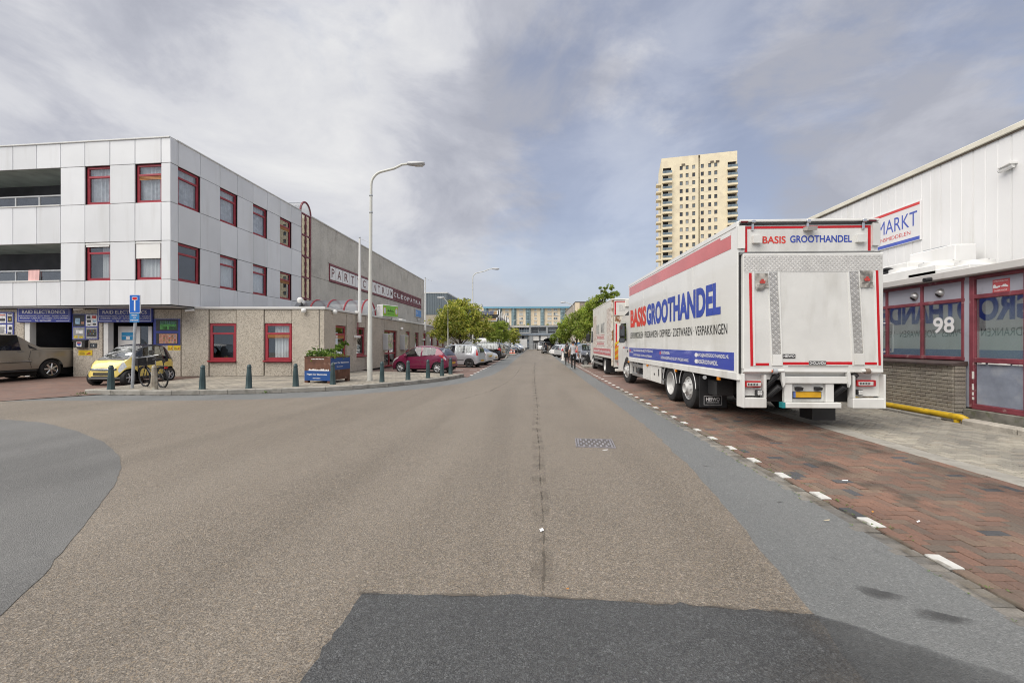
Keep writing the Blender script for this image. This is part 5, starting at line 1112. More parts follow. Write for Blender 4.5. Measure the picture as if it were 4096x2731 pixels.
MB().box(-.012, .05, .0, LB + .01, ZT - .09, ZT + .012, bev=.01).build('roof_rail', m_tw, trk); MB().box(W_ - .05, W_ + .012, .0, LB + .01, ZT - .09, ZT + .012, bev=.01).build('roof_rail', m_tw, trk)
MB().box(-.014, .04, .0, LB, ZBX - .02, ZBX + .13, bev=.008).build('side_rail', m_tw2, trk)
b = MB()
for k in range(1, 4): b.box(-.005, .0, k * LB / 4 - .003, k * LB / 4 + .003, 1.5, 3.5)
b.build('panel_seam', m_tw2, trk)
MB().box(-.01, .12, -.03, .05, .93, ZT + .005, bev=.012).build('corner_post', m_tw, trk); MB().box(W_ - .12, W_ + .01, -.03, .05, .93, ZT + .005, bev=.012).build('corner_post', m_tw, trk)
MB().box(LB * 0 + .12, W_ - .12, -.02, .03, .95, ZT - .02).build('rear_wall', m_tw, trk)
def sbox(nm, m, p0, p1, z0, z1, d=.004):
 MB().box(FS.u(p0), FS.u(p1), -d, -.0005, z0, z1).build(nm, m, trk, FS.M)
sbox('faded_red_band', m_pink, 2518, 2924, 3.525, 3.86)
MB().box(FS.u(2883), FS.u(2924), -.006, -.003, 3.80, 3.862).build('band_notch', m_tw, trk, FS.M)
sbox('blue_band', m_bband, 2517.5, 2936, 1.105, 1.465)
text('BASIS', FS.u(2522.5), FS.u(2584.5), 2.25, 2.95, -.004, m_lred, trk, FS.M, bold=.045); text('GROOTHANDEL', FS.u(2587), FS.u(2883), 2.25, 2.96, -.004, m_lblu, trk, FS.M, bold=.045)
text('LEVENSMIDDELEN · FRISDRANKEN · DIEPVRIES · ZOETWAREN · VERPAKKINGEN', FS.u(2522.5), FS.u(2909.6), 1.835, 2.055, -.004, m_lblk, trk, FS.M, bold=.0)
ux = lambda x: FS.u(2440 + x / 3.409)
text('FILIALEN:', ux(280), ux(319), 1.275, 1.33, -.006, m_letw, trk, FS.M, bold=.015)
text('PAUL KRUGERLAAN 184-186, 2571 HP DEN HAAG', ux(324), ux(588), 1.325, 1.42, -.006, m_letw, trk, FS.M, bold=.012); text('GROENE HILLEDIJK 172, 3074 AA ROTTERDAM', ux(324), ux(570), 1.15, 1.245, -.006, m_letw, trk, FS.M, bold=.012)
text('GROOTHANDEL:', ux(697), ux(818), 1.325, 1.41, -.006, m_letw, trk, FS.M, bold=.015); text('UITENHAGESTRAAT 90, 2571 PW DEN HAAG', ux(697), ux(1073), 1.16, 1.255, -.006, m_letw, trk, FS.M, bold=.012)
text('INFO@BASISGROOTHANDEL.NL', ux(1193), ux(1627), 1.315, 1.415, -.006, m_letw, trk, FS.M, bold=.015); text('BASISGROOTHANDEL', ux(1193), ux(1474), 1.17, 1.265, -.006, m_letw, trk, FS.M, bold=.015)
for x, m in ((275, m_lred), (685, m_lred)): MB().box(ux(x - 5), ux(x + 6), -.007, -.004, 1.30, 1.40).build('pin_mark', m, trk, FS.M)
for z in (1.365, 1.215):
 e_ = [(ux(1177) + .09 * math.cos(t / 8 * math.pi), z + .05 * math.sin(t / 8 * math.pi)) for t in range(16)]; MB().prism(e_, -.007, -.004, 'y').build('round_mark', m_letw, trk, FS.M)
FSR = Face((tp[0] + 2.6 * math.cos(TH), tp[1] + 2.6 * math.sin(TH)), math.pi / 2 + TH)
text('BASIS', .7, 2.35, 2.25, 2.95, -.004, m_lred, trk, FSR.M, bold=.045); text('GROOTHANDEL', 2.45, 7.6, 2.25, 2.96, -.004, m_lblu, trk, FSR.M, bold=.045); text('LEVENSMIDDELEN · FRISDRANKEN · DIEPVRIES · ZOETWAREN · VERPAKKINGEN', .5, 8.2, 1.835, 2.055, -.004, m_lblk, trk, FSR.M)
MB().box(.15, LB - .1, -.004, -.0005, 1.105, 1.465).build('blue_band', m_bband, trk, FSR.M); MB().box(.15, LB - .1, -.004, -.0005, 3.525, 3.86).build('faded_red_band', m_pink, trk, FSR.M)
MB().box(RX(2982) - .06, RX(3487) + .04, -.05, -.01, RZ(1008), RZ(898), bev=.01).build('header_panel', m_tw2, trk)
m_gask = mat('black_seal', (.025, .025, .027), .6)
MB().box(.02, W_ - .02, -.075, -.0, RZ(899), RZ(894)).build('seal', m_gask, trk); MB().box(.01, W_ - .01, -.09, .0, ZT - .03, ZT + .02, bev=.01).build('rear_roof_beam', m_tw2, trk)
MB().box(.01, W_ - .01, -.10, -.01, RZ(1019), RZ(1010)).build('seal', mat('grey_rail', (.22, .22, .215), .4, .3), trk)
def rbox(nm, m, x0, x1, y0, y1, d0, d1, bev=0.0, par=None): return MB().box(RX(x0), RX(x1), -d1, -d0, RZ(y1), RZ(y0), bev=bev).build(nm, m, par or trk)
z4 = lambda x: 2900 + x / 3.5636
y4 = lambda y: 840 + y / 3.5636
y5 = lambda y: 1240 + y / 3.5636
rbox('reflector_strip', m_sred, z4(262), z4(2060), y4(232), y4(265), .05, .055); rbox('reflector_strip', m_sred, z4(262), z4(299), y4(266), y4(603), .05, .055); rbox('reflector_strip', m_sred, z4(2022), z4(2060), y4(266), y4(590), .05, .055)
for x in (370, 1157, 1945):
 b = MB(); b.box(RX(z4(x - 28)), RX(z4(x + 28)), -.12, -.05, RZ(y4(190)), RZ(y4(150)), bev=.008); b.box(RX(z4(x - 18)), RX(z4(x + 18)), -.085, -.05, RZ(y4(290 if x != 1157 else 245)), RZ(y4(192)), bev=.006); b.tube([(RX(z4(x - 26)), -.10, RZ(y4(186))), (RX(z4(x + 26)), -.10, RZ(y4(186)))], .018, 8); b.build('hinge', m_chrome, trk)
MB().prism([(-.05, RZ(y4(250))), (-.20, RZ(y4(268))), (-.18, RZ(y4(318))), (-.05, RZ(y4(300)))], RX(z4(1100)), RX(z4(1238)), 'x').build('camera_housing', mat('grey_housing', (.40, .39, .37), .5), trk)
for a, c in ((362, 482), (1840, 1968)): MB().prism([(-.05, RZ(y4(370))), (-.13, RZ(y4(372))), (-.13, RZ(y4(478))), (-.05, RZ(y4(468)))], RX(z4(a)), RX(z4(c)), 'x').build('vent_box', m_tw2, trk)
for a, c in ((190, 298), (2010, 2118)): rbox('marker_lamp', mat('dark_red_lens', (.12, .006, .01), .15), z4(a), z4(c), y4(162), y4(186), .09, .10, .004)
text('BASIS', RX(z4(520)), RX(z4(853)), RZ(y4(478)), RZ(y4(373)), -.052, m_lred, trk, bold=.022); text('GROOTHANDEL', RX(z4(915)), RX(z4(1795)), RZ(y4(468)), RZ(y4(366)), -.052, m_lblu, trk, bold=.022)
for x in (236, 2088):
 MB().box(RX(z4(x - 26)), RX(z4(x + 26)), -.06, -.01, RZ(y4(545)), RZ(y4(212)), bev=.006).build('post_cover', m_tw2, trk)
 for k in range(4): MB().lathe([(0, .008), (.009, .004), (.01, 0)], 8).build('bolt', m_steel, trk, TMx @ Matrix.Translation((RX(z4(x)), -.06, RZ(y4(250 + 70 * k)))) @ Matrix.Rotation(math.pi / 2, 4, 'X'))
MB().prism([(W_ - .14, -.02), (W_ - .14, -.10), (W_ + .02, -.07), (W_ + .02, -.02)], RZ(y4(520)), RZ(y4(205)), 'z').build('corner_guard', m_tw2, trk); MB().prism([(-.02, -.02), (-.02, -.06), (.10, -.09), (.10, -.02)], RZ(y4(545)), RZ(y4(225)), 'z').build('corner_guard', m_tw2, trk)
PX0, PX1, PZ0, PZ1 = RX(z4(212)), RX(z4(2205)) - .02, RZ(y5(905)), RZ(y4(632))
plat = MB().box(PX0, PX1, -.14, -.045, PZ0 + .09, PZ1, bev=.012).build('tail_lift_platform', m_tw2, trk)
MB().prism([(-.14, PZ0 + .10), (-.145, PZ0 + .04), (-.05, PZ0), (-.045, PZ0 + .10)], PX0 + .01, PX1 - .01, 'x').build('platform_foot', m_tw, plat)
m_gapk = m_gask
MB().box(.005, PX0 - .002, -.05, -.02, PZ0, PZ1 + .05).build('seal', m_gask, trk)
m_cheq = mat('chequer_plate', (.62, .61, .585), .38, .25, var=.1, vs_=5); m_cheqs = mat('chequer_plate_silver', (.52, .51, .49), .36, .5, var=.12, vs_=6)
def chequer(p0, p1, y0, y1, p2=None, p3=None, m=m_cheq, s=.042, par=plat):
 p2 = p2 or p0; p3 = p3 or p1; b = MB(); d = -.142
 b.add([(RX(p0), d, RZ(y0)), (RX(p1), d, RZ(y0)), (RX(p3), d, RZ(y1)), (RX(p2), d, RZ(y1))], [(0, 1, 2, 3)])
 za, zb_ = RZ(y1), RZ(y0); nz_ = int((zb_ - za) / s)
 for j in range(nz_):
  z = za + (j + .5) * s; t = (zb_ - z) / (zb_ - za); xa, xb = lerp(RX(p0), RX(p2), t), lerp(RX(p1), RX(p3), t); nx = int((xb - xa) / s)
  for i in range(nx):
   x = xa + (i + .5) * (xb - xa) / nx; sg = 1 if (i + j) % 2 else -1; q = s * .47
   for o in (-.3, .3):
    ox, oz = o * s * .5, -o * s * .5 * sg
    dx, dz = q * .62, q * .62 * sg; wx, wz = .0062, -.0062 * sg
    A = (x + ox - dx, d, z + oz - dz); B = (x + ox + dx, d, z + oz + dz)
    b.add([(A[0], d - .001, A[2]), (x + ox + wx, d - .001, z + oz + wz), (B[0], d - .001, B[2]), (x + ox - wx, d - .001, z + oz - wz), (x + ox, d - .0055, z + oz)], [(0, 1, 4), (1, 2, 4), (2, 3, 4), (3, 0, 4)])
 return b.build('chequer_plate', m, par)
chequer(z4(216), z4(2172), y4(664), y4(884)); chequer(z4(572), z4(694), y4(896), y5(628), z4(628), z4(750), m_cheqs, .05); chequer(z4(1706), z4(1834), y4(886), y5(615), z4(1782), z4(1906), m_cheqs, .05)
MB().box(PX0 + .02, PX1 - .02, -.145, -.139, RZ(y4(893)), RZ(y4(886))).build('plate_edge', m_tw, plat)
def strip4(nm, m, a, c, ya, yb, a2=None, c2=None, d=.146, par=plat):
 a2 = a2 or a; c2 = c2 or c; b = MB(); vs_ = [(RX(a), 0, RZ(ya)), (RX(c), 0, RZ(ya)), (RX(c2), 0, RZ(yb)), (RX(a2), 0, RZ(yb))]
 b.add([(x, -d, z) for x, _, z in vs_] + [(x, -.139, z) for x, _, z in vs_], [(0, 1, 2, 3), (0, 4, 5, 1), (1, 5, 6, 2), (2, 6, 7, 3), (3, 7, 4, 0)]); return b.build(nm, m, par)
strip4('reflector_strip', m_sred, z4(290), z4(327), y4(905), y5(795), z4(312), z4(350)); strip4('reflector_strip', m_sred, z4(2074), z4(2112), y4(882), y5(780), z4(2112), z4(2149))
strip4('reflector_strip', m_sred, z4(366), z4(574), y5(752), y5(788)); strip4('reflector_strip', m_sred, z4(770), z4(1136), y5(738), y5(775)); strip4('reflector_strip', m_sred, z4(1386), z4(1750), y5(733), y5(770)); strip4('reflector_strip', m_sred, z4(1926), z4(2094), y5(738), y5(772))
for (a, c, a2, c2) in ((340, 360, 358, 380), (562, 570, 612, 622), (702, 722, 752, 768), (1686, 1702, 1750, 1774), (1842, 1852, 1912, 1922), (2054, 2072, 2094, 2110)):
 strip4('platform_rib', m_tw, z4(a), z4(c), y4(896), y5(790), z4(a2), z4(c2), d=.152)
strip4('ramp_hinge', m_tw, z4(628), z4(752), y5(632), y5(785), z4(622), z4(756), d=.16); strip4('ramp_hinge', m_tw, z4(1784), z4(1908), y5(620), y5(775), z4(1780), z4(1916), d=.16)
hw = strip4('maker_plate', m_lblk, z4(766), z4(946), y5(625), y5(682), d=.15); text('HEIWO', RX(z4(778)), RX(z4(934)), RZ(y5(670)), RZ(y5(637)), -.1505, m_letw, hw, TMx, bold=.035)
dh = strip4('lift_plate', m_lblk, z4(1141), z4(1380), y5(722), y5(776), d=.152); text('DHOLLANDIA', RX(z4(1146)), RX(z4(1375)), RZ(y5(767)), RZ(y5(731)), -.1525, m_letw, dh, TMx, bold=.03)
m_rag = mat('weathered_flag', (.36, .34, .31), .9, var=.45, vs_=9, col2=(.12, .115, .11), c2=(.5, .62), c2s=7)
for (a, c, ya, yb, nm) in ((378, 560, 912, 1135, 'l'), (1850, 2030, 885, 1110, 'r')):
 fl = MB(); nx, nz_ = 10, 10
 vv = [(lerp(RX(z4(a)), RX(z4(c)), i / nx), -.15 - .012 * math.sin(i * 1.3 + j * .7) * j / nz_ - .02 * (j / nz_) ** 2, lerp(RZ(y4(ya)), RZ(y4(yb + (22 * math.sin(i * .5) if nm == 'l' else 6))), j / nz_)) for j in range(nz_ + 1) for i in range(nx + 1)]
 fl.add(vv, [(j * (nx + 1) + i, j * (nx + 1) + i + 1, (j + 1) * (nx + 1) + i + 1, (j + 1) * (nx + 1) + i) for j in range(nz_) for i in range(nx)])
 fo = fl.build('warning_flag', m_rag, plat, smooth=60, recalc=False)
 um = (a + c) / 2
 MB().prism([(RX(z4(um + x)), RZ(y4(ya + y))) for x, y in ((-32, 145), (36, 145), (44, 108), (22, 108), (18, 82), (-16, 82), (-20, 108), (-42, 108))], -.178, -.174, 'y').build('red_emblem', mat('flag_red', (.45, .06, .05), .8, var=.3, vs_=20), fo, TMx)
 text('DHOLLANDIA', RX(z4(a + 12)), RX(z4(c - 12)), RZ(y4(ya + 180)), RZ(y4(ya + 164)), -.182, m_lblk, fo, TMx, bold=.01)
def carrier(a, c, mirror):
 x0, x1 = RX(z4(a)), RX(z4(c)); z0, z1 = RZ(y5(1388)), RZ(y5(922)); C = MB()
 C.box(x0, x1, -.02, .02, z0 + .22, z1, bev=.005); C.box(x0, x1, -.13, .03, z0, z0 + .19, bev=.012)
 ib = x1 if not mirror else x0; sg = -1 if not mirror else 1
 C.box(ib, ib + sg * .05, -.12, .02, z0 + .19, z1, bev=.006)
 ob_ = x0 if not mirror else x1
 C.prism([(ob_ - .0, .20 if not mirror else .20), (ob_, -.13), (ob_ - sg * .012 * -1, -.13), (ob_ + sg * -.0, .20)], z0, z1, 'z') if False else None
 C.box(ob_ - .02, ob_ + .02, -.135, .12, z0, z1 + .02, bev=.008)
 return C.build('lamp_carrier', m_tw2, trk)
cL = carrier(222, 552, False); cR = carrier(1772, 2215, True)
m_lens = mat('red_lamp_lens', (.45, .008, .012), .12, var=.15, vs_=14, coat=.6); m_lamw = mat('clear_lamp_lens', (.62, .62, .6), .1, var=.2, vs_=40, coat=.6)
for (a, c, cc, par) in ((230, 488, (275, 478), cL), (1848, 2118, (1862, 2070), cR)):
 q = (1008, 1100) if par is cL else (990, 1082)
 l = MB().box(RX(z4(a)), RX(z4(c)), -.10, -.02, RZ(y5(q[1])), RZ(y5(q[0])), bev=.015).build('tail_lamp', m_lens, par, TMx)
 MB().box(RX(z4(cc[0])), RX(z4(cc[1])), -.106, -.099, RZ(y5(q[1] - 20)), RZ(y5(q[0] + 22)), bev=.003).build('clear_lens', m_lamw, l, TMx)
 b = MB()
 for k in range(7): b.box(RX(z4(cc[0] + 15 + k * 22)), RX(z4(cc[0] + 27 + k * 22)), -.109, -.105, RZ(y5(q[1] - 30)), RZ(y5(q[0] + 32)))
 b.build('lens_chevrons', m_rimd, l, TMx)
for (a, c, ya, yb, par) in ((412, 500, 1138, 1215, cL), (1846, 1922, 1124, 1202, cR)):
 l = MB().box(RX(z4(a)), RX(z4(c)), -.12, -.03, RZ(y5(yb)), RZ(y5(ya)), bev=.012).build('work_lamp', m_black, par, TMx); b = MB()
 for i in range(3):
  for j in range(3): b.lathe([(0, .004), (.016, .0), (.016, -.004)], 8, M=Matrix.Translation((lerp(RX(z4(a)), RX(z4(c)), .24 + .26 * i), -.122, lerp(RZ(y5(yb)), RZ(y5(ya)), .24 + .26 * j))) @ Matrix.Rotation(math.pi / 2, 4, 'X'))
 b.build('led', m_lamw, l, TMx)
b = MB(); b.box(RX(z4(800)), RX(z4(1690)), -.06, .02, RZ(y5(918)), RZ(y5(835)), bev=.01); b.box(RX(z4(800)), RX(z4(1700)), -.12, -.04, RZ(y5(1042)), RZ(y5(944)), bev=.012); b.build('lift_beam', m_tw2, trk)
b = MB(); b.prism([(-.16, RZ(y5(785))), (-.145, RZ(y5(800))), (-.05, RZ(y5(860))), (-.05, RZ(y5(785)))], RX(z4(840)), RX(z4(1690)), 'x'); b.build('platform_lip', m_tw2, trk)
b = MB(); b.box(RX(z4(822)), RX(z4(1525)), -.03, .0, RZ(y5(1305)), RZ(y5(1043)), bev=.006); b.box(RX(z4(822)), RX(z4(935)), -.09, -.03, RZ(y5(1305)), RZ(y5(1043)), bev=.01); b.box(RX(z4(1408)), RX(z4(1525)), -.09, -.03, RZ(y5(1305)), RZ(y5(1043)), bev=.01); b.build('plate_carrier', m_tw2, trk)
MB().box(RX(z4(800)), RX(z4(1590)), -.17, -.05, RZ(y5(1384)), RZ(y5(1306)), bev=.012).build('bumper_bar', m_tw2, trk); MB().box(RX(z4(757)), RX(z4(799)), -.165, -.05, RZ(y5(1382)), RZ(y5(1306))).build('bumper_end', mat('teal_end', (.02, .24, .26), .5), trk)
pl = MB().box(RX(z4(948)), RX(z4(1362)), -.06, -.03, RZ(y5(1260)), RZ(y5(1156)), bev=.006).build('number_plate', m_black, trk)
m_plate = mat('plate_yellow', (.60, .33, .015), .4, var=.12, vs_=5, col2=(.42, .22, .02), c2=(.5, .7), c2s=4)
MB().box(RX(z4(958)), RX(z4(990)), -.063, -.059, RZ(y5(1243)), RZ(y5(1164))).build('plate_strip', mat('plate_blue', (.10, .16, .40), .4), pl); MB().box(RX(z4(990)), RX(z4(1352)), -.063, -.059, RZ(y5(1243)), RZ(y5(1164))).build('plate_face', m_plate, pl)
for x in (988, 1262): MB().prism([(-.03, RZ(y5(1092))), (-.12, RZ(y5(1100))), (-.10, RZ(y5(1138))), (-.03, RZ(y5(1138)))], RX(z4(x)), RX(z4(x + 90)), 'x').build('plate_lamp', m_black, trk)
def ram(xa, ya, za, xb, yb, zb):
 pts = []; rs = []; A, B = Vector((xa, ya, za)), Vector((xb, yb, zb)); n = 22
 for k in range(n + 1): pts.append(A.lerp(B, k / n * .62)); rs.append(.062 if k % 2 else .05)
 R_ = MB().tube(pts, rs, 12).build('lift_ram', m_black, trk, smooth=60); MB().tube([A.lerp(B, .62), B], .055, 12).build('ram_cylinder', m_rimd, R_, smooth=40)
for (xa, xb, m_) in ((z4(712), z4(590), 1), (z4(765), z4(640), 0), (z4(1830), z4(1700), 1), (z4(1690), z4(1545), 0)):
 top = 905 if m_ else 1085; bot = 1240 if m_ else 1330; ram(RX(xa), -.10 if m_ else -.06, RZ(y5(top)), RX(xb), .25, RZ(y5(bot)))
for (a, c, s_) in ((740, 805, 1), (1668, 1730, 1)):
 MB().prism([(RX(z4(a + (c - a) * x)), RZ(y5(y))) for x, y in ((.1, 880), (.8, 870), (1, 960), (1, 1040), (.6, 1092), (.3, 1010))], -.15, -.10, 'y').build('lift_arm', m_tw2, trk)
for (a, yy_, m) in ((700, 866, mat('orange_roller', (.55, .12, .04), .5)), (1930, 862, mat('brown_roller', (.2, .15, .12), .6))):
 MB().tube([(RX(z4(a - 60)), -.14, RZ(y5(yy_))), (RX(z4(a + 85)), -.14, RZ(y5(yy_ - 6)))], .03, 10).build('pivot', m_tw2, trk, smooth=40)
 MB().tube([(RX(z4(a - 70 if a < 1000 else a)), -.14, RZ(y5(yy_))), (RX(z4(a - 15 if a < 1000 else a + 55)), -.14, RZ(y5(yy_)))], .055, 14).build('roller', m_steel if a < 1000 else m, trk, smooth=40)
MB().tube([(RX(z4(612)), -.142, RZ(y5(866))), (RX(z4(618)), -.142, RZ(y5(866)))], .03, 8).build('roller_cap', mat('orange_roller', (.55, .12, .04), .5), trk)
YR, YD, YF = sy(2746), sy(2676), sy(2510) + .35
b = MB(); b.box(.85, .95, .25, LB + 1.8, .62, .90); b.box(W_ - .95, W_ - .85, .25, LB + 1.8, .62, .90); b.box(.3, W_ - .3, .2, .6, .5, .9); b.box(.5, W_ - .5, YD - 2.2, YD - .8, .45, .9); b.build('chassis', m_rimd, trk)
b = MB()
for y in (YR, YD, YF): b.tube([(.2, y, .5), (W_ - .2, y, .5)], .09, 10)
b.build('axle', m_rimd, trk)
for y, st_ in ((YR, 'truck'), (YD, 'dish')):
 wheelx(trk, .04, y, .5, .5, .30, True, st_, rimm=m_rimw); wheelx(trk, W_ - .04, y, .5, .5, .30, False, st_, rimm=m_rimw)
 if st_ == 'dish': wheelx(trk, .38, y, .5, .5, .28, True, 'dish'); wheelx(trk, W_ - .38, y, .5, .5, .28, False, 'dish')
wheelx(trk, .05, YF, .5, .5, .30, True, 'truck', math.radians(6), m_rimw); wheelx(trk, W_ - .05, YF, .5, .5, .30, False, 'truck', math.radians(6), m_rimw)
m_guard = mat('mudguard_black', (.03, .03, .032), .45, var=.2, vs_=4)
for y in (YR, YD):
 for xa, xb in ((.02, .42), (W_ - .42, W_ - .02)):
  b = MB(); n = 18; R0 = .565; aa = [math.radians(lerp(8, 176, k / n)) for k in range(n + 1)]
  for k in range(n):
   p = [(xa, y + R0 * math.cos(aa[k]), .5 + R0 * math.sin(aa[k])), (xb, y + R0 * math.cos(aa[k]), .5 + R0 * math.sin(aa[k])), (xb, y + R0 * math.cos(aa[k + 1]), .5 + R0 * math.sin(aa[k + 1])), (xa, y + R0 * math.cos(aa[k + 1]), .5 + R0 * math.sin(aa[k + 1]))]; b.quad(*p)
  g_ = b.build('mudguard', m_guard, trk, smooth=60, recalc=False)
  if xa < 1: MB().tube([(xa - .005, y + (R0 + .005) * math.cos(t), .5 + (R0 + .005) * math.sin(t)) for t in aa], .009, 6).build('guard_trim', m_letw, g_)
yf = YR - .72
fl = MB().box(.03, .68, yf - .02, yf, .12, .88, bev=.006).build('mud_flap', m_black, trk); MB().box(W_ - .68, W_ - .03, yf - .02, yf, .12, .88).build('mud_flap', m_black, trk)
b = MB(); q = .006
for (x0, x1, z0, z1) in ((.14, .56, .18, .18 + q), (.14, .56, .39 - q, .39), (.14, .14 + q, .18, .39), (.56 - q, .56, .18, .39)): b.box(x0, x1, yf - .024, yf - .02, z0, z1)
b.build('flap_border', m_letw, fl); text('HEIWO', .19, .51, .27, .36, yf - .022, m_letw, fl, TMx, bold=.03); text('CARROSSERIEFABRIEK', .20, .50, .225, .25, yf - .022, m_letw, fl, TMx)
MB().box(.2, .6, YR - 1.25, YR - .8, .45, .8, bev=.02).build('tool_box', m_rimd, trk); MB().box(W_ - 1.0, W_ - .55, .3, .7, .12, .75).build('battery_box', m_black, trk)
ya, yb_, yc, yd, ye = sy(2700) + .0, sy(2652), sy(2639), sy(2568), sy(2526)
cab_b = MB().box(.03, .55, yc, yd, .40, .93, bev=.01).build('side_locker', m_tw, trk)
MB().box(.022, .03, lerp(yc, yd, .5), lerp(yc, yd, .78), .46, .86).build('locker_grille', m_tw2, cab_b); MB().box(.02, .03, lerp(yc, yd, .08), lerp(yc, yd, .11), .62, .84).build('locker_slot', m_black, cab_b); MB().box(.02, .03, lerp(yc, yd, .30), lerp(yc, yd, .34), .62, .68).build('locker_lock', m_black, cab_b)
b = MB()
for z in (.46, .80): b.box(.03, .08, yd + .02, ye, z - .06, z + .06, bev=.01)
b.box(.035, .075, ye - .1, ye - .03, .4, .92); b.box(.035, .075, lerp(yd, ye, .5) - .04, lerp(yd, ye, .5) + .04, .4, .92); b.build('side_guard', m_alu, trk)
b = MB()
for z in (.46, .80): b.box(.03, .08, YD + .62, yc - .02, z - .06, z + .06, bev=.01)
b.box(.035, .075, YD + .75, YD + .83, .4, .95); b.build('side_guard', m_alu, trk)
b = MB(); b.box(.15, .6, yd + .05, ye - .1, .42, .9, bev=.03); b.tube([(.12, yd + .4, .62), (.12, yd + .7, .62)], .14, 10); b.build('air_tank', m_rimd, trk)
for p in (2514, 2589, 2703, 2874): y = sy(p); MB().box(-.02, .03, y - .05, y + .05, .86, .93, bev=.008).build('side_marker', mat('amber_lens', (.65, .22, .01), .2), trk)
MB().tube([(.06, YR - 1.02, .86), (.02, YR - 1.08, .86)], .045, 10).build('reverse_lamp', m_chrome, trk)
YC0 = LB + .1; YC1 = YC0 + 2.2
pr_ = [(YC0, .78), (YC0, 2.55), (YC0 + .12, 2.78), (YC0 + 1.2, 2.84), (YC1 - .42, 2.62), (YC1 - .1, 1.75), (YC1, 1.2), (YC1, .45), (YF + .58, .45)] + [(YF + .58 * math.cos(t), .5 + .58 * math.sin(t)) for t in [math.radians(a) for a in range(15, 166, 15)]] + [(YF - .58, .6), (YF - .6, .78)]
cb = MB().prism(pr_, .06, W_ - .06, 'x').build('cab', m_tw, trk)
MB().prism([(YC0 + .55, 1.75), (YC0 + .62, 2.5), (YC1 - .55, 2.48), (YC1 - .2, 1.7)], .052, .062, 'x').build('side_window', mat('car_glass', (.015, .018, .02), .04, var=.2, spec=.7), cb); MB().prism([(YC0 + .02, 2.6), (YC0 + .02, 3.05), (YC0 + .5, 3.0), (YC1 - .6, 2.82), (YC1 - .6, 2.6)], .15, W_ - .15, 'x').build('roof_deflector', m_black, cb)
MB().box(.05, .062, YC0 + .25, YC0 + .40, 1.28, 1.36).build('door_handle', m_black, cb); text('BASIS', -(YC0 + 1.2), -(YC0 + .9), 1.42, 1.49, .056, m_lred, cb, FS.M, bold=.02); text('GROOTHANDEL', -(YC0 + .86), -(YC0 + .25), 1.42, 1.49, .056, m_lblu, cb, FS.M, bold=.02)
MB().box(.03, .55, YC0 - .15, YF - .62, .42, .92, bev=.02).build('step_panel', m_tw, cb)
b = MB(); b.box(-.26, -.05, YC0 + .35, YC0 + .50, 1.90, 2.40, bev=.04); b.box(-.28, -.05, YC0 + .33, YC0 + .47, 1.66, 1.86, bev=.04); b.tube([(-.12, YC0 + .45, 2.38), (-.12, YC0 + .7, 2.46), (.10, YC0 + 1.0, 2.46)], .02, 8); b.tube([(-.12, YC0 + .42, 1.92), (-.05, YC0 + .7, 1.82), (.08, YC0 + .9, 1.8)], .02, 8); mr = b.build('mirror', m_black, cb)
m_mir = mat('mirror_glass', (.10, .11, .12), .05, .6, var=.02)
MB().box(-.24, -.07, YC0 + .343, YC0 + .349, 1.95, 2.35, bev=.02).build('mirror_glass', m_mir, mr); MB().box(-.26, -.07, YC0 + .323, YC0 + .329, 1.685, 1.84, bev=.02).build('mirror_glass', m_mir, mr)
# the second lorry, older
t2 = CD(2447, 20.6); T2 = Matrix.Translation((*t2, 0)) @ Matrix.Rotation(0.0, 4, 'Z')
tr2 = thing('old_box_truck', 'older white box lorry with faded market print and rusty tail lift', 'truck', M=T2)
F2 = Face(t2, -math.pi / 2); L2_ = 6.7; W2, Z2, ZB2 = 2.5, 3.78, .88
m_old = mat('old_lorry_white', (.68, .67, .63), .4, var=.06, vs_=1.5, col2=(.45, .42, .37), c2=(.58, .78), c2s=2); m_rust = mat('rusty_paint', (.24, .115, .055), .8, var=.4, vs_=5, col2=(.62, .58, .50), c2=(.42, .50), c2s=3.5)
MB().box(0, W2, .04, L2_, ZB2, Z2, bev=.03).build('cargo_box', m_old, tr2)
MB().box(-.01, .08, -.03, .06, .55, Z2 - .03, bev=.01).build('corner_post', m_rust, tr2); MB().box(W2 - .08, W2 + .01, -.03, .06, .55, Z2 - .03).build('corner_post', m_rust, tr2); MB().box(-.015, W2 + .015, -.05, L2_, Z2 - .06, Z2 + .01, bev=.02).build('roof_rail', m_old, tr2)
zr2 = lambda y: CAMH + (HOR - y) * 20.6 / FPX
q = lambda y: 1160 + y / 3.92
MB().box(.1, W2 - .1, -.05, .0, zr2(q(398)), zr2(q(170)), bev=.01).build('header_panel', m_old, tr2)
MB().box(.12, .19, -.056, -.05, zr2(q(390)), zr2(q(178))).build('reflector_strip', m_sred, tr2); MB().box(.19, W2 - .12, -.056, -.05, zr2(q(190)), zr2(q(176))).build('reflector_strip', m_sred, tr2)
text('BASIS', .35, 1.3, zr2(q(330)), zr2(q(235)), -.054, mat('ghost_letter', (.55, .55, .53), .6), tr2, bold=.02)
MB().box(.10, W2 - .10, -.10, -.02, zr2(q(520)), zr2(q(410)), bev=.01).build('rusty_sill', m_rust, tr2); MB().box(.12, W2 - .12, -.12, -.03, .80, zr2(q(522)), bev=.01).build('tail_lift_platform', m_old, tr2)
MB().box(.16, .23, -.127, -.118, 1.05, zr2(q(530))).build('reflector_strip', m_sred, tr2); MB().box(.30, W2 - .3, -.127, -.118, .92, 1.0).build('reflector_strip', m_sred, tr2)
MB().box(.62, .80, -.14, -.05, zr2(q(265)), zr2(q(160)), bev=.02).build('door_catch', m_old, tr2)
m_haz = mat('hazard_orange', (.60, .16, .03), .4, var=.1); hz_ = MB().box(.12, .38, -.135, -.128, .85, zr2(q(870))).build('hazard_board', m_haz, tr2)
b = MB(); zt = zr2(q(870))
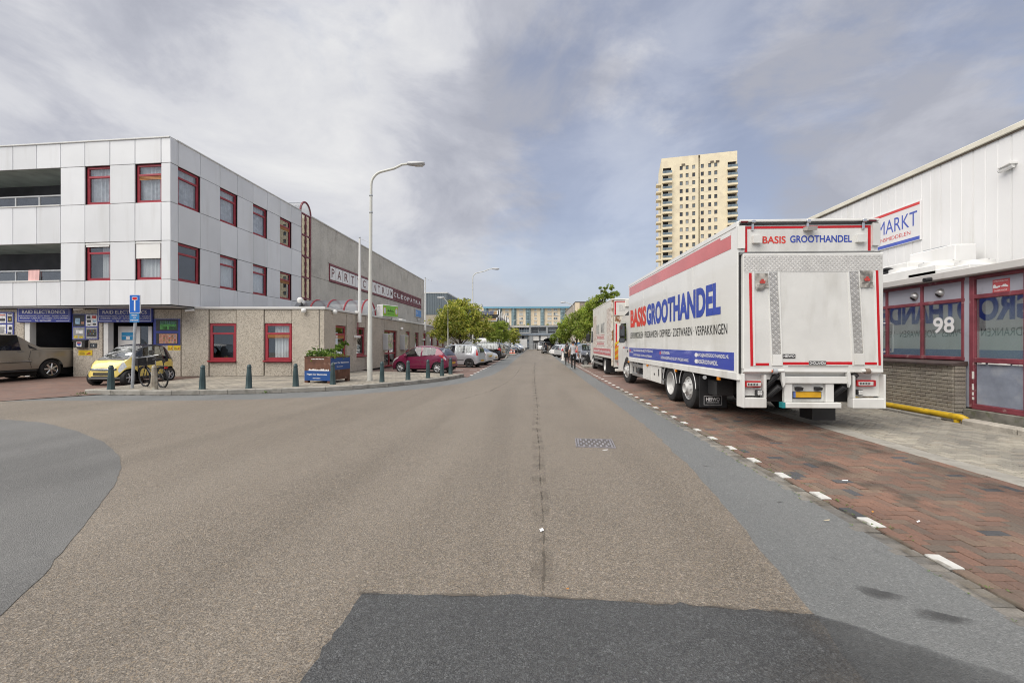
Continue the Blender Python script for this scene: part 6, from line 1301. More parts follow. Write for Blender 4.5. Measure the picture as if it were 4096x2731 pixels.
for k in range(3): z = .92 + k * .3; b.prism([(.12, z), (.38, z + .2), (.38, z + .32), (.12, z + .12)], -.139, -.134, 'y')
b.build('hazard_stripe', mat('hazard_yellow', (.6, .42, .03), .4), hz_)
tl_ = MB().box(.28, .95, -.06, .0, zr2(q(1180)), zr2(q(1130)), bev=.02).build('tail_lamp', m_lens, tr2); MB().box(.78, .93, -.065, -.055, zr2(q(1172)), zr2(q(1140)), bev=.01).build('clear_lens', m_lamw, tl_)
b = MB(); b.box(.1, W2 - .1, .0, .1, .5, .85); b.box(.15, W2 - .15, -.1, .02, .30, .42, bev=.01); b.build('bumper_bar', m_old, tr2)
b = MB(); b.box(.8, .9, .2, L2_ + 1.5, .6, .85); b.box(W2 - .9, W2 - .8, .2, L2_ + 1.5, .6, .85); b.build('chassis', m_rimd, tr2)
yw = 2.35
for y in (yw, L2_ + .35):
 wheelx(tr2, .05, y, .45, .45, .28, True, 'dish' if y == yw else 'truck', rimm=m_rimw); wheelx(tr2, W2 - .05, y, .45, .45, .28, False, 'dish', rimm=m_rimw)
MB().tube([(.2, yw, .45), (W2 - .2, yw, .45)], .08, 8).build('axle', m_rimd, tr2)
b = MB(); aa = [math.radians(lerp(5, 178, k / 14)) for k in range(15)]
for k in range(14): b.quad(*[(x, yw + .52 * math.cos(t), .45 + .52 * math.sin(t)) for x, t in ((.02, aa[k]), (.4, aa[k]), (.4, aa[k + 1]), (.02, aa[k + 1]))])
b.build('mudguard', m_guard, tr2, smooth=60, recalc=False); MB().box(.03, .6, yw - .62, yw - .6, .1, .75).build('mud_flap', m_black, tr2)
b = MB()
for z in (.48, .78): b.box(.02, .06, yw + .7, L2_ - .3, z - .06, z + .06)
b.build('side_guard', m_alu, tr2); MB().box(.1, .7, L2_ - 1.4, L2_ - .35, .2, .8).build('fuel_tank', m_black, tr2)
m_pk = mat('faded_print_red', (.48, .16, .17), .5, var=.15, vs_=3); m_pw = mat('wood_print', (.50, .42, .37), .5, var=.4, vs_=9, col2=(.66, .62, .58), c2=(.45, .6), c2s=5); m_pg = mat('faded_grey_print', (.42, .43, .42), .5)
def s2(nm, m, p0, p1, z0, z1): MB().box(F2.u(p0), F2.u(p1), -.006, -.001, z0, z1).build(nm, m, tr2, F2.M)
s2('print_band', m_pk, 2374, 2443, 1.02, 1.36); s2('wood_print', m_pw, 2427, 2443, 1.42, 3.4); s2('wood_print', m_pw, 2373, 2386, 1.42, 3.3)
text('Uitenhagestraat 98 - Den Haag - www.basismarkt.nl', F2.u(2376), F2.u(2441), 1.10, 1.28, -.008, m_letw, tr2, F2.M, bold=.02)
text('BASIS', F2.u(2386), F2.u(2396), 2.18, 2.72, -.006, m_pg, tr2, F2.M, bold=.01); text('MARKT', F2.u(2404), F2.u(2418), 2.20, 2.75, -.006, m_pg, tr2, F2.M, bold=.01)
for z in (2.08, 1.86, 1.72, 1.50): s2('print_line', m_pk, 2386, 2418, z, z + .025)
b = MB()
for z in (1.93, 1.57):
 for k in range(12): b.box(F2.u(2388 + k * 2.4), F2.u(2389.6 + k * 2.4), -.006, -.001, z, z + .09)
b.build('small_print', m_pk, tr2, F2.M)
cb2 = MB().prism([(L2_ + .1, .5), (L2_ + .1, 2.5), (L2_ + .3, 2.7), (L2_ + 1.3, 2.68), (L2_ + 1.75, 1.75), (L2_ + 1.85, .5)], .08, W2 - .08, 'x').build('cab', m_old, tr2)
MB().prism([(L2_ + .5, 1.7), (L2_ + .55, 2.4), (L2_ + 1.2, 2.4), (L2_ + 1.5, 1.7)], .07, .082, 'x').build('side_window', MATS['car_glass'], cb2)
b = MB(); b.box(-.36, -.12, L2_ + .5, L2_ + .62, 1.72, 2.25, bev=.05); b.tube([(-.22, L2_ + .6, 2.2), (-.2, L2_ + .7, 2.38), (.1, L2_ + .9, 2.42)], .02, 8); b.build('mirror', m_black, cb2); MB().box(-.36, -.10, L2_ + .45, L2_ + .56, 1.48, 1.66, bev=.05).build('mirror', m_chrome, cb2)
# cars
def paint(nm, c, rough=.25, met=.0): return mat('paint_' + nm, c, rough, met, var=.03, vs_=2, coat=.8, spec=.5)
m_cgl = mat('car_glass', (.015, .018, .02), .04, var=.2, spec=.7); m_trim = mat('car_trim_black', (.018, .018, .019), .45); m_under = mat('car_underside', (.01, .01, .01), .9)
m_hl = mat('headlamp_glass', (.55, .57, .58), .08, .2, var=.25, vs_=12, coat=.8); m_tl = mat('tail_lamp_red', (.42, .012, .012), .12, var=.15, vs_=12, coat=.7)
m_cgt = glass('clear_car_glass', (.74, .78, .78), 1.1)
class Car:
 def __init__(s, P, root, dx=.06):
  s.P = P; s.root = root; s.dx = dx; s.x0 = P['top'][0][0]; s.x1 = P['top'][-1][0]
  xs = set(); x = s.x0
  while x < s.x1: xs.add(round(x, 4)); x += dx
  xs.add(s.x1)
  for a in P.get('cuts', []): xs.add(a)
  for wx in P['wheels']:
   R = P['R'] + P.get('archgap', .05)
   for k in range(17): xs.add(round(wx + R * math.cos(math.pi * k / 16), 4))
  xs = sorted(v for v in xs if s.x0 <= v <= s.x1); out_ = [xs[0]]
  for v in xs[1:]:
   if v - out_[-1] > .008: out_.append(v)
  s.xs = out_
 NR = 10
 def zbot(s, x):
  P = s.P; z = pw(P['bot'], x); R = P['R'] + P.get('archgap', .05)
  for wx in P['wheels']:
   d = abs(x - wx)
   if d < R: z = max(z, P['R'] + math.sqrt(max(R * R - d * d, 0)))
  return z
 def sec(s, x):
  P = s.P; zt = spl(P['top'], x) if P.get('smooth', True) else pw(P['top'], x); zb = s.zbot(x); zw = min(spl(P['belt'], x), zt - .035); zb = min(zb, zw - .05)
  w_ = P['W'] / 2 * spl(P['plan'], x); gh = zt - zw; f = max(0., min(1., (gh - .06) / .35)); wr = w_ * lerp(.86, P.get('roofw', .70), f)
  wb = w_ * lerp(.97, P.get('beltw', .95), f)
  zm = pw(P['bot'], x)
  def side(t):      # width factor of the lower side
   return w_ * (1 - .05 * (1 - t) ** 3 - .018 * abs(t - .55) * 2 * (1 if t > .55 else 0))
  hh = zw - zm
  def ylow(z): return side(max(0, min(1, (z - zm) / max(hh, .01))))
  pts = []
  for t in (0, .16, .40, .70, .93): z = lerp(zb, zw, t); pts.append((min(ylow(z), lerp(ylow(z), wb, max(0, t - .7) / .3)), z))
  pts.append((wb, zw + .012 * f + .004))
  pts.append((lerp(wb, wr, .86), zw + gh * .88))
  pts.append((wr * .93, zw + gh * .965)); pts.append((wr * .62, zt)); pts.append((0, zt + .012 * f + .006))
  return pts
 def pt(s, x, r, sg=1, off=0.0):
  c = s.sec(x); i = min(int(r), len(c) - 2); t = r - i
  y = lerp(c[i][0], c[i + 1][0], t); z = lerp(c[i][1], c[i + 1][1], t)
  if off:
   dy, dz = c[i + 1][0] - c[i][0], c[i + 1][1] - c[i][1]; l = math.hypot(dy, dz) or 1
   y += dz / l * off; z -= dy / l * off
  return Vector((x, sg * y, z))
 def row_at(s, x, z):
  c = s.sec(x)
  for i in range(len(c) - 1):
   if c[i][1] <= z <= c[i + 1][1]: return i + (z - c[i][1]) / max(c[i + 1][1] - c[i][1], 1e-6)
  return len(c) - 1.0 if z > c[-1][1] else 0.0
 def build(s, body, regions):
  S = [s.sec(x) for x in s.xs]; n = len(S[0]); V = []
  for x, c in zip(s.xs, S):
   for y, z in c: V.append((x, y, z))
   for y, z in c[:-1][::-1]: V.append((x, -y, z))
  m = 2 * n - 1; F = {}
  for i in range(len(s.xs) - 1):
   xm = (s.xs[i] + s.xs[i + 1]) / 2
   for j in range(m - 1):
    r = j if j < n - 1 else 2 * n - 3 - j
    q = (i * m + j, i * m + j + 1, (i + 1) * m + j + 1, (i + 1) * m + j); zm = sum(V[k][2] for k in q) / 4; key = None; sd_ = 1 if j < n - 1 else -1
    for (nm, mt, fn) in regions:
     if fn(xm, r, zm): key = nm if not nm.startswith('side_') else nm + ('+' if sd_ > 0 else '-'); break
    F.setdefault(key, []).append(q)
  F.setdefault(None, []).append(tuple(range(m))); F[None].append(tuple(range((len(s.xs) - 1) * m, len(s.xs) * m)))
  mats = {nm: mt for nm, mt, _ in regions}; s.parts = {}
  for key, fs in F.items():
   nm = 'body' if key is None else key.rstrip('+-'); used = sorted({k for q in fs for k in q}); mp = {k: i for i, k in enumerate(used)}
   b = MB(); b.add([V[k] for k in used], [tuple(mp[k] for k in q) for q in fs]); s.parts[key] = b.build(nm, body if key is None else mats[nm], s.root, smooth=32, recalc=False)
  P = s.P; u = MB(); wy = P['W'] / 2 - .24
  u.box(s.x0 + .12, s.x1 - .14, -wy, wy, .17, .55)
  for wx in P['wheels']: pass
  u.box(P['wheels'][0] + P['R'] + .1, P['wheels'][1] - P['R'] - .1, -P['W'] / 2 + .10, P['W'] / 2 - .10, .19, .4); u.build('underside', m_under, s.root)
  if s.dx < .1:
   for a_ in P.get('seats', (-.25, -1.0 if s.x1 - s.x0 > 3 else None)):
    if a_ is None: continue
    for y_ in (.36, -.36):
     b = MB(); z_ = P['R'] + .1; b.box(a_ - .1, a_ + .4, y_ - .24, y_ + .24, z_, z_ + .22, bev=.05); b.box(a_ - .25, a_ - .08, y_ - .23, y_ + .23, z_ + .15, z_ + .72, bev=.06); b.box(a_ - .26, a_ - .16, y_ - .12, y_ + .12, z_ + .73, z_ + .92, bev=.04); b.build('seat', mat('seat_cloth', (.10, .10, .11), .9), s.root, smooth=40)
  return s
 def patch(s, nm, m, x0, x1, r0, r1, off=.006, sg=(1, -1), nx=8, nr=5, par=None, shape=None):
  for g_ in sg:
   b = MB()
   for i in range(nx + 1):
    for j in range(nr + 1):
     x = lerp(x0, x1, i / nx); ra, rb_ = (r0, r1) if not shape else (lerp(r0, r1, shape(i / nx)[0]), lerp(r0, r1, shape(i / nx)[1]))
     b.v.append(tuple(s.pt(x, lerp(ra, rb_, j / nr), g_, off)))
   for i in range(nx):
    for j in range(nr): b.f.append((i * (nr + 1) + j, i * (nr + 1) + j + 1, (i + 1) * (nr + 1) + j + 1, (i + 1) * (nr + 1) + j)); b.m.append(0)
   b.build(nm, m, par or s.root, smooth=50, recalc=False)
 def line(s, nm, m, pts, r=.006, sg=(1, -1)):
  for g_ in sg:
   p = []
   for (xa, za), (xb, zb_) in zip(pts, pts[1:]):
    k = max(2, int(math.hypot(xb - xa, zb_ - za) / .08))
    for q in range(k): x = lerp(xa, xb, q / k); p.append(s.pt(x, s.row_at(x, lerp(za, zb_, q / k)), g_, .001))
   x, z = pts[-1]; p.append(s.pt(x, s.row_at(x, z), g_, .001)); MB().tube(p, r, 5).build(nm, m, s.root, smooth=60)
 def wheels(s, style='alloy', rimm=None, nspoke=7, lod=0, steer=0.0):
  P = s.P; rw = P.get('tyre', .19)
  for k, wx in enumerate(P['wheels']):
   for sg in (1, -1): wheel(s.root, wx, sg * (P['W'] / 2 - .035), P['R'], P['R'], rw, sg, style, rimm=rimm, nspoke=nspoke, lod=lod, yaw=steer if k else 0)
 def mirrors(s, x, z, m, sz=(.09, .12, .13)):
  for sg in (1, -1):
   p = s.pt(x, s.row_at(x, z), sg); MB().box(p.x - sz[0], p.x + sz[0] * .6, p.y + sg * .03, p.y + sg * (.03 + sz[1] * 1.4), p.z - .02, p.z + sz[2], bev=.035).build('wing_mirror', m, s.root, smooth=40)
   MB().box(p.x - .02, p.x + .03, p.y - sg * .03, p.y + sg * .05, p.z, p.z + .04).build('mirror_foot', m_trim, s.root)
 def plate(s, front, z, y=0.0, m=None, w_=.52):
  x = s.x1 if front else s.x0; sg = 1 if front else -1; MB().box(x + sg * .012, x + sg * .025, y - w_ / 2, y + w_ / 2, z, z + .11, bev=.004).build('number_plate', m or MATS['plate_yellow'], s.root)
PLAN = lambda a, b: [(a, .80), (a + .10, .90), (a + .35, .97), (a + .9, 1.0), (b - 1.0, 1.0), (b - .45, .965), (b - .18, .87), (b - .06, .76), (b, .66)]
def simple_car(label, loc, rz, col, P, group=None, cat='car', nm='parked_car', lod=1, rim=None, nspoke=5, kind='hatch', regs=None, handles=True):
 root = thing(nm, label, cat, loc, rz, group); c = Car(P, root, .11 if lod else .06)
 ws, rwd = P['screen'], P['rear']; sw = P['side']
 def glassrow(x, r, z): return r == 5 and any(a < x < b_ for a, b_ in sw)
 R_ = [('side_window', m_cgt, glassrow), ('windscreen', m_cgt, lambda x, r, z: ws[0] < x < ws[1] and r in (7, 8)), ('rear_window', m_cgt, lambda x, r, z: rwd[0] < x < rwd[1] and r in (7, 8))]
 if regs: R_ = regs + R_
 c.build(col, R_); c.wheels('alloy', rim, nspoke, lod)
 return c
def prof(L, H, W, kind='hatch', R=.31, wb=None):
 a, b = -L / 2, L / 2; wb = wb or L * .62; rw_ = a + L * .175
 if kind == 'hatch':
  top = [(a, .55), (a + .03, .78), (a + .10, H * .66), (a + .32, H * .90), (a + .75, H * .985), (a + L * .42, H), (a + L * .58, H * .965), (a + L * .66, H * .87), (b - L * .24, H * .66), (b - L * .12, H * .58), (b - .16, H * .49), (b - .04, H * .40), (b, .40)]
  side = [(a + L * .16, a + L * .34), (a + L * .355, a + L * .58), (a + L * .59, a + L * .66)]; screen = (a + L * .575, b - L * .225); rear = (a + .06, a + .36)
 elif kind == 'estate':
  top = [(a, .5), (a + .03, .8), (a + .08, H * .68), (a + .28, H * .93), (a + .7, H * .99), (a + L * .45, H), (a + L * .60, H * .97), (a + L * .67, H * .88), (b - L * .22, H * .66), (b - L * .10, H * .58), (b - .14, H * .48), (b - .03, H * .38), (b, .38)]
  side = [(a + L * .07, a + L * .22), (a + L * .23, a + L * .41), (a + L * .425, a + L * .60), (a + L * .605, a + L * .68)]; screen = (a + L * .595, b - L * .21); rear = (a + .05, a + .3)
 elif kind == 'van':
  top = [(a, .5), (a + .02, H * .9), (a + .15, H * .985), (a + L * .5, H), (a + L * .68, H * .985), (a + L * .74, H * .93), (b - L * .12, H * .60), (b - .2, H * .52), (b - .05, H * .42), (b, .40)]
  side = [(a + L * .64, a + L * .76), (a + L * .77, a + L * .84)]; screen = (a + L * .71, b - L * .10); rear = (a - 1, a - .9)
 else:   # saloon
  top = [(a, .5), (a + .03, .78), (a + .12, H * .66), (a + .55, H * .70), (a + 1.15, H * .95), (a + L * .45, H), (a + L * .56, H * .97), (a + L * .63, H * .88), (b - L * .26, H * .66), (b - L * .1, H * .58), (b - .14, H * .48), (b - .03, H * .36), (b, .36)]
  side = [(a + L * .20, a + L * .38), (a + L * .395, a + L * .57), (a + L * .575, a + L * .63)]; screen = (a + L * .565, b - L * .25); rear = (a + .5, a + 1.1)
 belt = [(a, H * .60), (a + L * .3, H * .62), (b - L * .3, H * .59), (b - L * .15, H * .54), (b, H * .36)]
 if kind == 'van': belt = [(a, H * .52), (a + L * .6, H * .52), (b - L * .1, H * .48), (b, H * .3)]
 return dict(top=top, belt=belt, side=side, screen=screen, rear=rear, W=W, R=R, wheels=(rw_, rw_ + wb), bot=[(a, .34), (a + .2, .24), (b - .25, .21), (b, .26)], plan=PLAN(a, b), cuts=[v for t in side for v in t] + list(screen) + list(rear))
def place(px, d, ang):
 return (*CD(px, d), 0), math.radians(ang) + YAW
def rearlamps(c, x0, x1, r0, r1, m=None, shape=None): c.patch('tail_lamp', m or m_tl, x0, x1, r0, r1, .008, shape=shape)
def headlamps(c, x0, x1, r0, r1, shape=None): c.patch('headlamp', m_hl, x0, x1, r0, r1, .008, shape=shape)
# maroon small hatchback, nose towards the wall
P = dict(W=1.66, R=.29, wheels=(-1.24, 1.06), roofw=.72, archgap=.055,
 top=[(-1.81, .50), (-1.79, .66), (-1.74, .84), (-1.62, 1.00), (-1.36, 1.27), (-1.18, 1.385), (-.85, 1.46), (-.35, 1.505), (.05, 1.495), (.38, 1.41), (.72, 1.20), (1.08, .98), (1.35, .90), (1.60, .76), (1.74, .60), (1.80, .45), (1.82, .38)],
 belt=[(-1.81, .90), (-1.4, 1.01), (-.9, .99), (-.2, .93), (.5, .885), (1.0, .84), (1.45, .74), (1.82, .34)], bot=[(-1.81, .36), (-1.6, .26), (1.5, .22), (1.82, .25)],
 plan=[(-1.81, .72), (-1.74, .82), (-1.55, .91), (-1.2, .985), (-.6, 1.0), (.8, 1.0), (1.25, .955), (1.55, .86), (1.72, .72), (1.82, .56)], cuts=[-1.28, -.30, -.20, .60, .40, 1.04, -1.66, -1.24, -1.02])
m_mar = paint('maroon', (.16, .010, .048), .2, .1)
loc, rz = place(1697, 24.35, 162)
k = thing('parked_car', 'maroon three door hatchback parked nose to the gravel wall', 'car', loc, rz)
c = Car(P, k, .05)
def kw(x, r, z):
 if r != 5: return False
 if -.20 < x < .80: return z < 1.5
 return -1.10 < x < -.30
c.build(m_mar, [('side_window', m_cgt, kw), ('windscreen', m_cgt, lambda x, r, z: .36 < x < 1.04 and r in (7, 8)), ('rear_window', m_cgt, lambda x, r, z: -1.68 < x < -1.22 and r in (7, 8))])
c.wheels('alloy', mat('silver_trim', (.50, .51, .52), .35, .4), 9)
c.line('door_seam', m_trim, [(-.25, .98), (-.25, .55), (-.18, .26)], .005); c.line('door_seam', m_trim, [(.78, .86), (.74, .5), (.62, .27)], .005); c.line('sill_line', m_mar, [(-.8, .36), (.72, .36)], .012)
c.line('shoulder_line', m_mar, [(-1.3, .80), (-.6, .74), (.5, .70)], .010); c.patch('door_handle', m_mar, -.14, .06, 3.25, 3.55, .02, nx=4, nr=2)
rearlamps(c, -1.70, -1.34, 2.9, 4.6, shape=lambda t: (.0 + .35 * t, 1 - .05 * t)); c.patch('lamp_lens', m_hl, -1.73, -1.60, 3.2, 4.2, .013, shape=lambda t: (.1, .9)); headlamps(c, 1.22, 1.66, 3.5, 5.6, shape=lambda t: (.25 * (1 - t), 1 - .25 * t))
c.mirrors(.70, .90, m_mar); c.plate(False, .50); c.line('window_trim', m_trim, [(-1.12, .99), (-.3, .94), (.6, .89)], .009)
MB().box(-1.64, -1.6, -.35, .35, .985, 1.01, bev=.01).build('rear_wiper', m_trim, k)
# silver hatchback with black wheels
m_sil = paint('silver', (.48, .50, .53), .28, .5); m_sil2 = paint('light_silver', (.58, .59, .61), .28, .4)
P = prof(3.65, 1.58, 1.66, 'hatch', .30, 2.43); P['top'][2:5] = [(-1.76, 1.05), (-1.62, 1.42), (-1.2, 1.55)]; P['roofw'] = .74; P['side'] = [(-1.36, -.92), (-.90, -.20), (-.12, .52)]; P['cuts'] += [-1.36, -.92, -.9, -.2, -.12, .52]; P['rear'] = (-1.78, -1.58)
loc, rz = place(1831, 29.7, 163)
c = simple_car('silver five door hatchback with black wheels beside maroon car', loc, rz, m_sil, P, lod=0, rim=mat('black_rim', (.02, .02, .02), .35), nspoke=10)
rearlamps(c, -1.79, -1.66, 3.4, 5.8); c.plate(False, .42, .0); c.line('door_seam', m_trim, [(-.16, 1.0), (-.16, .3)], .006); c.line('side_moulding', m_trim, [(-.8, .52), (.5, .52)], .02); c.patch('door_handle', m_sil, -.75, -.55, 3.2, 3.45, .02, nx=3, nr=2)
for sg in (1, -1):
 o = wheel(c.root, c.P['wheels'][0], sg * (.83 - .030), .30, .05, .02, sg, rimm=mat('copper_cap', (.5, .14, .08), .4, .4), nspoke=3, lod=1);
MB().box(-1.80, -1.77, -.4, .4, 1.02, 1.06, bev=.01).build('tailgate_handle', m_trim, c.root)
# white-silver rounded hatchback
P = prof(3.83, 1.43, 1.65, 'hatch', .30, 2.44); P['top'][1:5] = [(-1.88, .80), (-1.80, .93), (-1.40, 1.22), (-1.0, 1.37)]; P['rear'] = (-1.74, -1.36); P['cuts'] += [-1.74, -1.36]
loc, rz = place(1868, 32.6, 163)
c = simple_car('pale silver hatchback with red almond lamps, third from the wall corner', loc, rz, m_sil2, P, lod=0, nspoke=5); rearlamps(c, -1.82, -1.36, 3.5, 4.7, shape=lambda t: (.3 * abs(2 * t - 1), 1 - .3 * abs(2 * t - 1))); c.plate(False, .62); c.line('bumper_line', m_sil2, [(-1.87, .45), (-1.5, .45)], .02)
# silver car nose outwards
P = prof(4.25, 1.45, 1.79, 'hatch', .32, 2.63); loc, rz = place(1893, 37.6, -15)
c = simple_car('silver hatchback parked nose towards the street, before the black people carrier', loc, rz, m_sil2, P, lod=0, nspoke=5); headlamps(c, 1.62, 2.02, 3.6, 5.4, shape=lambda t: (.3 * t, 1)); c.patch('fog_grille', m_trim, 1.9, 2.06, 1.2, 2.2, .006); c.plate(True, .36)
# black people carrier
P = prof(4.75, 1.74, 1.88, 'estate', .34, 2.85); m_blk = paint('black', (.012, .012, .014), .15)
loc, rz = place(1923, 41.9, 164)
c = simple_car('black people carrier with red lamps and chrome waist line', loc, rz, m_blk, P, lod=0, nspoke=7); rearlamps(c, -2.33, -1.95, 3.6, 5.6, shape=lambda t: (.5 * t, 1 - .35 * t)); c.line('chrome_line', m_chrome, [(-1.9, 1.07), (1.0, 1.05)], .018); c.line('roof_rail', m_chrome, [(-1.9, 1.66), (.8, 1.70)], .02); c.plate(False, .75)
# farther cars of the left row
m_dgr = paint('dark_grey', (.06, .065, .075), .25, .4); m_wht = paint('white', (.72, .72, .72), .25)
P = prof(4.5, 1.45, 1.80, 'saloon', .32); loc, rz = place(2012, 65.2, -22); c = simple_car('black saloon behind the bicycles and orange cones', loc, rz, m_blk, P, nspoke=6); headlamps(c, 1.75, 2.1, 3.6, 5.2)
P = prof(4.5, 1.62, 1.85, 'estate', .35); loc, rz = place(2042, 72.0, -24); c = simple_car('dark grey sport utility car before the white van', loc, rz, m_dgr, P, nspoke=5); headlamps(c, 1.75, 2.15, 3.6, 5.2)
P = prof(5.1, 1.98, 1.95, 'van', .34); loc, rz = place(2046, 80.0, -20); c = simple_car('white delivery van with nose to the street beyond dark grey car', loc, rz, m_wht, P, cat='van', nm='parked_van'); headlamps(c, 2.0, 2.4, 3.6, 5.2)
P = prof(4.3, 1.45, 1.78, 'hatch', .31); loc, rz = place(2056, 88, -20); c = simple_car('white car mostly hidden, beyond the white delivery van', loc, rz, m_wht, P); headlamps(c, 1.65, 2.0, 3.6, 5.2)
P = prof(4.6, 1.85, 1.85, 'van', .33); loc, rz = place(1866, 49, 95); P['rear'] = (-9, -8); c = simple_car('dark windowed silver van showing its rear behind the tree trunk', loc, rz, m_sil, P, cat='van', nm='parked_van')
MB().box(-2.32, -2.29, -.75, .75, 1.05, 1.62, bev=.02).build('rear_window', m_cgt, c.root)
P = prof(4.6, 1.62, 1.80, 'estate', .33); loc, rz = place(1826, 44, 168); c = simple_car('grey estate car with roof rails behind the silver hatchback', loc, rz, m_sil, P); c.line('roof_rail', m_chrome, [(-1.6, 1.56), (.8, 1.58)], .03)
P = prof(4.4, 1.50, 1.80, 'hatch', .33); loc, rz = place(1806, 39.5, 170); c = simple_car('dark blue hatchback roof visible behind the silver hatchback', loc, rz, paint('dark_blue', (.02, .03, .06), .2), P)
P = prof(5.4, 2.35, 2.0, 'van', .35); loc, rz = place(1925, 60, 168); c = simple_car('tall white van parked behind the black people carrier', loc, rz, m_wht, P, cat='van', nm='parked_van')
x, y = CD(2087, 92); tr_ = thing('box_trailer', 'plain white box trailer by the grey building fence', 'trailer', (x, y, 0), YAW)
MB().box(-1.15, 1.15, 0, 4.2, .62, 2.5, bev=.03).build('trailer_box', m_paintw, tr_); b = MB(); b.box(-1.1, 1.1, -.05, .1, .35, .62); b.tube([(-.9, 1, .36), (-.9, 1.0, .36 + .001)], .36, 12); b.build('chassis', m_rimd, tr_)
for sg in (1, -1): wheel(tr_, sg * .98, 1.6, .34, .34, .2, -sg, M0=WM[tr_.name] @ Matrix.Translation((sg * .98, 1.6, .34)) @ Matrix.Rotation(math.pi / 2, 4, 'Z') @ Matrix.Translation((-sg * .98, -1.6, -.34)), lod=1)
# right row
m_lbl = paint('ice_blue_silver', (.40, .44, .52), .28, .45)
P = prof(4.05, 1.62, 1.70, 'hatch', .31, 2.63); P['roofw'] = .76; loc, rz = place(2380, 36.8, 8)
c = simple_car('ice blue silver compact people carrier showing its rear beside the old lorry', loc, rz, m_lbl, P, lod=0, nspoke=7); rearlamps(c, -1.98, -1.74, 3.6, 6.4); c.line('door_seam', m_trim, [(-.1, 1.0), (-.1, .3)], .006); c.plate(False, .66); MB().box(-2.03, -1.9, -.6, -.3, .5, .56).build('reflector', m_tl, c.root)
P = prof(4.2, 1.46, 1.75, 'hatch', .31); loc, rz = place(2337, 45, 170); c = simple_car('dark petrol coloured hatchback nose left behind the walking man', loc, rz, paint('petrol', (.03, .05, .06), .2, .3), P); headlamps(c, 1.6, 1.95, 3.6, 5.2)
P = prof(4.4, 1.44, 1.78, 'saloon', .31); loc, rz = place(2362, 53, 172); c = simple_car('dark grey saloon roof behind the compact people carrier', loc, rz, m_dgr, P)
P = prof(3.97, 1.48, 1.72, 'hatch', .31); loc, rz = place(2268, 53, 28); c = simple_car('white hatchback with red lamps behind the walker with backpack', loc, rz, m_wht, P, lod=0); rearlamps(c, -1.92, -1.68, 3.5, 5.4)
P = prof(3.97, 1.48, 1.72, 'hatch', .31); loc, rz = place(2288, 49, 26); c = simple_car('pale silver hatchback between white hatchback and the walkers', loc, rz, m_sil2, P); rearlamps(c, -1.92, -1.68, 3.5, 5.4)
P = prof(4.0, 1.46, 1.74, 'hatch', .31); loc, rz = place(2254, 61, 168); c = simple_car('white hatchback with nose towards the street beyond the others', loc, rz, m_wht, P); headlamps(c, 1.5, 1.85, 3.6, 5.2)
P = prof(4.5, 1.55, 1.80, 'hatch', .33); loc, rz = place(2250, 69, 12); c = simple_car('dark hatchback with large red lamp beyond the white hatchback', loc, rz, m_dgr, P); rearlamps(c, -2.2, -1.85, 3.4, 5.6)
P = prof(4.6, 1.5, 1.8, 'estate', .33); loc, rz = place(2284, 76, 172); c = simple_car('grey estate roof far behind the dark hatchback', loc, rz, m_dgr, P)
P = prof(4.8, 1.9, 1.9, 'van', .34); loc, rz = place(2165, 100, -90); c = simple_car('small white van facing the viewer at the street end', loc, rz, m_wht, P, cat='van', nm='parked_van')
x, y = CD(2191, 69); vb = thing('parked_van', 'black van with its tailgate raised and people loading a scooter', 'van', (x, y, 0), YAW + math.pi / 2)
m_vb = paint('van_black', (.012, .014, .018), .2)
P = prof(4.9, 1.98, 1.92, 'van', .34); P['rear'] = (-9, -8); c = Car(P, vb, .11); ws = P['screen']
c.build(m_vb, [('side_window', m_cgt, lambda x, r, z: r == 5 and any(a < x < b_ for a, b_ in P['side'])), ('windscreen', m_cgt, lambda x, r, z: ws[0] < x < ws[1] and r in (7, 8))]); c.wheels(lod=1)
b = MB(); b.box(-2.47, -2.43, -.78, .78, .55, 1.72); b.build('load_opening', m_dark, vb); MB().box(-2.5, -2.44, -.85, -.65, .65, 1.0, bev=.02).build('tail_lamp', m_hl, vb); MB().box(-2.5, -2.44, .65, .85, .65, 1.0, bev=.02).build('tail_lamp', m_hl, vb); MB().box(-2.52, -2.4, -.9, .9, .35, .55, bev=.03).build('bumper', m_sil, vb); MB().box(-2.54, -2.52, -.25, .25, .42, .53).build('number_plate', MATS['plate_yellow'], vb)
b = MB(); n = 10
for k in range(n):
 y0_, y1_ = lerp(-.88, .88, k / n), lerp(-.88, .88, (k + 1) / n); f0, f1 = 1 - .10 * abs(2 * k / n - 1) ** 2, 1 - .10 * abs(2 * (k + 1) / n - 1) ** 2
 b.quad((-2.40, y0_, 1.96), (-2.40, y1_, 1.96), (-3.15, y1_, 2.45 * f1), (-3.15, y0_, 2.45 * f0)); b.quad((-2.42, y0_, 1.90), (-2.42, y1_, 1.90), (-3.15, y1_, 2.40 * f1), (-3.15, y0_, 2.40 * f0))
b.build('tailgate', m_vb, vb, smooth=50)
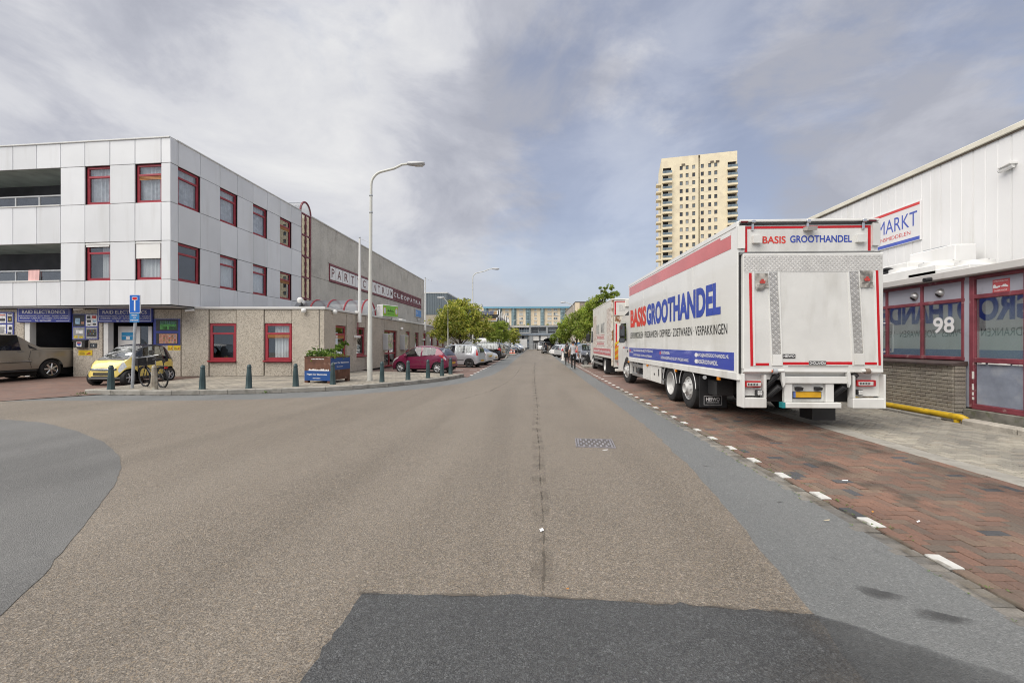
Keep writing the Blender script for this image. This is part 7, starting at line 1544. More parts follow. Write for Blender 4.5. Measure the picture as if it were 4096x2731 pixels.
# beige luxury pickup backing out of the workshop
m_bei = paint('beige_metal', (.33, .295, .24), .3, .3)
P = dict(W=2.06, R=.41, wheels=(-1.72, 1.72), roofw=.76, tyre=.28, archgap=.075,
 top=[(-2.95, .70), (-2.93, 1.15), (-2.88, 1.30), (-2.6, 1.34), (-1.9, 1.36), (-1.45, 1.38), (-1.1, 1.58), (-.72, 1.86), (-.5, 1.94), (.1, 1.98), (.7, 1.94), (1.0, 1.82), (1.5, 1.42), (1.75, 1.30), (2.4, 1.22), (2.70, 1.05), (2.80, .8), (2.84, .6)],
 belt=[(-2.95, 1.20), (-1.2, 1.24), (0, 1.24), (1.3, 1.22), (2.0, 1.12), (2.84, .7)], bot=[(-2.95, .52), (-2.5, .46), (2.5, .42), (2.84, .5)], plan=[(-2.95, .93), (-2.8, .97), (-2.3, 1), (2.0, 1.0), (2.5, .95), (2.84, .75)], cuts=[-.62, .18, .30, 1.1, 1.0, 1.55, .75])
rp_ = cam2world(-21.33, 19.0)
k = thing('pickup_truck', 'beige luxury crew cab pickup with dark windows halfway out of workshop', 'pickup truck', (*cam2world(-21.45, 17.2), .10), YAW - math.pi / 2 - math.radians(3))
c = Car(P, k, .07)
c.build(m_bei, [('side_window', m_cgt, lambda x, r, z: r == 5 and (-.62 < x < .18 or .28 < x < 1.05)), ('windscreen', m_cgt, lambda x, r, z: .98 < x < 1.55 and r in (7, 8))])
c.wheels('alloy', m_chrome, 7); m_bei2 = m_bei
c.line('door_seam', m_trim, [(-.95, 1.22), (-.85, .9), (-.98, .5)], .006); c.line('door_seam', m_trim, [(.23, 1.22), (.23, .45)], .006); c.line('side_moulding', m_chrome, [(-.95, .80), (.2, .78), (1.1, .78)], .016); c.line('side_moulding', m_trim, [(-.95, .75), (1.1, .73)], .012)
for x in (-.70, .45): c.patch('door_handle', m_chrome, x, x + .24, 4.0, 4.3, .025, nx=3, nr=2)
c.patch('sail_window', m_trim, -1.18, -.92, 5.1, 5.7, .008, shape=lambda t: (.2 * t, .25 + .6 * t)); c.line('bed_line', m_trim, [(-2.8, 1.28), (-1.45, 1.28), (-1.0, 1.25)], .008); c.line('roof_rail', m_trim, [(-.62, 1.86), (.9, 1.85)], .03)
b = MB()
for sg in (1, -1): b.box(-1.15, 1.15, sg * .98 - .10, sg * .98 + .10, .34, .42, bev=.03)
b.build('running_board', m_trim, k); c.mirrors(1.05, 1.25, m_bei); c.line('glass_trim', m_chrome, [(-.66, 1.25), (1.1, 1.24)], .008)
# yellow and black micro car
m_ys = paint('yellow', (.72, .56, .13), .3); m_bs = paint('gloss_black', (.014, .014, .016), .22)
P = dict(W=1.53, R=.285, wheels=(-.95, .87), roofw=.70, beltw=.93, tyre=.19, archgap=.06,
 top=[(-1.27, .52), (-1.25, .80), (-1.20, 1.00), (-1.06, 1.28), (-.92, 1.46), (-.7, 1.535), (-.3, 1.55), (.05, 1.50), (.40, 1.30), (.75, 1.05), (.92, .94), (1.06, .84), (1.18, .70), (1.235, .52), (1.25, .36)],
 belt=[(-1.27, .90), (-.9, .95), (-.3, .90), (.3, .82), (.65, .78), (.95, .72), (1.25, .36)], bot=[(-1.27, .30), (-1.1, .24), (1.05, .21), (1.25, .26)],
 plan=[(-1.27, .74), (-1.18, .86), (-1.0, .95), (-.6, 1.0), (.5, 1.0), (.85, .975), (1.05, .90), (1.16, .80), (1.22, .70), (1.25, .60)], cuts=[-.78, -.60, .35, .02, .80, .56, .60, -1.18, -.86])
sp = cam2world(-15.2, 17.1)
k = thing('parked_car', 'tiny yellow and black two seat city car facing the viewer', 'car', (*sp, .055), YAW + math.atan2(-1, -.03))
c = Car(P, k, .04)
def yel(x, r, z):
 if x > .60: return r <= 8 and not (x < .84 and r >= 7) and z < .97
 if x < -.62: return r <= 3 and z < .30 + .55 * (1 - abs(x + .95) / .9) + .10
 return False
def ydoor(x, r, z): return -.56 < x < .52 and r <= 3 and z > .36
c.build(m_bs, [('side_window', m_cgt, lambda x, r, z: r == 5 and (-.78 < x < -.62 or -.58 < x < .42)), ('windscreen', glass('windscreen_glass', (.8, .83, .83), 2.4), lambda x, r, z: .03 < x < .79 and r in (7, 8)), ('rear_window', m_cgt, lambda x, r, z: -1.18 < x < -.88 and r in (7, 8)), ('side_door', m_ys, ydoor), ('side_fender', m_ys, yel)])
MB().box(-.75, .55, -.58, .58, .45, .78).build('cabin_floor', m_inside, k)
MB().prism([(.30, .70), (.72, .78), (.70, .92), (.42, .98), (.30, .9)], -.6, .6, 'y').build('dashboard', mat('dash_grey', (.14, .14, .15), .7), k)
c.wheels('alloy', mat('bright_alloy', (.55, .56, .58), .3, .7), 5, steer=math.radians(4))
headlamps(c, .98, 1.17, 3.55, 6.4, shape=lambda t: (.15 * t, 1 - .30 * t))
def nose(nm, m, y0, y1, z0, z1, d=.012, par=None, n=14, th=.02, taper=0.0):
 b = MB(); cols = []
 for i in range(n + 1):
  y = lerp(y0, y1, i / n); f = abs(2 * i / n - 1); a, e_ = z0 + taper * f * .2, z1 - taper * f * .2; col = []
  for z in (a, (a + e_) / 2, e_):
   lo, hi = .55, c.x1
   for _ in range(26):
    mid = (lo + hi) / 2; rr0 = c.row_at(mid, z); inside = c.sec(mid)[-1][1] >= z and c.pt(mid, rr0).y >= abs(y); lo, hi = (mid, hi) if inside else (lo, mid)
   col.append((lo + d, y, z))
  cols.append(col)
 for col in cols: b.v += col
 for i in range(n):
  for j in range(2): b.f.append((i * 3 + j, i * 3 + j + 1, i * 3 + j + 4, i * 3 + j + 3)); b.m.append(0)
 return b.build(nm, m, par or k, smooth=50, recalc=False)
g_ = nose('grille', m_trim, -.50, .50, .555, .665, .010, taper=.1); nose('grille_bar', m_chrome, -.44, .44, .575, .59, .020, par=g_); nose('grille_bar', m_chrome, -.46, .46, .62, .632, .020, par=g_)
nose('lower_grille', mat('grille_mesh', (.05, .045, .03), .7, var=.5, vs_=30), -.34, .34, .385, .50, .012); nose('front_lip', mat('lip_grey', (.12, .12, .12), .6), -.66, .66, .255, .33, .012)
b = MB(); b.box(.76, .86, -.45, .45, .0, .0);
MB().prism([(.70, 1.075), (.92, .955), (.90, .93), (.70, 1.03)], -.52, .52, 'y').build('scuttle', mat('scuttle_grey', (.13, .13, .135), .6), k)
for y0_ in (-.1, .32): MB().tube([(.80, y0_, 1.05), (.74, y0_ - .25, 1.09), (.73, y0_ - .42, 1.10)], .009, 6).build('wiper', m_trim, k)
c.mirrors(.42, .86, m_bs, (.09, .13, .14)); c.line('door_seam', m_trim, [(.53, .80), (.50, .4)], .006); c.patch('fuel_cap', m_bs, -.86, -.72, 4.1, 4.6, .008, nx=4, nr=3)
text('AIRCO', .10, .42, .66, .72, 0, m_dgr, k, WM[k.name] @ Matrix.Translation((.0, .772, 0)) @ Matrix.Rotation(math.pi, 4, 'Z'), bold=.01) if False else None
# street lamps, bollards, road sign
m_pole = mat('lamp_post_paint', (.58, .58, .53), .45, var=.08, vs_=1.5, col2=(.45, .44, .40), c2=(.6, .75), c2s=2.5)
def lamp(label, base, H, arm, az, r0=.085, z0=0.0, lean=0.0, hs=1.0):
 x, y = base; s = thing('street_lamp', label, 'street lamp', (x, y, z0), az)
 b = MB(); b.tube([(0, 0, 0), (0, 0, .9), (0, 0, .95), (lean * .5, 0, H * .55), (lean * .9, 0, H * .9)], [r0, r0, r0 * .92, r0 * .66, r0 * .5], 14); b.build('pole', m_pole, s, smooth=40)
 if z0 > 0: MB().lathe([(r0 * 1.7, 0), (r0 * 1.5, .02), (r0, .03)], 14).build('foot_ring', m_conc, s)
 pts = [(lean * .9, 0, H * .9)]
 for k in range(9):
  t = math.radians(lerp(0, 74, k / 8)); pts.append((lean + .55 - .55 * math.cos(t), 0, H * .93 + .55 * math.sin(t)))
 e = pts[-1]; pts += [(lerp(e[0], arm, .5), 0, e[2] + .15 * arm * .5 + .02), (arm * .86, 0, e[2] + .24 * arm * .8), (arm, 0, e[2] + .25 * arm * .82)]
 MB().tube(pts, [r0 * .47] * 3 + [r0 * .45] * (len(pts) - 3), 10).build('arm', m_pole, s, smooth=60)
 hz_ = pts[-1][2]; b = MB(); q = hs
 prof_ = [(0, .06, .02, .05), (.05, .11, .0, .10), (.35, .17, -.02, .13), (.62, .15, .0, .09), (.70, .10, .02, .05)]
 n = 10; vs_ = []
 for xx, wd, zl, zh in prof_:
  for k in range(n):
   t = 2 * math.pi * k / n; vs_.append((arm + xx * q, wd * q * math.cos(t), hz_ + (zh * math.sin(t) if math.sin(t) > 0 else .05 * math.sin(t)) * q + zl))
 b.add(vs_, [(i * n + k, i * n + (k + 1) % n, (i + 1) * n + (k + 1) % n, (i + 1) * n + k) for i in range(4) for k in range(n)] + [tuple(range(n))[::-1], tuple(range(4 * n, 5 * n))])
 h_ = b.build('lamp_head', m_paintg, s, smooth=40); MB().box(arm + .30 * q, arm + .62 * q, -.10 * q, .10 * q, hz_ - .075 * q, hz_ - .055 * q, bev=.01).build('led_panel', m_lamw, h_)
 for z in (H * .80, H * .88): MB().lathe([(r0 * .62, -.03), (r0 * .70, -.02), (r0 * .70, .02), (r0 * .62, .03)], 12).build('clamp_ring', m_steel, s, WM[s.name] @ Matrix.Translation((lean * .8, 0, z)))
 return s
lamp('tall pale street lamp on the left pavement before the party hall', G(1479, 1524.7, .12), 8.45, 1.5, YAW, .105, .12, .06, 1.0)
lamp('second tall street lamp rising above the yellowish tree', CD(1891, 41), 8.45, 1.85, YAW, .085)
lamp('short lamp with flat head left of the yellowish tree', CD(1792, 33), 4.9, .28, YAW + math.pi, .06, hs=.8)
lamp('grey street lamp leaning out from the beige hall at right', CD(2296, 55), 6.6, 1.05, YAW + math.pi, .08); lamp('far street lamp before the blue trimmed flats, right one', CD(2261, 86), 6.9, 1.2, YAW + math.pi, .08); lamp('far street lamp before the grey school building, left one', CD(2055, 95), 6.8, 1.2, YAW, .08)
m_bol = mat('bollard_green', (.032, .062, .066), .42, var=.15, vs_=4, col2=(.10, .13, .13), c2=(.64, .72), c2s=9); m_wood = mat('weathered_post', (.27, .235, .185), .85, var=.3, vs_=6, bump=.5, bs=30, col2=(.40, .38, .32), c2=(.5, .65), c2s=7)
def bollard(label, x, y, m, nm):
 s = thing('bollard', label, 'bollard', (x, y, .13), 0, 'bollards along the pavement kerb')
 MB().lathe([(.112, -.02), (.108, .02), (.10, .04), (.092, .30), (.068, .66), (.063, .69)], 8).build('shaft', m, s, smooth=30)
 MB().lathe([(.066, .685), (.072, .70), (.072, .725), (.064, .735), (.060, .765), (.042, .795), (.0, .805)], 16).build('cap', m, s, smooth=40); return s
B0 = [G(p, y, .13) for p, y in ((444, 1558), (617, 1558), (809, 1556.4), (995, 1552.5), (1183, 1545), (1331, 1537.3), (1528, 1527.6), (1632, 1519.7), (1712, 1512), (1768, 1503.5), (1802, 1496))]
labs = ['green bollard before the nose of the yellow car', '', 'green bollard between yellow car and first ground floor window', 'green bollard before the wall between the two ground floor windows', 'green bollard left of the rusty planter', 'green bollard touching the right corner of the planter', 'green bollard just right of the tall street lamp', 'green bollard in front of the maroon car front wheel', 'green bollard in front of the maroon car door', 'green bollard left of the maroon car rear wheel', 'green bollard at far right end, before the maroon car tail']
bg0 = bollard(labs[0], *B0[0], m_bol, 'g'); bollard('bare weathered grey bollard leaning by the bicycle', *B0[1], m_wood, 'w')
for lb_, p in list(zip(labs, B0))[2:]:
 o = dup(bg0, Matrix.Translation((*p, .13)) @ Matrix.Rotation(RND.gauss(0, .012), 4, 'X') @ Matrix.Rotation(RND.gauss(0, .012), 4, 'Y') @ Matrix.Rotation(RND.random() * .6, 4, 'Z'), lb_)
for q, (px_, dd, lb_) in enumerate(((2010, 60, 'far bollard on the traffic island left of cones'), (2026, 60, 'far bollard on the traffic island beside the cones'), (2035, 61, 'far bollard on the traffic island nearest the cones'))): dup(bg0, Matrix.Translation((*CD(px_, dd), .12)), lb_, 'far bollards on the traffic island')
x, y = G(529, 1552, .13); s = thing('road_sign', 'blue dead end road sign with small plate on leaning grey post', 'road sign', (x, y, .13), YAW)
D = 14.45; zz_ = lambda p: CAMH + (HOR - p) * D / FPX - .13
xx_ = lambda p: (p - 529) * D / FPX
MB().tube([(0, 0, -.02), (xx_(546), 0, zz_(1182))], .045, 12).build('post', m_steel, s, smooth=40)
m_rblue = mat('road_sign_blue', (.008, .12, .50), .35, var=.04)
def rr_poly(x0, x1, z0, z1, r):
 o = []
 for cx_, cz_, a in ((x1 - r, z1 - r, 0), (x0 + r, z1 - r, 90), (x0 + r, z0 + r, 180), (x1 - r, z0 + r, 270)):
  for k in range(5): t = math.radians(a + 22.5 * k); o.append((cx_ + r * math.cos(t), cz_ + r * math.sin(t)))
 return o
x0, x1, z0, z1 = xx_(525.5), xx_(568.5), zz_(1253), zz_(1180); pl = MB().prism(rr_poly(x0, x1, z0, z1, .03), -.075, -.055, 'y').build('sign_plate', m_letw, s)
MB().prism(rr_poly(x0 + .014, x1 - .014, z0 + .014, z1 - .014, .024), -.078, -.074, 'y').build('blue_field', m_rblue, pl)
xm = (x0 + x1) / 2; MB().box(xm - .024, xm + .024, -.081, -.077, lerp(z0, z1, .12), lerp(z0, z1, .72)).build('white_bar', m_letw, pl); MB().box(xm - .09, xm + .09, -.081, -.077, lerp(z0, z1, .70), lerp(z0, z1, .875)).build('bar_outline', m_letw, pl); MB().box(xm - .074, xm + .074, -.084, -.08, lerp(z0, z1, .725), lerp(z0, z1, .85)).build('red_bar', m_sred, pl)
x0, x1, z0, z1 = xx_(526.5), xx_(564), zz_(1289.5), zz_(1254.5); p2 = MB().prism(rr_poly(x0, x1, z0, z1, .015), -.075, -.058, 'y').build('sub_plate', mat('sub_plate_blue', (.02, .18, .45), .4), s)
for q, t in enumerate(('VERBODEN', 'VOOR', 'ONBEVOEGDEN')): wd = (.3, .16, .42)[q] * (x1 - x0); text(t, (x0 + x1) / 2 - wd, (x0 + x1) / 2 + wd, lerp(z0, z1, .72 - .28 * q), lerp(z0, z1, .86 - .28 * q), -.077, m_letw, p2, bold=.02)
b = MB(); b.box(xx_(545) - .05, xx_(545) + .05, -.057, .05, zz_(1236), zz_(1232)); b.box(xx_(543) - .05, xx_(543) + .05, -.057, .05, zz_(1275), zz_(1271)); b.build('clamp', m_steel, s)
# planter
m_cort = mat('corten_steel', (.115, .050, .030), .75, var=.3, vs_=4, col2=(.20, .12, .09), c2=(.58, .66), c2s=5)
fx, fy = G(1218, 1531, .13); gx, gy = G(1322, 1534, .13); ang = math.atan2(gy - fy, gx - fx); wd = math.hypot(gx - fx, gy - fy); hp = 1.0
pt_ = thing('planter', 'rusty steel planter box with blue shop vinyl and green plants', 'planter', (fx, fy, .13), ang)
b = MB(); b.box(0, wd, 0, .03, .12, hp); b.box(0, wd, wd - .03, wd, .12, hp); b.box(0, .03, .03, wd - .03, .12, hp); b.box(wd - .03, wd, .03, wd - .03, .12, hp); b.box(.03, wd - .03, .03, wd - .03, .14, hp - .08); b.build('box', m_cort, pt_)
b = MB(); b.box(-.012, wd + .012, -.012, .05, hp - .03, hp + .012, bev=.006); b.box(-.012, wd + .012, wd - .05, wd + .012, hp - .03, hp + .012, bev=.006); b.box(-.012, .05, .05, wd - .05, hp - .03, hp + .012); b.box(wd - .05, wd + .012, .05, wd - .05, hp - .03, hp + .012); b.build('rim', m_cort, pt_)
for xq in (.0, wd - .14):
 for yq_ in (.0, wd - .14): MB().box(xq, xq + .14, yq_, yq_ + .14, 0, .12).build('foot', m_cort, pt_)
m_vin = mat('vinyl_blue', (.012, .065, .24), .4, var=.06); vn = MB().box(.004, wd - .004, -.006, -.001, .10, .47).build('blue_vinyl', m_vin, pt_)
text('Hagen Car Electronics', wd * .10, wd * .87, .29, .37, -.007, m_letw, vn, bold=.02); text('Inbouwstation', wd * .33, wd * .62, .17, .215, -.007, m_letw, vn, bold=.01)
tw = [(.16 * wd + .035 * k * wd, .475 + .045 * rr.random() + (.03 if k % 3 else 0)) for k in range(23)]
MB().prism([(.16 * wd, .472), (.95 * wd, .472)] + [t for t in tw[::-1] if t[0] < .95 * wd], -.004, -.001, 'y').build('torn_backing', m_letw, pt_)
b = MB()
for k in range(9):
 xk = wd * (.27 + .055 * k); b.prism([(xk, .90), (xk + .045 * wd, .90), (xk + .04 * wd, .93 + .02 * rr.random()), (xk + .01, .925)], -.004, -.001, 'y')
b.build('vinyl_scraps', m_letw, pt_)
MS = WM[pt_.name] @ Matrix.Translation((wd, 0, 0)) @ Matrix.Rotation(math.pi / 2, 4, 'Z'); v2 = MB().box(.0, wd - .0, -.006, -.001, .50, .96).build('side_vinyl', m_vin, pt_, MS)
text('Hagen Car Electronics', .08 * wd, wd * .92, .72, .80, -.007, m_letw, v2, MS, bold=.02); text('Inbouwstation', .3 * wd, wd * .62, .60, .645, -.007, m_letw, v2, MS, bold=.01)
def leafmat(name, cols):
 if name in MATS: return MATS[name]
 m = rmat(name, cols, .55, .18, 3, 0); t = m.node_tree; n = t.nodes; l = t.links; b = n['Principled BSDF']; tr = n.new('ShaderNodeBsdfTranslucent'); mx_ = n.new('ShaderNodeMixShader'); mx_.inputs[0].default_value = .35
 l.new(b.inputs['Base Color'].links[0].from_socket, tr.inputs[0]); l.new(b.outputs[0], mx_.inputs[1]); l.new(tr.outputs[0], mx_.inputs[2]); l.new(mx_.outputs[0], n['Material Output'].inputs[0]); return m
m_lf = leafmat('planter_leaf', [(0, (.07, .14, .02)), (.3, (.12, .22, .03)), (.65, (.18, .28, .045)), (.9, (.05, .09, .02))])
def leaf(b, c, s, r, droop=.3, asp=.5):
 d = Vector((r.gauss(0, 1), r.gauss(0, 1), r.gauss(0, .7) - droop)).normalized(); o = Vector((r.gauss(0, 1), r.gauss(0, 1), r.gauss(0, 1))); o = (o - d * o.dot(d)).normalized(); u = d.cross(o) * s * .12
 b.add([c - d * s * .5, c + o * s * asp * .5 + u, c + d * s * .5, c - o * s * asp * .5 + u], [(0, 1, 2, 3)])
def foliage(nm, spots, m, par, seed, asp=.6):
 r = random.Random(seed); b = MB()
 for (c, rad, n_, s) in spots:
  for k in range(n_): leaf(b, Vector(c) + Vector((r.gauss(0, rad), r.gauss(0, rad), r.gauss(0, rad * .7))), s * (.6 + .8 * r.random()), r, .15, asp)
 return b.build(nm, m, par, recalc=False)
sp = [((wd * (.12 + .07 * k), .15 + .25 * (k % 3), hp + .10 + .05 * (k % 2)), .10, 46, .13) for k in range(8)]
x, y = pt_.matrix_basis.translation.x, pt_.matrix_basis.translation.y
pl1 = thing('bushy_plant', 'broad leaved green plant filling the left of the planter', 'plant', (x, y, .13), ang); foliage('leaves', sp, m_lf, pl1, 3)
pl2 = thing('low_groundcover', 'low bright green ground cover at right of the planter', 'plant', (x, y, .13), ang); foliage('leaves', [((wd * (.6 + .06 * k), .2 + .3 * (k % 3), hp + .02), .08, 70, .06) for k in range(7)], leafmat('bright_leaf', [(0, (.2, .3, .03)), (.5, (.15, .25, .03))]), pl2, 5)
pl3 = thing('tall_stem_plant', 'tall thin stemmed plant with lobed leaves in the planter', 'plant', (x, y, .13), ang); MB().tube([(wd * .85, .5, hp - .1), (wd * .88, .5, hp + .25), (wd * .98, .52, hp + .5)], .01, 6).build('stem', m_weed, pl3); MB().tube([(wd * .87, .5, hp + .1), (wd * 1.04, .5, hp + .42)], .008, 6).build('stem', m_weed, pl3)
foliage('leaves', [((wd * (.8 + .08 * k), .5 + .05 * (k % 2), hp + .22 + .06 * k), .06, 14, .15) for k in range(6)], m_lf, pl3, 8, .8)
# bicycles, scooter, cones
def bike(label, M, frame, basket=True, nm='bicycle', lod=0):
 s = thing(nm, label, 'bicycle', M=M); R = .345; wb = .54
 for xw in (-wb, wb):
  n = 34 if not lod else 16; W = MB(); ring_ = [(xw + R * math.cos(2 * math.pi * k / n), 0, R + R * math.sin(2 * math.pi * k / n)) for k in range(n + 1)]; Wo = W.tube(ring_, .022, 7, caps=False).build('wheel', m_rubber, s, smooth=60)
  b = MB(); r2 = R - .035; b.tube([(xw + r2 * math.cos(2 * math.pi * k / n), 0, R + r2 * math.sin(2 * math.pi * k / n)) for k in range(n + 1)], .012, 6, caps=False)
  for k in range(14 if not lod else 6):
   a = 2 * math.pi * k / 14; b.tube([(xw, .02 * (-1) ** k, R), (xw + r2 * math.cos(a), 0, R + r2 * math.sin(a))], .0025, 3, caps=False)
  b.tube([(xw, -.05, R), (xw, .05, R)], .025, 8); b.build('rim', m_rimd if frame == m_bs else m_steel, Wo)
  b = MB(); aa = [math.radians(v) for v in range(20 if xw > 0 else -10, 171, 15)]
  for k in range(len(aa) - 1): b.quad(*[(xw + (R + .035) * math.cos(t), w_, R + (R + .035) * math.sin(t)) for t, w_ in ((aa[k], -.03), (aa[k], .03), (aa[k + 1], .03), (aa[k + 1], -.03))])
  b.build('mudguard', frame, s, recalc=False)
 b = MB(); hd0, hd1 = (.36, 0, .70), (.31, 0, .90); bb = (-.05, 0, .30); st = (-.20, 0, .78)
 b.tube([bb, st], .017, 8); b.tube([bb, hd0], .02, 8); b.tube([(-.12, 0, .50), hd0], .016, 8); b.tube([hd0, hd1], .022, 8)
 for w_ in (-.05, .05): b.tube([(-wb, w_, R), bb], .011, 6); b.tube([(-wb, w_, R), (-.18, w_ * .3, .70)], .010, 6); b.tube([(wb, w_, R), (.37, w_ * .6, .69)], .013, 6)
 b.build('frame', frame, s, smooth=50)
 MB().tube([(-.19, 0, .74), (-.23, 0, .93)], .013, 8).build('seat_post', m_chrome, s); b = MB(); b.prism([(-.36, -.09), (-.36, .09), (-.20, .07), (-.06, .02), (-.06, -.02), (-.20, -.07)], .93, .985, 'z'); b.build('saddle', m_black, s)
 b = MB(); b.tube([hd1, (.29, 0, 1.02)], .013, 8); b.tube([(.15, -.30, 1.08), (.27, -.24, 1.08), (.31, -.05, 1.03), (.31, .05, 1.03), (.27, .24, 1.08), (.15, .30, 1.08)], .012, 8); hb2 = b.build('handlebar', m_chrome, s, smooth=60)
 for w_ in (-.30, .30): MB().tube([(.05, w_, 1.08), (.17, w_ * .99, 1.08)], .017, 8).build('grip', m_black, hb2)
 b = MB(); b.box(-.80, -.28, -.07, .07, .72, .74)
 for w_ in (-.06, .06): b.tube([(-wb, w_, R), (-.70, w_, .72)], .006, 5)
 b.build('rear_rack', m_black, s); MB().box(-.86, -.80, -.04, .04, .66, .72).build('rear_light', m_tl, s); b = MB(); b.tube([(-.05, -.06, .3), (-.05, .06, .3)], .08, 14); b.tube([(-.05, .09, .3), (.08, .10, .2)], .01, 6); b.tube([(-.05, -.09, .3), (-.18, -.10, .40)], .01, 6); b.box(.04, .12, .09, .18, .19, .21); b.box(-.22, -.14, -.18, -.09, .39, .41); b.build('crank', m_black, s)
 if basket:
  b = MB(); x0, x1 = .34, .72; yb_ = .24
  for k in range(9):
   xk = lerp(x0, x1, k / 8)
   for w_ in (-yb_, yb_): b.box(xk - .006, xk + .006, w_ - .005, w_ + .005, .76, 1.0)
  for k in range(11):
   yk = lerp(-yb_, yb_, k / 10)
   for xk in (x0, x1): b.box(xk - .005, xk + .005, yk - .006, yk + .006, .76, 1.0)
  for z in (.76, .80, .84, .88, .92, .96, 1.0):
   for w_ in (-yb_, yb_): b.box(x0, x1, w_ - .008, w_ + .008, z - .015, z + .015)
   for xk in (x0, x1): b.box(xk - .008, xk + .008, -yb_, yb_, z - .015, z + .015)
  b.box(x0, x1, -yb_, yb_, .75, .765); b.build('basket', m_black, s); b = MB(); b.tube([(x0, -yb_, 1.03), (x1, -yb_, 1.03), (x1, yb_, 1.03), (x0, yb_, 1.03), (x0, -yb_, 1.03)], .012, 6); b.build('carrier_rim', m_steel, s); MB().tube([(.40, .0, .72), (.50, 0, .72)], .04, 10).build('front_lamp', m_chrome, s)
 MB().tube([(-.10, .04, .28), (-.22, .22, .01)], .012, 6).build('kick_stand', m_black, s); return s
bp = cam2world(-12.35, 14.72)
bike('black bicycle with front crate parked beside the grey bollard', Matrix.Translation((*bp, .135)) @ Matrix.Rotation(YAW + math.atan2(.42, -.91), 4, 'Z') @ Matrix.Rotation(math.radians(-4), 4, 'X'), m_bs)
for px_, dd, an, lb_ in ((2001, 58.5, 10, 'bicycle with dark saddle bag on the traffic island'), (2012, 59, -8, 'bicycle on the traffic island beside the far bollard')):
 bike(lb_, Matrix.Translation((*CD(px_, dd), .12)) @ Matrix.Rotation(YAW + math.radians(an), 4, 'Z'), m_steel, False, lod=1)
bike('white bicycle leaning behind the ice blue car', Matrix.Translation((*CD(2320, 34.6), 0)) @ Matrix.Rotation(YAW + math.radians(70), 4, 'Z'), m_letw, False, lod=1)
m_cone = mat('cone_orange', (.75, .10, .015), .5, var=.05)
for px_, dd, lb_ in ((2047, 62.8, 'left of the two orange traffic cones by the island'), (2057, 62.8, 'right of the two orange traffic cones by the island'), (2041, 63.4, 'orange cone half hidden behind the far bollard')):
 s = thing('traffic_cone', lb_, 'traffic cone', (*CD(px_, dd), 0), 0, 'orange traffic cones'); MB().box(-.2, .2, -.2, .2, 0, .05, bev=.02).build('base', m_cone, s); MB().lathe([(.15, .05), (.03, .75), (0, .75)], 14).build('cone', m_cone, s, smooth=40)
 for z in (.25, .48): r_ = lambda q: .15 - .12 * (q - .05) / .7 + .004; MB().lathe([(r_(z), z), (r_(z + .12), z + .12)], 14).build('white_band', m_letw, s)
def scooter(label, loc, rz, col):
 s = thing('motor_scooter', label, 'scooter', loc, rz)
 for xw in (-.62, .62): b = MB(); b.tube([(xw + .21 * math.cos(2 * math.pi * k / 18), 0, .26 + .21 * math.sin(2 * math.pi * k / 18)) for k in range(19)], .055, 8, caps=False); W = b.build('wheel', m_rubber, s, smooth=60); MB().lathe([(.0, .04), (.16, .03), (.16, -.03), (0, -.04)], 14).build('rim', m_alu, W, WM[W.name] @ Matrix.Translation((xw, 0, .26)) @ Matrix.Rotation(math.pi / 2, 4, 'X'))
 b = MB(); b.prism([(-.85, .62), (-.78, .75), (-.1, .72), (.0, .45), (.25, .35), (.40, .80), (.50, .85), (.55, .55), (.45, .28), (-.1, .25), (-.4, .40), (-.75, .5)], -.15, .15, 'y'); b.build('body', col, s, smooth=30); MB().box(-.75, -.05, -.14, .14, .73, .82, bev=.04).build('seat', m_black, s); b = MB(); b.tube([(.42, 0, .8), (.35, 0, 1.0)], .03, 8); b.tube([(.28, -.32, 1.03), (.36, 0, 1.0), (.28, .32, 1.03)], .016, 8); b.build('handlebar', m_black, s); MB().lathe([(0, .05), (.08, .02), (.09, -.05)], 12).build('headlamp', m_hl, s, WM[s.name] @ Matrix.Translation((.5, 0, .88)) @ Matrix.Rotation(math.pi / 2, 4, 'Y')); return s
scooter('dark motor scooter standing at the open black van', (*CD(2209, 66.2), 0), YAW + math.radians(-25), m_black); scooter('motor scooter mostly hidden behind the old lorry front', (*CD(2372, 30.5), 0), YAW + math.radians(200), m_black)
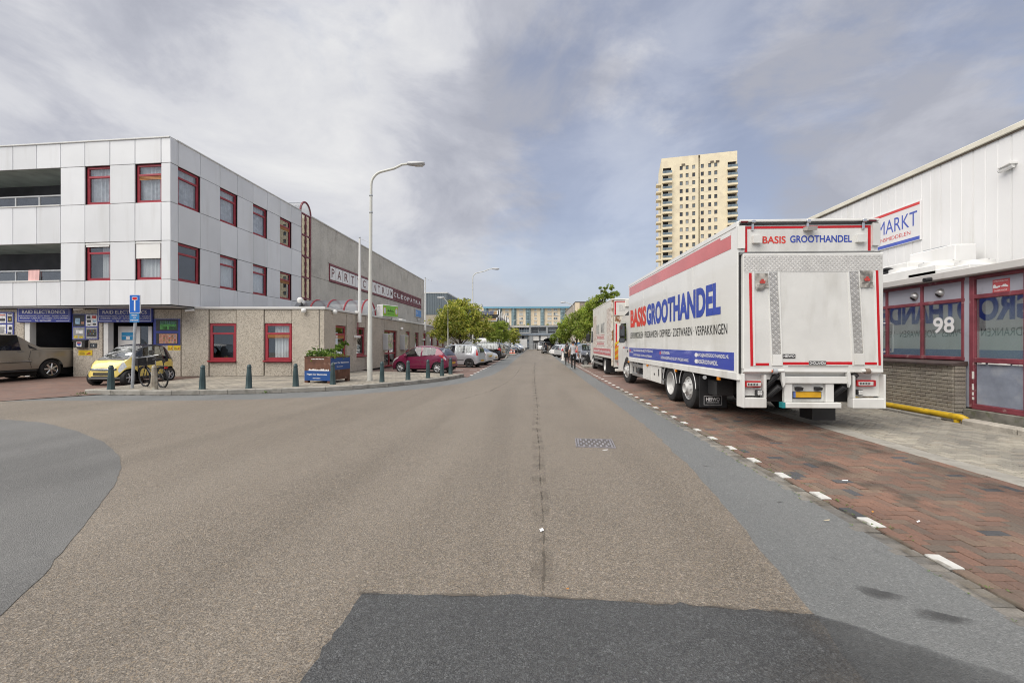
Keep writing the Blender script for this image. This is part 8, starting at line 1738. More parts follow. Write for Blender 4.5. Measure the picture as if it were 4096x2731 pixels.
# people
m_skin = mat('skin', (.36, .20, .14), .6, var=.05); m_hair = mat('dark_hair', (.03, .02, .015), .7, var=.3, vs_=30); m_shoe = mat('dark_shoe', (.02, .02, .02), .6)
def person(label, loc, rz, J, shirt, legs, H=1.75, sleeve=.5, hair=True, shoes=None):
 s = thing('person', label, 'person', loc, rz); k = H / 1.75; V = []; E = []; Rr = []
 def v(p, r): V.append(Vector(p) * k); Rr.append(r * k); return len(V) - 1
 def ln(*ids): [E.append((a, c)) for a, c in zip(ids, ids[1:])]
 pel = v(J.get('pelvis', (0, 0, .95)), .135); O = Vector(J.get('pelvis', (0, 0, .95))); ch = v(J.get('chest', (0, .02, 1.30)), .155); nk = v(J.get('neck', (0, .02, 1.48)), .062); hd = v(J.get('head', (0, .05, 1.60)), .095); ht = v(Vector(J.get('head', (0, .05, 1.60))) + Vector((0, -.005, .10)), .075)
 wa = v(Vector(J.get('pelvis', (0, 0, .95))).lerp(Vector(J.get('chest', (0, .02, 1.30))), .5), .125); ln(pel, wa, ch, nk, hd, ht)
 nf = J.get('nose', (0, .12, -.01)); E.append((hd, v(Vector(J.get('head', (0, .05, 1.60))) + Vector(nf), .022)))
 for sg, S in ((-1, 'L'), (1, 'R')):
  sh = Vector(J.get('chest', (0, .02, 1.30))) + Vector((sg * .185, -.01, .10)); el = Vector(J['el' + S]); wr = Vector(J['wr' + S]); a = v(sh, .062); b_ = v(el, .043); c = v(wr, .032); hv = (wr - el).normalized(); d = v(wr + hv * .08, .036); ln(ch, a, b_, c, d)
  for q in range(4): E.append((d, v(wr + hv * (.17 - .012 * abs(q - 1.3)) + Vector((0, .024 * (q - 1.5), 0)), .0105)))
  E.append((d, v(wr + hv * .10 + Vector((-sg * .01, .05, 0)), .012)))
  hp_ = O + Vector((sg * .095, 0, -.06)); kn = Vector(J['kn' + S]); an = Vector(J['an' + S]); f = Vector(J.get('to' + S, tuple(an + Vector((0, .17, -.04))))); a = v(hp_, .095); b_ = v(kn, .062); c = v(an, .043); d = v(an + (f - an) * .25 + Vector((0, 0, -.03)), .045); e = v(f, .035); ln(pel, a, b_, c, d, e)
 me = bpy.data.meshes.new('person'); me.from_pydata(V, E, []); o = bpy.data.objects.new('t', me); COL.objects.link(o); md = o.modifiers.new('s', 'SKIN'); md.use_smooth_shade = True
 for i, r in enumerate(Rr): me.skin_vertices[0].data[i].radius = (r, r * (.72 if i in (1, 0, 5) else 1));
 me.skin_vertices[0].data[0].use_root = True; sb = o.modifiers.new('d', 'SUBSURF'); sb.levels = 1; sb.render_levels = 1
 bpy.context.view_layer.update(); m2 = bpy.data.meshes.new_from_object(o.evaluated_get(bpy.context.evaluated_depsgraph_get())); bpy.data.objects.remove(o); m2.materials.clear()
 for m in (m_skin, shirt, legs, shoes or m_shoe): m2.materials.append(m)
 zn = V[2].z; zp = V[0].z; hips = zp - .02 * k
 for p in m2.polygons:
  c = p.center; near = min(range(len(V)), key=lambda i: (V[i] - c).length - Rr[i]); mi = 1
  if near in (3, 4, 6) or (near == 2): mi = 0
  arms = [7, 19];
  for a0 in arms:
   if a0 <= near < a0 + 9:
    sh_, el_, wr_ = V[a0], V[a0 + 1], V[a0 + 2]; t = (c - sh_).length / max((el_ - sh_).length + (wr_ - el_).length, .1); mi = 1 if t < sleeve else 0
   if a0 + 9 <= near < a0 + 14: mi = 3 if near >= a0 + 12 else 2
  if near == 0: mi = 2 if c.z < hips else 1
  p.material_index = mi
 bo = put('body', m2, s)
 if hair:
  b = MB(); hc = V[3] + Vector((0, -.012, .035)) * k; n = 14; prof_ = [(.107 * math.cos(t), .112 * math.sin(t)) for t in [math.radians(a) for a in range(-25, 91, 14)]]
  b.lathe([(r * k, z * k) for r, z in prof_], n, M=Matrix.Translation(hc) @ Matrix.Rotation(math.radians(16), 4, 'X')); b.build('hair', m_hair, s, smooth=60)
  for sg in (-1, 1): MB().lathe([(0, -.03), (.014, 0), (0, .03)], 8).build('ear', m_skin, s, WM[s.name] @ Matrix.Translation(V[3] + Vector((sg * .097, -.005, .0)) * k))
 return s
mcl = lambda n_, c: mat('cloth_' + n_, c, .9, var=.12, vs_=6)
walk = dict(elL=(-.26, -.06, 1.12), wrL=(-.25, .06, .90), elR=(.27, -.08, 1.12), wrR=(.30, -.02, .86), knL=(-.09, .06, .52), anL=(-.09, -.16, .16), toL=(-.10, -.10, .03), knR=(.10, .10, .50), anR=(.10, .06, .09), toR=(.12, .24, .035))
x, y = G(2293, 1478); pA = person('man in light grey t-shirt and black trousers walking away', (x, y, 0), YAW + math.radians(-4), walk, mcl('light_grey', (.44, .45, .47)), mcl('black', (.012, .012, .013)), 1.80, .42)
wk2 = dict(walk); wk2.update(elL=(-.27, .0, 1.12), wrL=(-.24, .14, 1.00), wrR=(.27, .02, .88), knL=(-.09, .03, .5), anL=(-.09, .0, .09), toL=(-.11, .17, .035), knR=(.10, .12, .55), anR=(.10, -.04, .22), toR=(.11, .06, .09))
x, y = G(2268, 1459.5); pB = person('walker in beige top and black trousers wearing black backpack', (x, y, 0), YAW, wk2, mcl('beige', (.40, .33, .26)), mcl('black', (.012, .012, .013)), 1.68, .75)
M_ = WM[pB.name]; bk = thing('backpack', 'black backpack worn by the walker in beige', 'backpack', M=M_ @ Matrix.Translation((0, -.18, 1.0)))
b = MB(); n = 12; secs = [(.0, .13, .06), (.05, .16, .10), (.22, .17, .11), (.36, .15, .09), (.44, .09, .05)]
for z, a, c_ in secs: b.v += [(a * math.copysign(abs(math.cos(t)) ** .6, math.cos(t)), c_ * math.copysign(abs(math.sin(t)) ** .6, math.sin(t)), z) for t in [2 * math.pi * q / n for q in range(n)]]
for i in range(4):
 for q in range(n): b.f.append((i * n + q, i * n + (q + 1) % n, (i + 1) * n + (q + 1) % n, (i + 1) * n + q)); b.m.append(0)
b.add([b.v[q] for q in range(n)], [tuple(range(n))[::-1]]); b.add([b.v[4 * n + q] for q in range(n)], [tuple(range(n))]); b.build('bag', m_black, bk, smooth=60)
for sg in (-1, 1): MB().tube([(sg * .08, .06, .42), (sg * .12, .16, .50), (sg * .13, .28, .42)], .018, 6).build('strap', m_black, bk)
MB().box(.05, .10, -.125, -.105, .05, .09).build('tag', m_letw, bk)
cl = thing('carried_jacket', 'white jacket hanging from the hand of the walker with backpack', 'jacket', M=M_ @ Matrix.Translation((-.28, .12, .32))); b = MB(); n = 8
for k in range(n + 1): z = .64 * (1 - k / n); wv = .05 + .09 * (k / n); b.v += [(wv * math.cos(t) + .02 * math.sin(k * 1.3 + t * 2), wv * .7 * math.sin(t), z) for t in [2 * math.pi * q / 10 for q in range(10)]]
for i in range(n):
 for q in range(10): b.f.append((i * 10 + q, i * 10 + (q + 1) % 10, (i + 1) * 10 + (q + 1) % 10, (i + 1) * 10 + q)); b.m.append(0)
b.build('cloth', mcl('white', (.7, .69, .66)), cl, smooth=60)
stand = dict(elL=(-.27, .0, 1.12), wrL=(-.22, .18, 1.02), elR=(.27, .0, 1.12), wrR=(.22, .18, 1.02), knL=(-.10, .02, .5), anL=(-.11, 0, .09), knR=(.10, .02, .5), anR=(.11, 0, .09))
person('man in dark vest over white shirt at the open black van', (*CD(2183, 64.5), 0), YAW, stand, mcl('navy', (.03, .035, .05)), mcl('black', (.012, .012, .013)), 1.72, .4)
person('man in dark shirt standing right of the open black van', (*CD(2217, 67.5), 0), YAW + math.radians(60), stand, mcl('dark', (.03, .03, .033)), mcl('dark2', (.04, .04, .05)), 1.75, .45)
bend = dict(pelvis=(0, -.08, .92), chest=(0, .30, 1.10), neck=(0, .46, 1.12), head=(0, .56, 1.10), nose=(0, .07, -.10), elL=(-.24, .45, .88), wrL=(-.20, .55, .68), elR=(.24, .45, .88), wrR=(.20, .55, .68), knL=(-.1, .0, .5), anL=(-.11, -.02, .09), knR=(.1, .0, .5), anR=(.11, -.02, .09))
person('man in grey trousers bending down over the scooter', (*CD(2198, 63.8), 0), YAW, bend, mcl('grey_brown', (.16, .15, .13)), mcl('grey', (.14, .14, .13)), 1.74, .6)
person('person with short dark hair behind the silver hatchback roof', (*CD(1813, 36.5), .25), YAW + math.radians(200), stand, mcl('black_white', (.05, .05, .05)), mcl('black', (.012, .012, .013)), 1.45, .5)
# trees
m_bark = mat('bark', (.085, .065, .05), .9, var=.3, vs_=8, bump=.5, bs=20)
YG = [(0, (.36, .40, .05)), (.22, (.50, .50, .08)), (.45, (.23, .31, .04)), (.66, (.60, .58, .16)), (.88, (.13, .19, .025))]
GR = [(0, (.29, .39, .055)), (.3, (.38, .47, .08)), (.55, (.20, .30, .04)), (.78, (.48, .52, .12)), (.94, (.12, .18, .025))]
def tree(label, x, y, zc, rx, rz_, nleaf, cols, mname, s=.15, seed=1, tr=.09, lobes=9, group=None, asp=.42, stake=False, flat=1.0, lobs=None):
 r = random.Random(seed); t = thing('tree', label, 'tree', (x, y, 0), 0, group); m = leafmat(mname, cols); top = zc + rz_ * .5; zb = zc - rz_ * .75
 b = MB(); b.tube([(0, 0, -.1), (.02, 0, zb * .5), (.0, .02, zb), (.05, .03, zc), (.02, 0, top)], [tr * 1.3, tr, tr * .85, tr * .5, tr * .15], 9)
 L_ = lobs or []
 if not L_:
  for k in range(lobes):
   a = k * 2.4 + r.random() * .6; h_ = lerp(-.75, .85, (k + .5) / lobes); q = math.sqrt(max(.05, 1 - h_ * h_ * .85)) * .62
   L_.append((q * rx * math.cos(a), q * rx * math.sin(a), h_ * rz_ * .72, .40 * rx * (.8 + .4 * r.random())))
 for (lx, ly, lz, lr) in L_:
  b.tube([(0.02, 0, max(zb * .75, zc + lz - rz_ * .8)), (lx * .45, ly * .45, zc + lz - lr * .5), (lx * .9, ly * .9, zc + lz)], [tr * .42, tr * .25, tr * .08], 5)
 b.build('trunk', m_bark, t, smooth=50); b = MB(); tot = sum(l[3] ** 2 for l in L_)
 for (lx, ly, lz, lr) in L_:
  n_ = int(nleaf * lr * lr / tot); sub = [(Vector((r.gauss(0, 1), r.gauss(0, 1), r.gauss(0, .8))).normalized() * lr * (.45 + .6 * r.random())) for _ in range(max(6, n_ // 26))]
  for k in range(n_):
   c = sub[r.randrange(len(sub))]; p = Vector((lx, ly, zc + lz)) + c + Vector((r.gauss(0, 1), r.gauss(0, 1), r.gauss(0, .8))) * lr * .15
   leaf(b, p, s * (.6 + .8 * r.random()), r, .55, asp)
 b.build('crown', m, t, recalc=False)
 if stake: MB().tube([(.5, -.4, 0), (.48, -.4, 2.6)], .035, 6).build('stake', m_steel, t)
 return t
x, y = CD(1840, 34.0)
tree('yellow green street tree standing behind the silver hatchbacks', x, y, 3.35, 2.35, 2.0, 15000, YG, 'yellow_green_leaf', .20, 4, .11, group='street trees', lobs=[(-1.7, -.3, -.55, .85), (-1.0, .4, .1, 1.0), (-.3, -.5, .65, 1.0), (.1, .2, 1.35, .70), (.8, -.2, .55, 1.0), (1.5, .2, -.2, .95), (1.0, -.6, -.75, .85), (-.4, .5, -.6, 1.0), (-1.3, -.5, -1.1, .6), (2.1, .3, -.75, .55), (.2, -.9, -.1, .9), (-.55, .3, 1.0, .7)])
x, y = CD(1992, 52); tree('smaller green street tree beside the bicycles on the island', x, y, 3.0, 1.75, 1.7, 8500, GR, 'green_leaf', .19, 9, .09, group='street trees', stake=True)
x, y = CD(2040, 66); tree('yellowish small street tree behind the dark cars', x, y, 2.6, 1.6, 1.5, 4500, YG, 'yellow_green_leaf', .22, 12, .08, group='street trees')
x, y = CD(2306, 41); tree('bushy green street tree behind the walking people', x, y, 3.25, 1.95, 2.0, 10000, GR, 'green_leaf', .19, 21, .10, group='street trees')
x, y = CD(2236, 66); tree('dark green round street tree above the black van', x, y, 2.5, 1.55, 1.2, 6000, [(0, (.13, .20, .03)), (.4, (.20, .28, .045)), (.8, (.30, .36, .065))], 'dark_green_leaf', .20, 25, .09, group='street trees')
x, y = CD(2398, 33.5); tree('tall green tree rising behind the old white lorry', x, y, 4.2, 1.7, 2.3, 10000, GR, 'green_leaf', .17, 33, .10, group='street trees', lobs=[(-1.2, 0, -1.2, .75), (-.9, .1, -.2, .75), (-.45, -.2, .45, .65), (.1, .1, .95, .55), (.65, 0, 1.35, .42), (1.15, .1, 1.2, .38), (.75, -.1, 1.75, .30), (.3, .2, 1.7, .28), (-.3, .3, -1.0, .9), (.6, 0, -.4, .9)])
for k in range(8):
 x, y = CD(2048 + 19 * k, 150 + 3 * (k % 3)); tree(('leftmost', 'second', 'third', 'fourth', 'fifth', 'sixth', 'seventh', 'rightmost')[k] + ' pale tree top from the left over the grey school roof', x, y, 6.3 + .5 * (k % 2), 1.9, 1.7, 900, YG, 'yellow_green_leaf', .42, 50 + k, .12, 6, 'tree tops behind the school')
# far buildings
m_tow = mat('yellow_tower_brick', (.78, .69, .50), .85, var=.07, vs_=.25, col2=(.70, .61, .45), c2=(.5, .65), c2s=.35); m_towl = mat('pale_brick_panel', (.74, .66, .50), .85, var=.06, vs_=.6)
FT = Face.pts(CD(2646, 166.9), CD(2949, 160)); uT = FT.u(2949); HT = 73.6
tw_ = thing('residential_tower', 'tall yellow brick residential tower with many windows and balconies', 'tower', (*FT.at(0), 0))
gA, gB = FT.u(2793.5), FT.u(2800); bl0, bl1, br0, br1 = FT.u(2652), FT.u(2685), FT.u(2911), FT.u(2946)
wc = [(FT.u(a), FT.u(b_)) for a, b_ in ((2718.7, 2731), (2742.6, 2754.5), (2769, 2781), (2803, 2815.6), (2833, 2845), (2857, 2869.7))]
zw0, st_ = 68.5, 2.98; NS = 21
cuts = sorted([0, uT, gA, gB, bl0, bl1, br0, br1] + [v for w_ in wc for v in w_]); wall = MB()
for a, c in zip(cuts, cuts[1:]):
 mid = (a + c) / 2
 if gA < mid < gB: wall.box(a, c, .9, 1.2, 0, HT - .5); continue
 isw = any(p < mid < q_ for p, q_ in wc); isb = bl0 < mid < bl1 or br0 < mid < br1
 if not isw and not isb: wall.box(a, c, 0, .5, 0, HT)
 else:
  zs_ = [0]
  for k in range(NS)[::-1]: z = zw0 - k * st_; zs_ += ([z, z + 1.55] if isw else [z - 1.05, z + 1.35])
  zs_.append(HT)
  for q in range(0, len(zs_), 2): wall.box(a, c, 0, .5, zs_[q], zs_[q + 1])
wall.build('wall', m_tow, tw_, FT.M); MB().box(.1, uT - .1, .95, 16, 0, HT - .3).build('core', m_inside, tw_, FT.M); MB().box(0, .4, .5, 16, 0, HT).build('side_wall', m_tow, tw_, FT.M); MB().box(uT - .4, uT, .5, 16, 0, HT).build('side_wall', m_tow, tw_, FT.M); MB().box(0, uT, 0, 16, HT, HT + .12).build('roof', m_tow, tw_, FT.M)
wo = None; fr0 = mat('tower_window_frame', (.13, .10, .07), .6); tg = [glass('tower_glass', (.45, .48, .5), 1.5), MATS['tower_glass'], m_cgl]
tc_ = [m_curt, m_inside, m_blindw]
for i, (a, c) in enumerate(wc):
 for k in range(NS):
  z = zw0 - k * st_
  if z < 10: continue
  T = FT.M @ Matrix.Translation((a, 0, z)); w_ = c - a
  if wo is None:
   b = MB(); f = .12; b.box(0, f, .2, .35, 0, 1.55); b.box(w_ - f, w_, .2, .35, 0, 1.55); b.box(f, w_ - f, .2, .35, 0, f); b.box(f, w_ - f, .2, .35, 1.55 - f, 1.55); wo = b.build('window', fr0, tw_, T).data; po = MB().box(.12, w_ - .12, .28, .30, .12, 1.43).build('pane', m_cgl, bpy.data.objects['window'] if False else None); pm_ = po.data; bpy.data.objects.remove(po)
   pms = []
   for m in (mat('tower_pane_deep', (.07, .08, .095), .1, var=.3, vs_=2), mat('tower_pane_pale', (.38, .41, .42), .15, var=.3, vs_=2), mat('tower_pane_mid', (.17, .20, .22), .08, var=.3, vs_=2)):
    q_ = pm_.copy(); q_.materials.clear(); q_.materials.append(m); q_.name = 'pane'; pms.append(q_)
   W = [o for o in tw_.children if o.name.startswith('window')][0]
  else: W = put('window', wo, tw_, T)
  put('pane', pms[RND.choice((0, 1, 2, 2, 0))], W, T)
lm = dm_ = None
for a, c in ((bl0, bl1), (br0, br1)):
 for k in range(NS):
  z = zw0 - k * st_
  if z < 8: continue
  T = FT.M @ Matrix.Translation((a, 0, z)); w_ = c - a
  if lm is None or lm[1] != a:
   B_ = MB().box(-.3, w_ + .3, -1.1, .5, -1.75, -1.05).build('balcony', m_tow, tw_, T); lm = (B_.data, a); q_ = MB().box(-.25, w_ + .25, -1.08, -1.04, -1.04, -.1).build('balcony_glass', mat('balcony_pane', (.18, .23, .26), .1, var=.4, vs_=.8), B_, T); dm_ = q_.data
  else: B_ = put('balcony', lm[0], tw_, T); put('balcony_glass', dm_, B_, T)
bs_ = None
for k in range(1, NS):
 z = zw0 - k * st_
 if z < 8: continue
 T = FT.M @ Matrix.Translation((0, 0, z))
 if bs_ is None:
  B_ = MB().box(-1.9, -.02, .8, 4.2, -1.75, -1.2).build('side_balcony', m_tow, tw_, T); bs_ = B_.data; q_ = MB().box(-1.88, -1.84, .8, 4.2, -1.2, -.2).build('balcony_glass', MATS['balcony_pane'], B_, T); bq = q_.data
 else: B_ = put('side_balcony', bs_, tw_, T); put('balcony_glass', bq, B_, T)
pm2 = None
for i in (0, 1, 4):
 a = (wc[0][0] - 4.2, wc[1][1] + .06, wc[3][1] + .2)[(0, 1, 4).index(i)]
 for k in range(1, NS, 1):
  z = zw0 - k * st_
  if z < 10: continue
  T = FT.M @ Matrix.Translation((a, 0, z - .3))
  if pm2 is None: pm2 = MB().box(0, 1.1, -.04, -.002, 0, 2.1).build('brick_panel', m_towl, tw_, T).data
  else: put('brick_panel', pm2, tw_, T)
for p in (2726, 2841, 2863): MB().box(FT.u(p), FT.u(p) + 1.2, -.3, .0, HT - 3.4, HT - 2.8).build('roof_vent', fr0, tw_, FT.M)
m_flat = mat('sand_brick', (.76, .64, .47), .85, var=.06, vs_=.3); m_fb = mat('light_blue_trim', (.17, .37, .50), .5, var=.05); m_fb2 = mat('bay_frame_blue', (.36, .52, .58), .5)
FA = Face.pts(CD(1890, 250), CD(2330, 247)); ab = thing('apartment_block', 'long sand coloured apartment block with blue roof edge and bays', 'building', (*FA.at(0), 0)); zA = FA.z(2100, 1229)
ua1 = FA.u(2330); u_blue = FA.u(1934)
MB().box(-30, ua1, .6, 14, 0, zA - .5).build('wall', m_flat, ab, FA.M); MB().box(u_blue, ua1 + .2, -1.0, 14, zA - .6, zA + .35).build('roof_edge', m_fb, ab, FA.M); MB().box(FA.u(1860), FA.u(1925), 4, 10, zA - .4, zA + 2.2).build('roof_house', m_paintg, ab, FA.M); MB().box(-30, u_blue, .5, 14, zA - .5, zA).build('roof_edge', m_flat, ab, FA.M)
wt = [FA.z(2100, v) for v in (1233, 1250, 1268, 1285.5, 1303, 1320)]; hw_ = 1.65; mw = None
m_wf = mat('cream_window_frame', (.68, .66, .6), .5); pn = [mat('flat_pane_pale', (.5, .52, .5), .3), mat('tower_pane_pale', (.3, .34, .36), .15), mat('flat_pane_pale', (.5, .52, .5), .3), MATS['tower_pane_mid']]
for a, c in ((1910, 1924), (1967, 1979.5), (2020, 2035), (2077, 2092), (2137, 2147), (2189.7, 2206.6), (2214, 2230)):
 u0, u1 = FA.u(a), FA.u(c)
 for z in wt:
  b = MB(); f = .13; zl = z - hw_; b.box(u0, u1, .45, .62, zl, zl + f); b.box(u0, u1, .45, .62, z - f, z)
  for x in (u0, (u0 + u1) / 2 - f / 2, u1 - f): b.box(x, x + f, .45, .62, zl + f, z - f)
  b.box(u0 - .15, u1 + .15, .30, .62, zl - .22, zl); W = b.build('window', m_wf, ab, FA.M)
  for x0, x1 in ((u0 + f, (u0 + u1) / 2 - f / 2), ((u0 + u1) / 2 + f / 2, u1 - f)): MB().box(x0, x1, .54, .59, zl + f, z - f).build('pane', RND.choice(pn), W, FA.M)
for a, c in ((1935, 1953), (1991, 2008), (2046, 2065), (2103, 2122), (2162, 2177.5), (2242, 2261.5)):
 u0, u1 = FA.u(a), FA.u(c); b = MB(); um_ = [lerp(u0, u1, k / 4) for k in range(5)]; dd = [.3, -.6, -.9, -.6, .3]
 for k in range(4): b.quad((um_[k], dd[k] + .1, 0), (um_[k + 1], dd[k + 1] + .1, 0), (um_[k + 1], dd[k + 1] + .1, zA - .65), (um_[k], dd[k] + .1, zA - .65))
 B_ = b.build('bay_glazing', mat('bay_pane', (.10, .14, .15), .12, var=.5, vs_=.8), ab, FA.M, recalc=False); b = MB()
 for k in range(5): b.box(um_[k] - .07, um_[k] + .07, dd[k] - .05, dd[k] + .12, 0, zA - .62)
 for z in [v for w_ in wt for v in (w_ + .25, w_ - .7, w_ - hw_)]:
  for k in range(4): b.add([(um_[k], dd[k] - .03, z - .06), (um_[k + 1], dd[k + 1] - .03, z - .06), (um_[k + 1], dd[k + 1] - .03, z + .06), (um_[k], dd[k] - .03, z + .06)], [(0, 1, 2, 3)])
 b.build('bay_frame', m_fb2, B_, FA.M, recalc=False)
m_sch = mat('grey_cladding', (.33, .35, .365), .6, var=.08, vs_=.6); m_scb = mat('blue_grey_panel', (.26, .31, .37), .5, var=.06); m_scw = mat('pale_concrete', (.52, .51, .48), .7, var=.06)
FB = Face.pts(CD(1990, 112), CD(2330, 110)); sb_ = thing('grey_school_building', 'grey and blue two storey modern building closing the street end', 'building', (*FB.at(0), 0)); fz_ = lambda v: FB.z(2140, v); fu = FB.u
MB().box(fu(2040), fu(2330), .5, 12, 0, fz_(1302)).build('core', m_sch, sb_, FB.M)
def sbx(nm, m, a, c, y0, y1, d0, d1=.5): return MB().box(fu(a), fu(c), d0, d1, fz_(y1), fz_(y0)).build(nm, m, sb_, FB.M)
sbx('fascia', m_scw, 2038, 2117, 1300.5, 1309, -.3); sbx('upper_frame', m_sch, 2117, 2256, 1301, 1308, -.35); sbx('slab', m_scw, 2050, 2117, 1330.5, 1333, -.4); sbx('slab', m_scb, 2040, 2210, 1333.5, 1340, -.3); sbx('pier', m_sch, 2117, 2123, 1308, 1334, -.3); sbx('pier', m_sch, 2185, 2191, 1308, 1334, -.3); sbx('base', m_scb, 2040, 2060, 1341, 1398, -.1); sbx('base', m_sch, 2117, 2131, 1341, 1398, -.1); sbx('base', m_sch, 2190, 2330, 1341, 1398, -.1)
def wins(a, c, y0, y1, nx, nz_, fm, par=sb_):
 b = MB(); xs_ = [lerp(fu(a), fu(c), k / nx) for k in range(nx + 1)]; zs_ = [lerp(fz_(y1), fz_(y0), k / nz_) for k in range(nz_ + 1)]
 for x in xs_: b.box(x - .06, x + .06, .25, .42, zs_[0], zs_[-1])
 for z in zs_: b.box(xs_[0], xs_[-1], .26, .41, z - .05, z + .05)
 W = b.build('window', fm, sb_, FB.M)
 for k in range(nx):
  for j in range(nz_): MB().box(xs_[k] + .06, xs_[k + 1] - .06, .32, .36, zs_[j] + .05, zs_[j + 1] - .05).build('pane', RND.choice((m_cgl, MATS['tower_pane_mid'], m_cgl)), W, FB.M)
wins(2048, 2116, 1310, 1330, 7, 2, m_scb); wins(2125, 2184, 1309, 1332, 2, 3, m_sch); wins(2192, 2250, 1309, 1332, 2, 3, m_sch); wins(2062, 2073, 1342, 1357, 1, 1, m_scw); wins(2085, 2114, 1342, 1357, 2, 1, m_scw)
sbx('white_panel', m_paintw, 2132, 2155, 1343, 1362, .1); sbx('white_panel', m_paintw, 2163, 2189, 1343, 1362, .1); sbx('door_head', m_dark, 2137, 2174, 1363, 1371, .2); wins(2137, 2174, 1372, 1397, 4, 1, m_paintg); sbx('dark_bay', m_dark, 2105, 2117, 1358, 1396, .3)
for k in range(6): sbx('louvre', m_scb, 2106, 2116, 1360 + k * 5.5, 1362.5 + k * 5.5, .1)
fn = thing('metal_fence', 'grey bar fence in front of the grey school building', 'fence', (*CD(2120, 104), 0), YAW); b = MB()
for k in range(36): MB().box(-3.2 + k * .18, -3.17 + k * .18, -.015, .015, 0, 1.5).build('bar', m_paintg, fn)
for z in (.15, 1.4): MB().box(-3.2, 3.2, -.02, .02, z, z + .05).build('rail', m_paintg, fn)
FC0 = CD(1789, 68); ch_ = thing('corrugated_hall', 'blue grey corrugated hall on a beige base behind the trees', 'building', (*FC0, 0)); zt = CAMH + (HOR - 1173) * 68 / FPX; zb_ = CAMH + (HOR - 1259) * 68 / FPX; m_cor = mat('blue_grey_corrugated', (.165, .20, .225), .5, .2, var=.06, vs_=.5)
x0 = FC0[0]; y0 = FC0[1]; b = MB(); prof2 = []
for k in range(60):
 u = k * .28; prof2 += [(u, 0), (u + .10, 0), (u + .14, -.05), (u + .24, -.05)]
n = len(prof2); b.add([(x0 - p, y0 + d, z) for z in (zb_, zt) for p, d in prof2], [(i, i + 1, n + i + 1, n + i) for i in range(n - 1)]); b.build('front_cladding', m_cor, ch_, I4, recalc=False)
b = MB(); n2 = 160; pr2 = prof2 + [(p + 16.8, d) for p, d in prof2]; n = len(pr2); b.add([(x0 - d, y0 + p, z) for z in (zb_ - .2, zt) for p, d in pr2], [(i, i + 1, n + i + 1, n + i) for i in range(n - 1)]); b.build('side_cladding', m_cor, ch_, I4, recalc=False)
MB().box(x0 - 16.8, x0 - .06, y0 + .06, y0 + 33, 0, zt - .05).build('core', m_flat, ch_, I4); MB().box(x0 - 17, x0 + .03, y0 - .08, y0 + 33.6, zt, zt + .18).build('roof_edge', m_coping, ch_, I4); MB().box(x0 - 16.8, x0 - .01, y0 - .03, y0 + .05, 0, zb_ - .02).build('base_wall', mat('beige_base', (.47, .42, .34), .85, var=.08), ch_, I4); MB().box(x0 - .05, x0 + .03, y0 + .05, y0 + 33, 0, zb_ - .22).build('base_wall', MATS['beige_base'], ch_, I4)
for a in (1.5, 5.2): MB().box(x0 - a - 2.6, x0 - a, y0 - .08, y0 - .035, 2.9, 4.4).build('window_strip', m_cgl, ch_, I4)
MB().box(x0 - 4.6, x0 - 3.3, y0 - .10, y0 - .04, 0, 2.9).build('dark_doorway', m_dark, ch_, I4); MB().box(x0 + .03, x0 + .09, y0 + 2, y0 + 4.6, 0, 2.9).build('dark_doorway', m_dark, ch_, I4); MB().box(x0 + .03, x0 + .12, y0 + 4.7, y0 + 5.2, .2, 3.2).build('red_panel', m_sred, ch_, I4)
sx, sy_ = CD(1987, 75); sg_ = thing('green_roof_building', 'low building with brown sedum roof, solar panels and zigzag fins', 'building', (sx, sy_, 0)); zl, zh = 5.65, 7.55; m_sed = mat('brown_sedum', (.24, .14, .06), .95, var=.35, vs_=1.5, col2=(.33, .26, .14), c2=(.5, .62), c2s=1.2, bump=.5, bs=6)
Fz = Matrix.Translation((sx, sy_, 0)) @ Matrix.Rotation(YAW, 4, 'Z')
MB().prism([(0, zl), (5, zh), (5, zh - .3), (0, zl - .3)], -4.2, -.1, 'x').build('sedum_roof', m_sed, sg_, Fz)
MB().prism([(-.05, zl - .02), (5, zh - .02), (5, zh + .16), (-.05, zl + .16)], -.1, .1, 'x').build('verge', m_paintg, sg_, Fz); MB().box(-4.2, 0, .3, 9, 0, zl - .31).build('core', m_dark, sg_, Fz); MB().box(-4.2, .05, -.12, .0, zl - .22, zl - .02).build('gutter', m_paintg, sg_, Fz)
for k in range(5): MB().box(-3.9 + k * .72, -3.24 + k * .72, .2, .24, 4.5, 5.3).build('pale_glazing', mat('pale_glazing', (.32, .40, .43), .2), sg_, Fz); MB().box(-3.9 + k * .72, -3.24 + k * .72, .2, .24, 2.9, 4.35).build('pane', m_cgl, sg_, Fz)
m_sol = mat('solar_cell', (.03, .035, .07), .12, var=.2, vs_=3); SM = Fz @ Matrix.Translation((-4.0, 0, zl + .12)) @ Matrix.Rotation(math.atan2(zh - zl, 5), 4, 'X')
for i in range(4):
 for j in range(2): p_ = MB().box(.05 + i * .82, .82 + i * .82, 2.5 + j * 1.3, 3.72 + j * 1.3, .05, .09).build('solar_panel', m_chrome, sg_, SM); MB().box(.09 + i * .82, .78 + i * .82, 2.54 + j * 1.3, 3.68 + j * 1.3, .09, .095).build('cell_face', m_sol, p_, SM)
for k in range(13):
 yk = k * 2.7; MB().prism([(yk, 2.2), (yk + 1.35, zh + .35 - .02 * k), (yk + 2.7, 2.2)], .12, .24, 'x').build('zigzag_fin', m_letw if k % 2 else mat('charred_fin', (.03, .03, .03), .8, var=.6, vs_=2, col2=(.5, .5, .48), c2=(.52, .6), c2s=1.5), sg_, Matrix.Translation((sx, sy_, 0)))
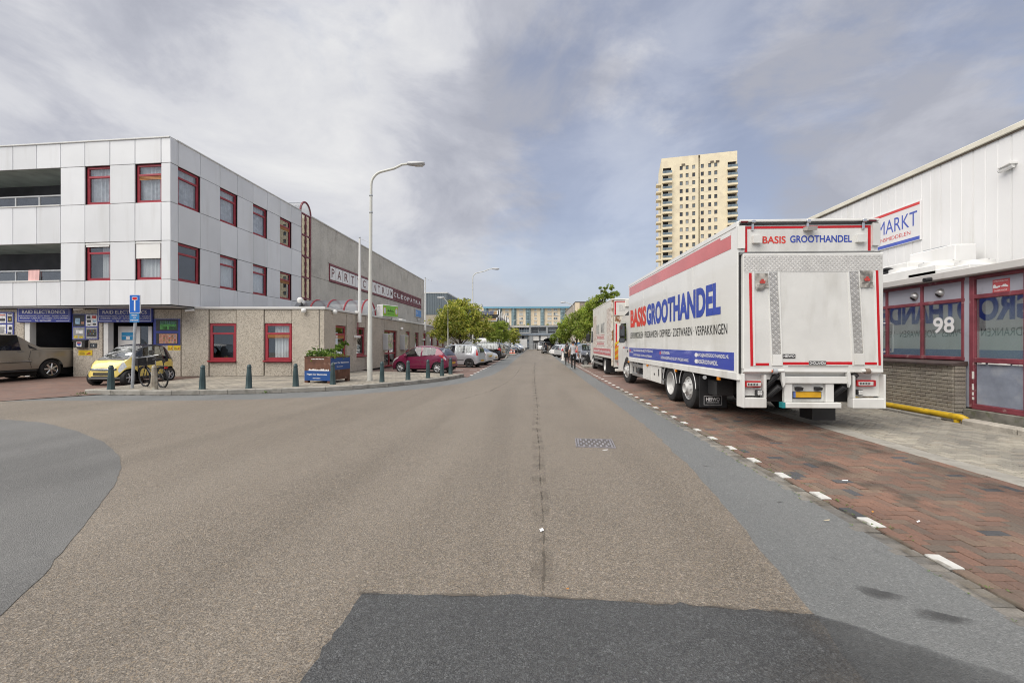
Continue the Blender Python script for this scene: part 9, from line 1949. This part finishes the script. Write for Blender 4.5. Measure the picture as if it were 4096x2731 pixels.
MB().box(-3, .10, 1, 36, 0, zh - .8).build('side_wall', mat('charred_wall', (.035, .035, .035), .8, var=.5, vs_=2), sg_, Matrix.Translation((sx, sy_, 0)))
hx, hy = CD(2302, 95); hr = thing('beige_hall', 'beige ribbed hall with green stripes behind the right hand trees', 'building', (hx, hy, 0)); zh = CAMH + (HOR - 1210) * 95 / FPX; m_bh = mat('beige_ribbed', (.34, .30, .255), .6, var=.05, vs_=.4); b = MB(); n = len(prof2)
b.add([(hx + p, hy + d, z) for z in (0, zh) for p, d in prof2], [(i, i + 1, n + i + 1, n + i) for i in range(n - 1)]); b.build('front_cladding', m_bh, hr, I4, recalc=False); b = MB(); n = len(pr2); b.add([(hx + d, hy + p, z) for z in (0, zh) for p, d in pr2], [(i, i + 1, n + i + 1, n + i) for i in range(n - 1)]); b.build('side_cladding', m_bh, hr, I4, recalc=False)
MB().box(hx + .06, hx + 16, hy + .06, hy + 33, 0, zh - .05).build('core', m_dark, hr, I4); MB().box(hx - .1, hx + 17, hy - .12, hy + 33.6, zh, zh + .2).build('roof_edge', mat('dark_roof_edge', (.10, .085, .07), .6), hr, I4); MB().box(hx - .08, hx + .9, hy - .1, hy - .06, 0, zh - .05).build('corner_panel', m_flat, hr, I4)
for p in (2340, 2352): a = (p - 2302) / FPX * 95; MB().box(hx + a, hx + a + .5, hy - .12, hy - .06, 4.5, zh - 2.3).build('green_stripe', mat('bright_green', (.02, .36, .10), .5), hr, I4)
MB().box(hx - .12, hx - .06, hy + 3, hy + 4, 5.5, zh - 2.3).build('green_stripe', MATS['bright_green'], hr, I4)
gf = thing('mesh_fence', 'grey mesh site fence behind the black people carrier', 'fence', (*CD(1970, 57), 0), YAW)
for k in range(4):
 b = MB(); x0 = -2.2 + k * 1.15
 b.box(x0, x0 + .05, -.02, .02, 0, 1.95); b.box(x0 + 1.07, x0 + 1.12, -.02, .02, 0, 1.95); b.box(x0 + .05, x0 + 1.07, -.02, .02, 1.9, 1.95); P_ = b.build('fence_panel', m_steel, gf); b = MB()
 for q in range(12): b.box(x0 + .08 + q * .083, x0 + .10 + q * .083, -.008, .008, .1, 1.9)
 stuff(b.build('mesh_wires', m_steel, P_))
bs2 = thing('blue_sign_panel', 'blue site panel standing behind the cars on right', 'sign', (*CD(2310, 70), 0), YAW); MB().box(-.55, .45, -.03, .03, 1.0, 1.75, bev=.01).build('panel', mat('panel_blue', (.05, .22, .6), .5), bs2); b = MB(); b.box(-.4, -.35, -.02, .02, 0, 1.0); b.box(.25, .3, -.02, .02, 0, 1.0); b.build('leg', m_steel, bs2)
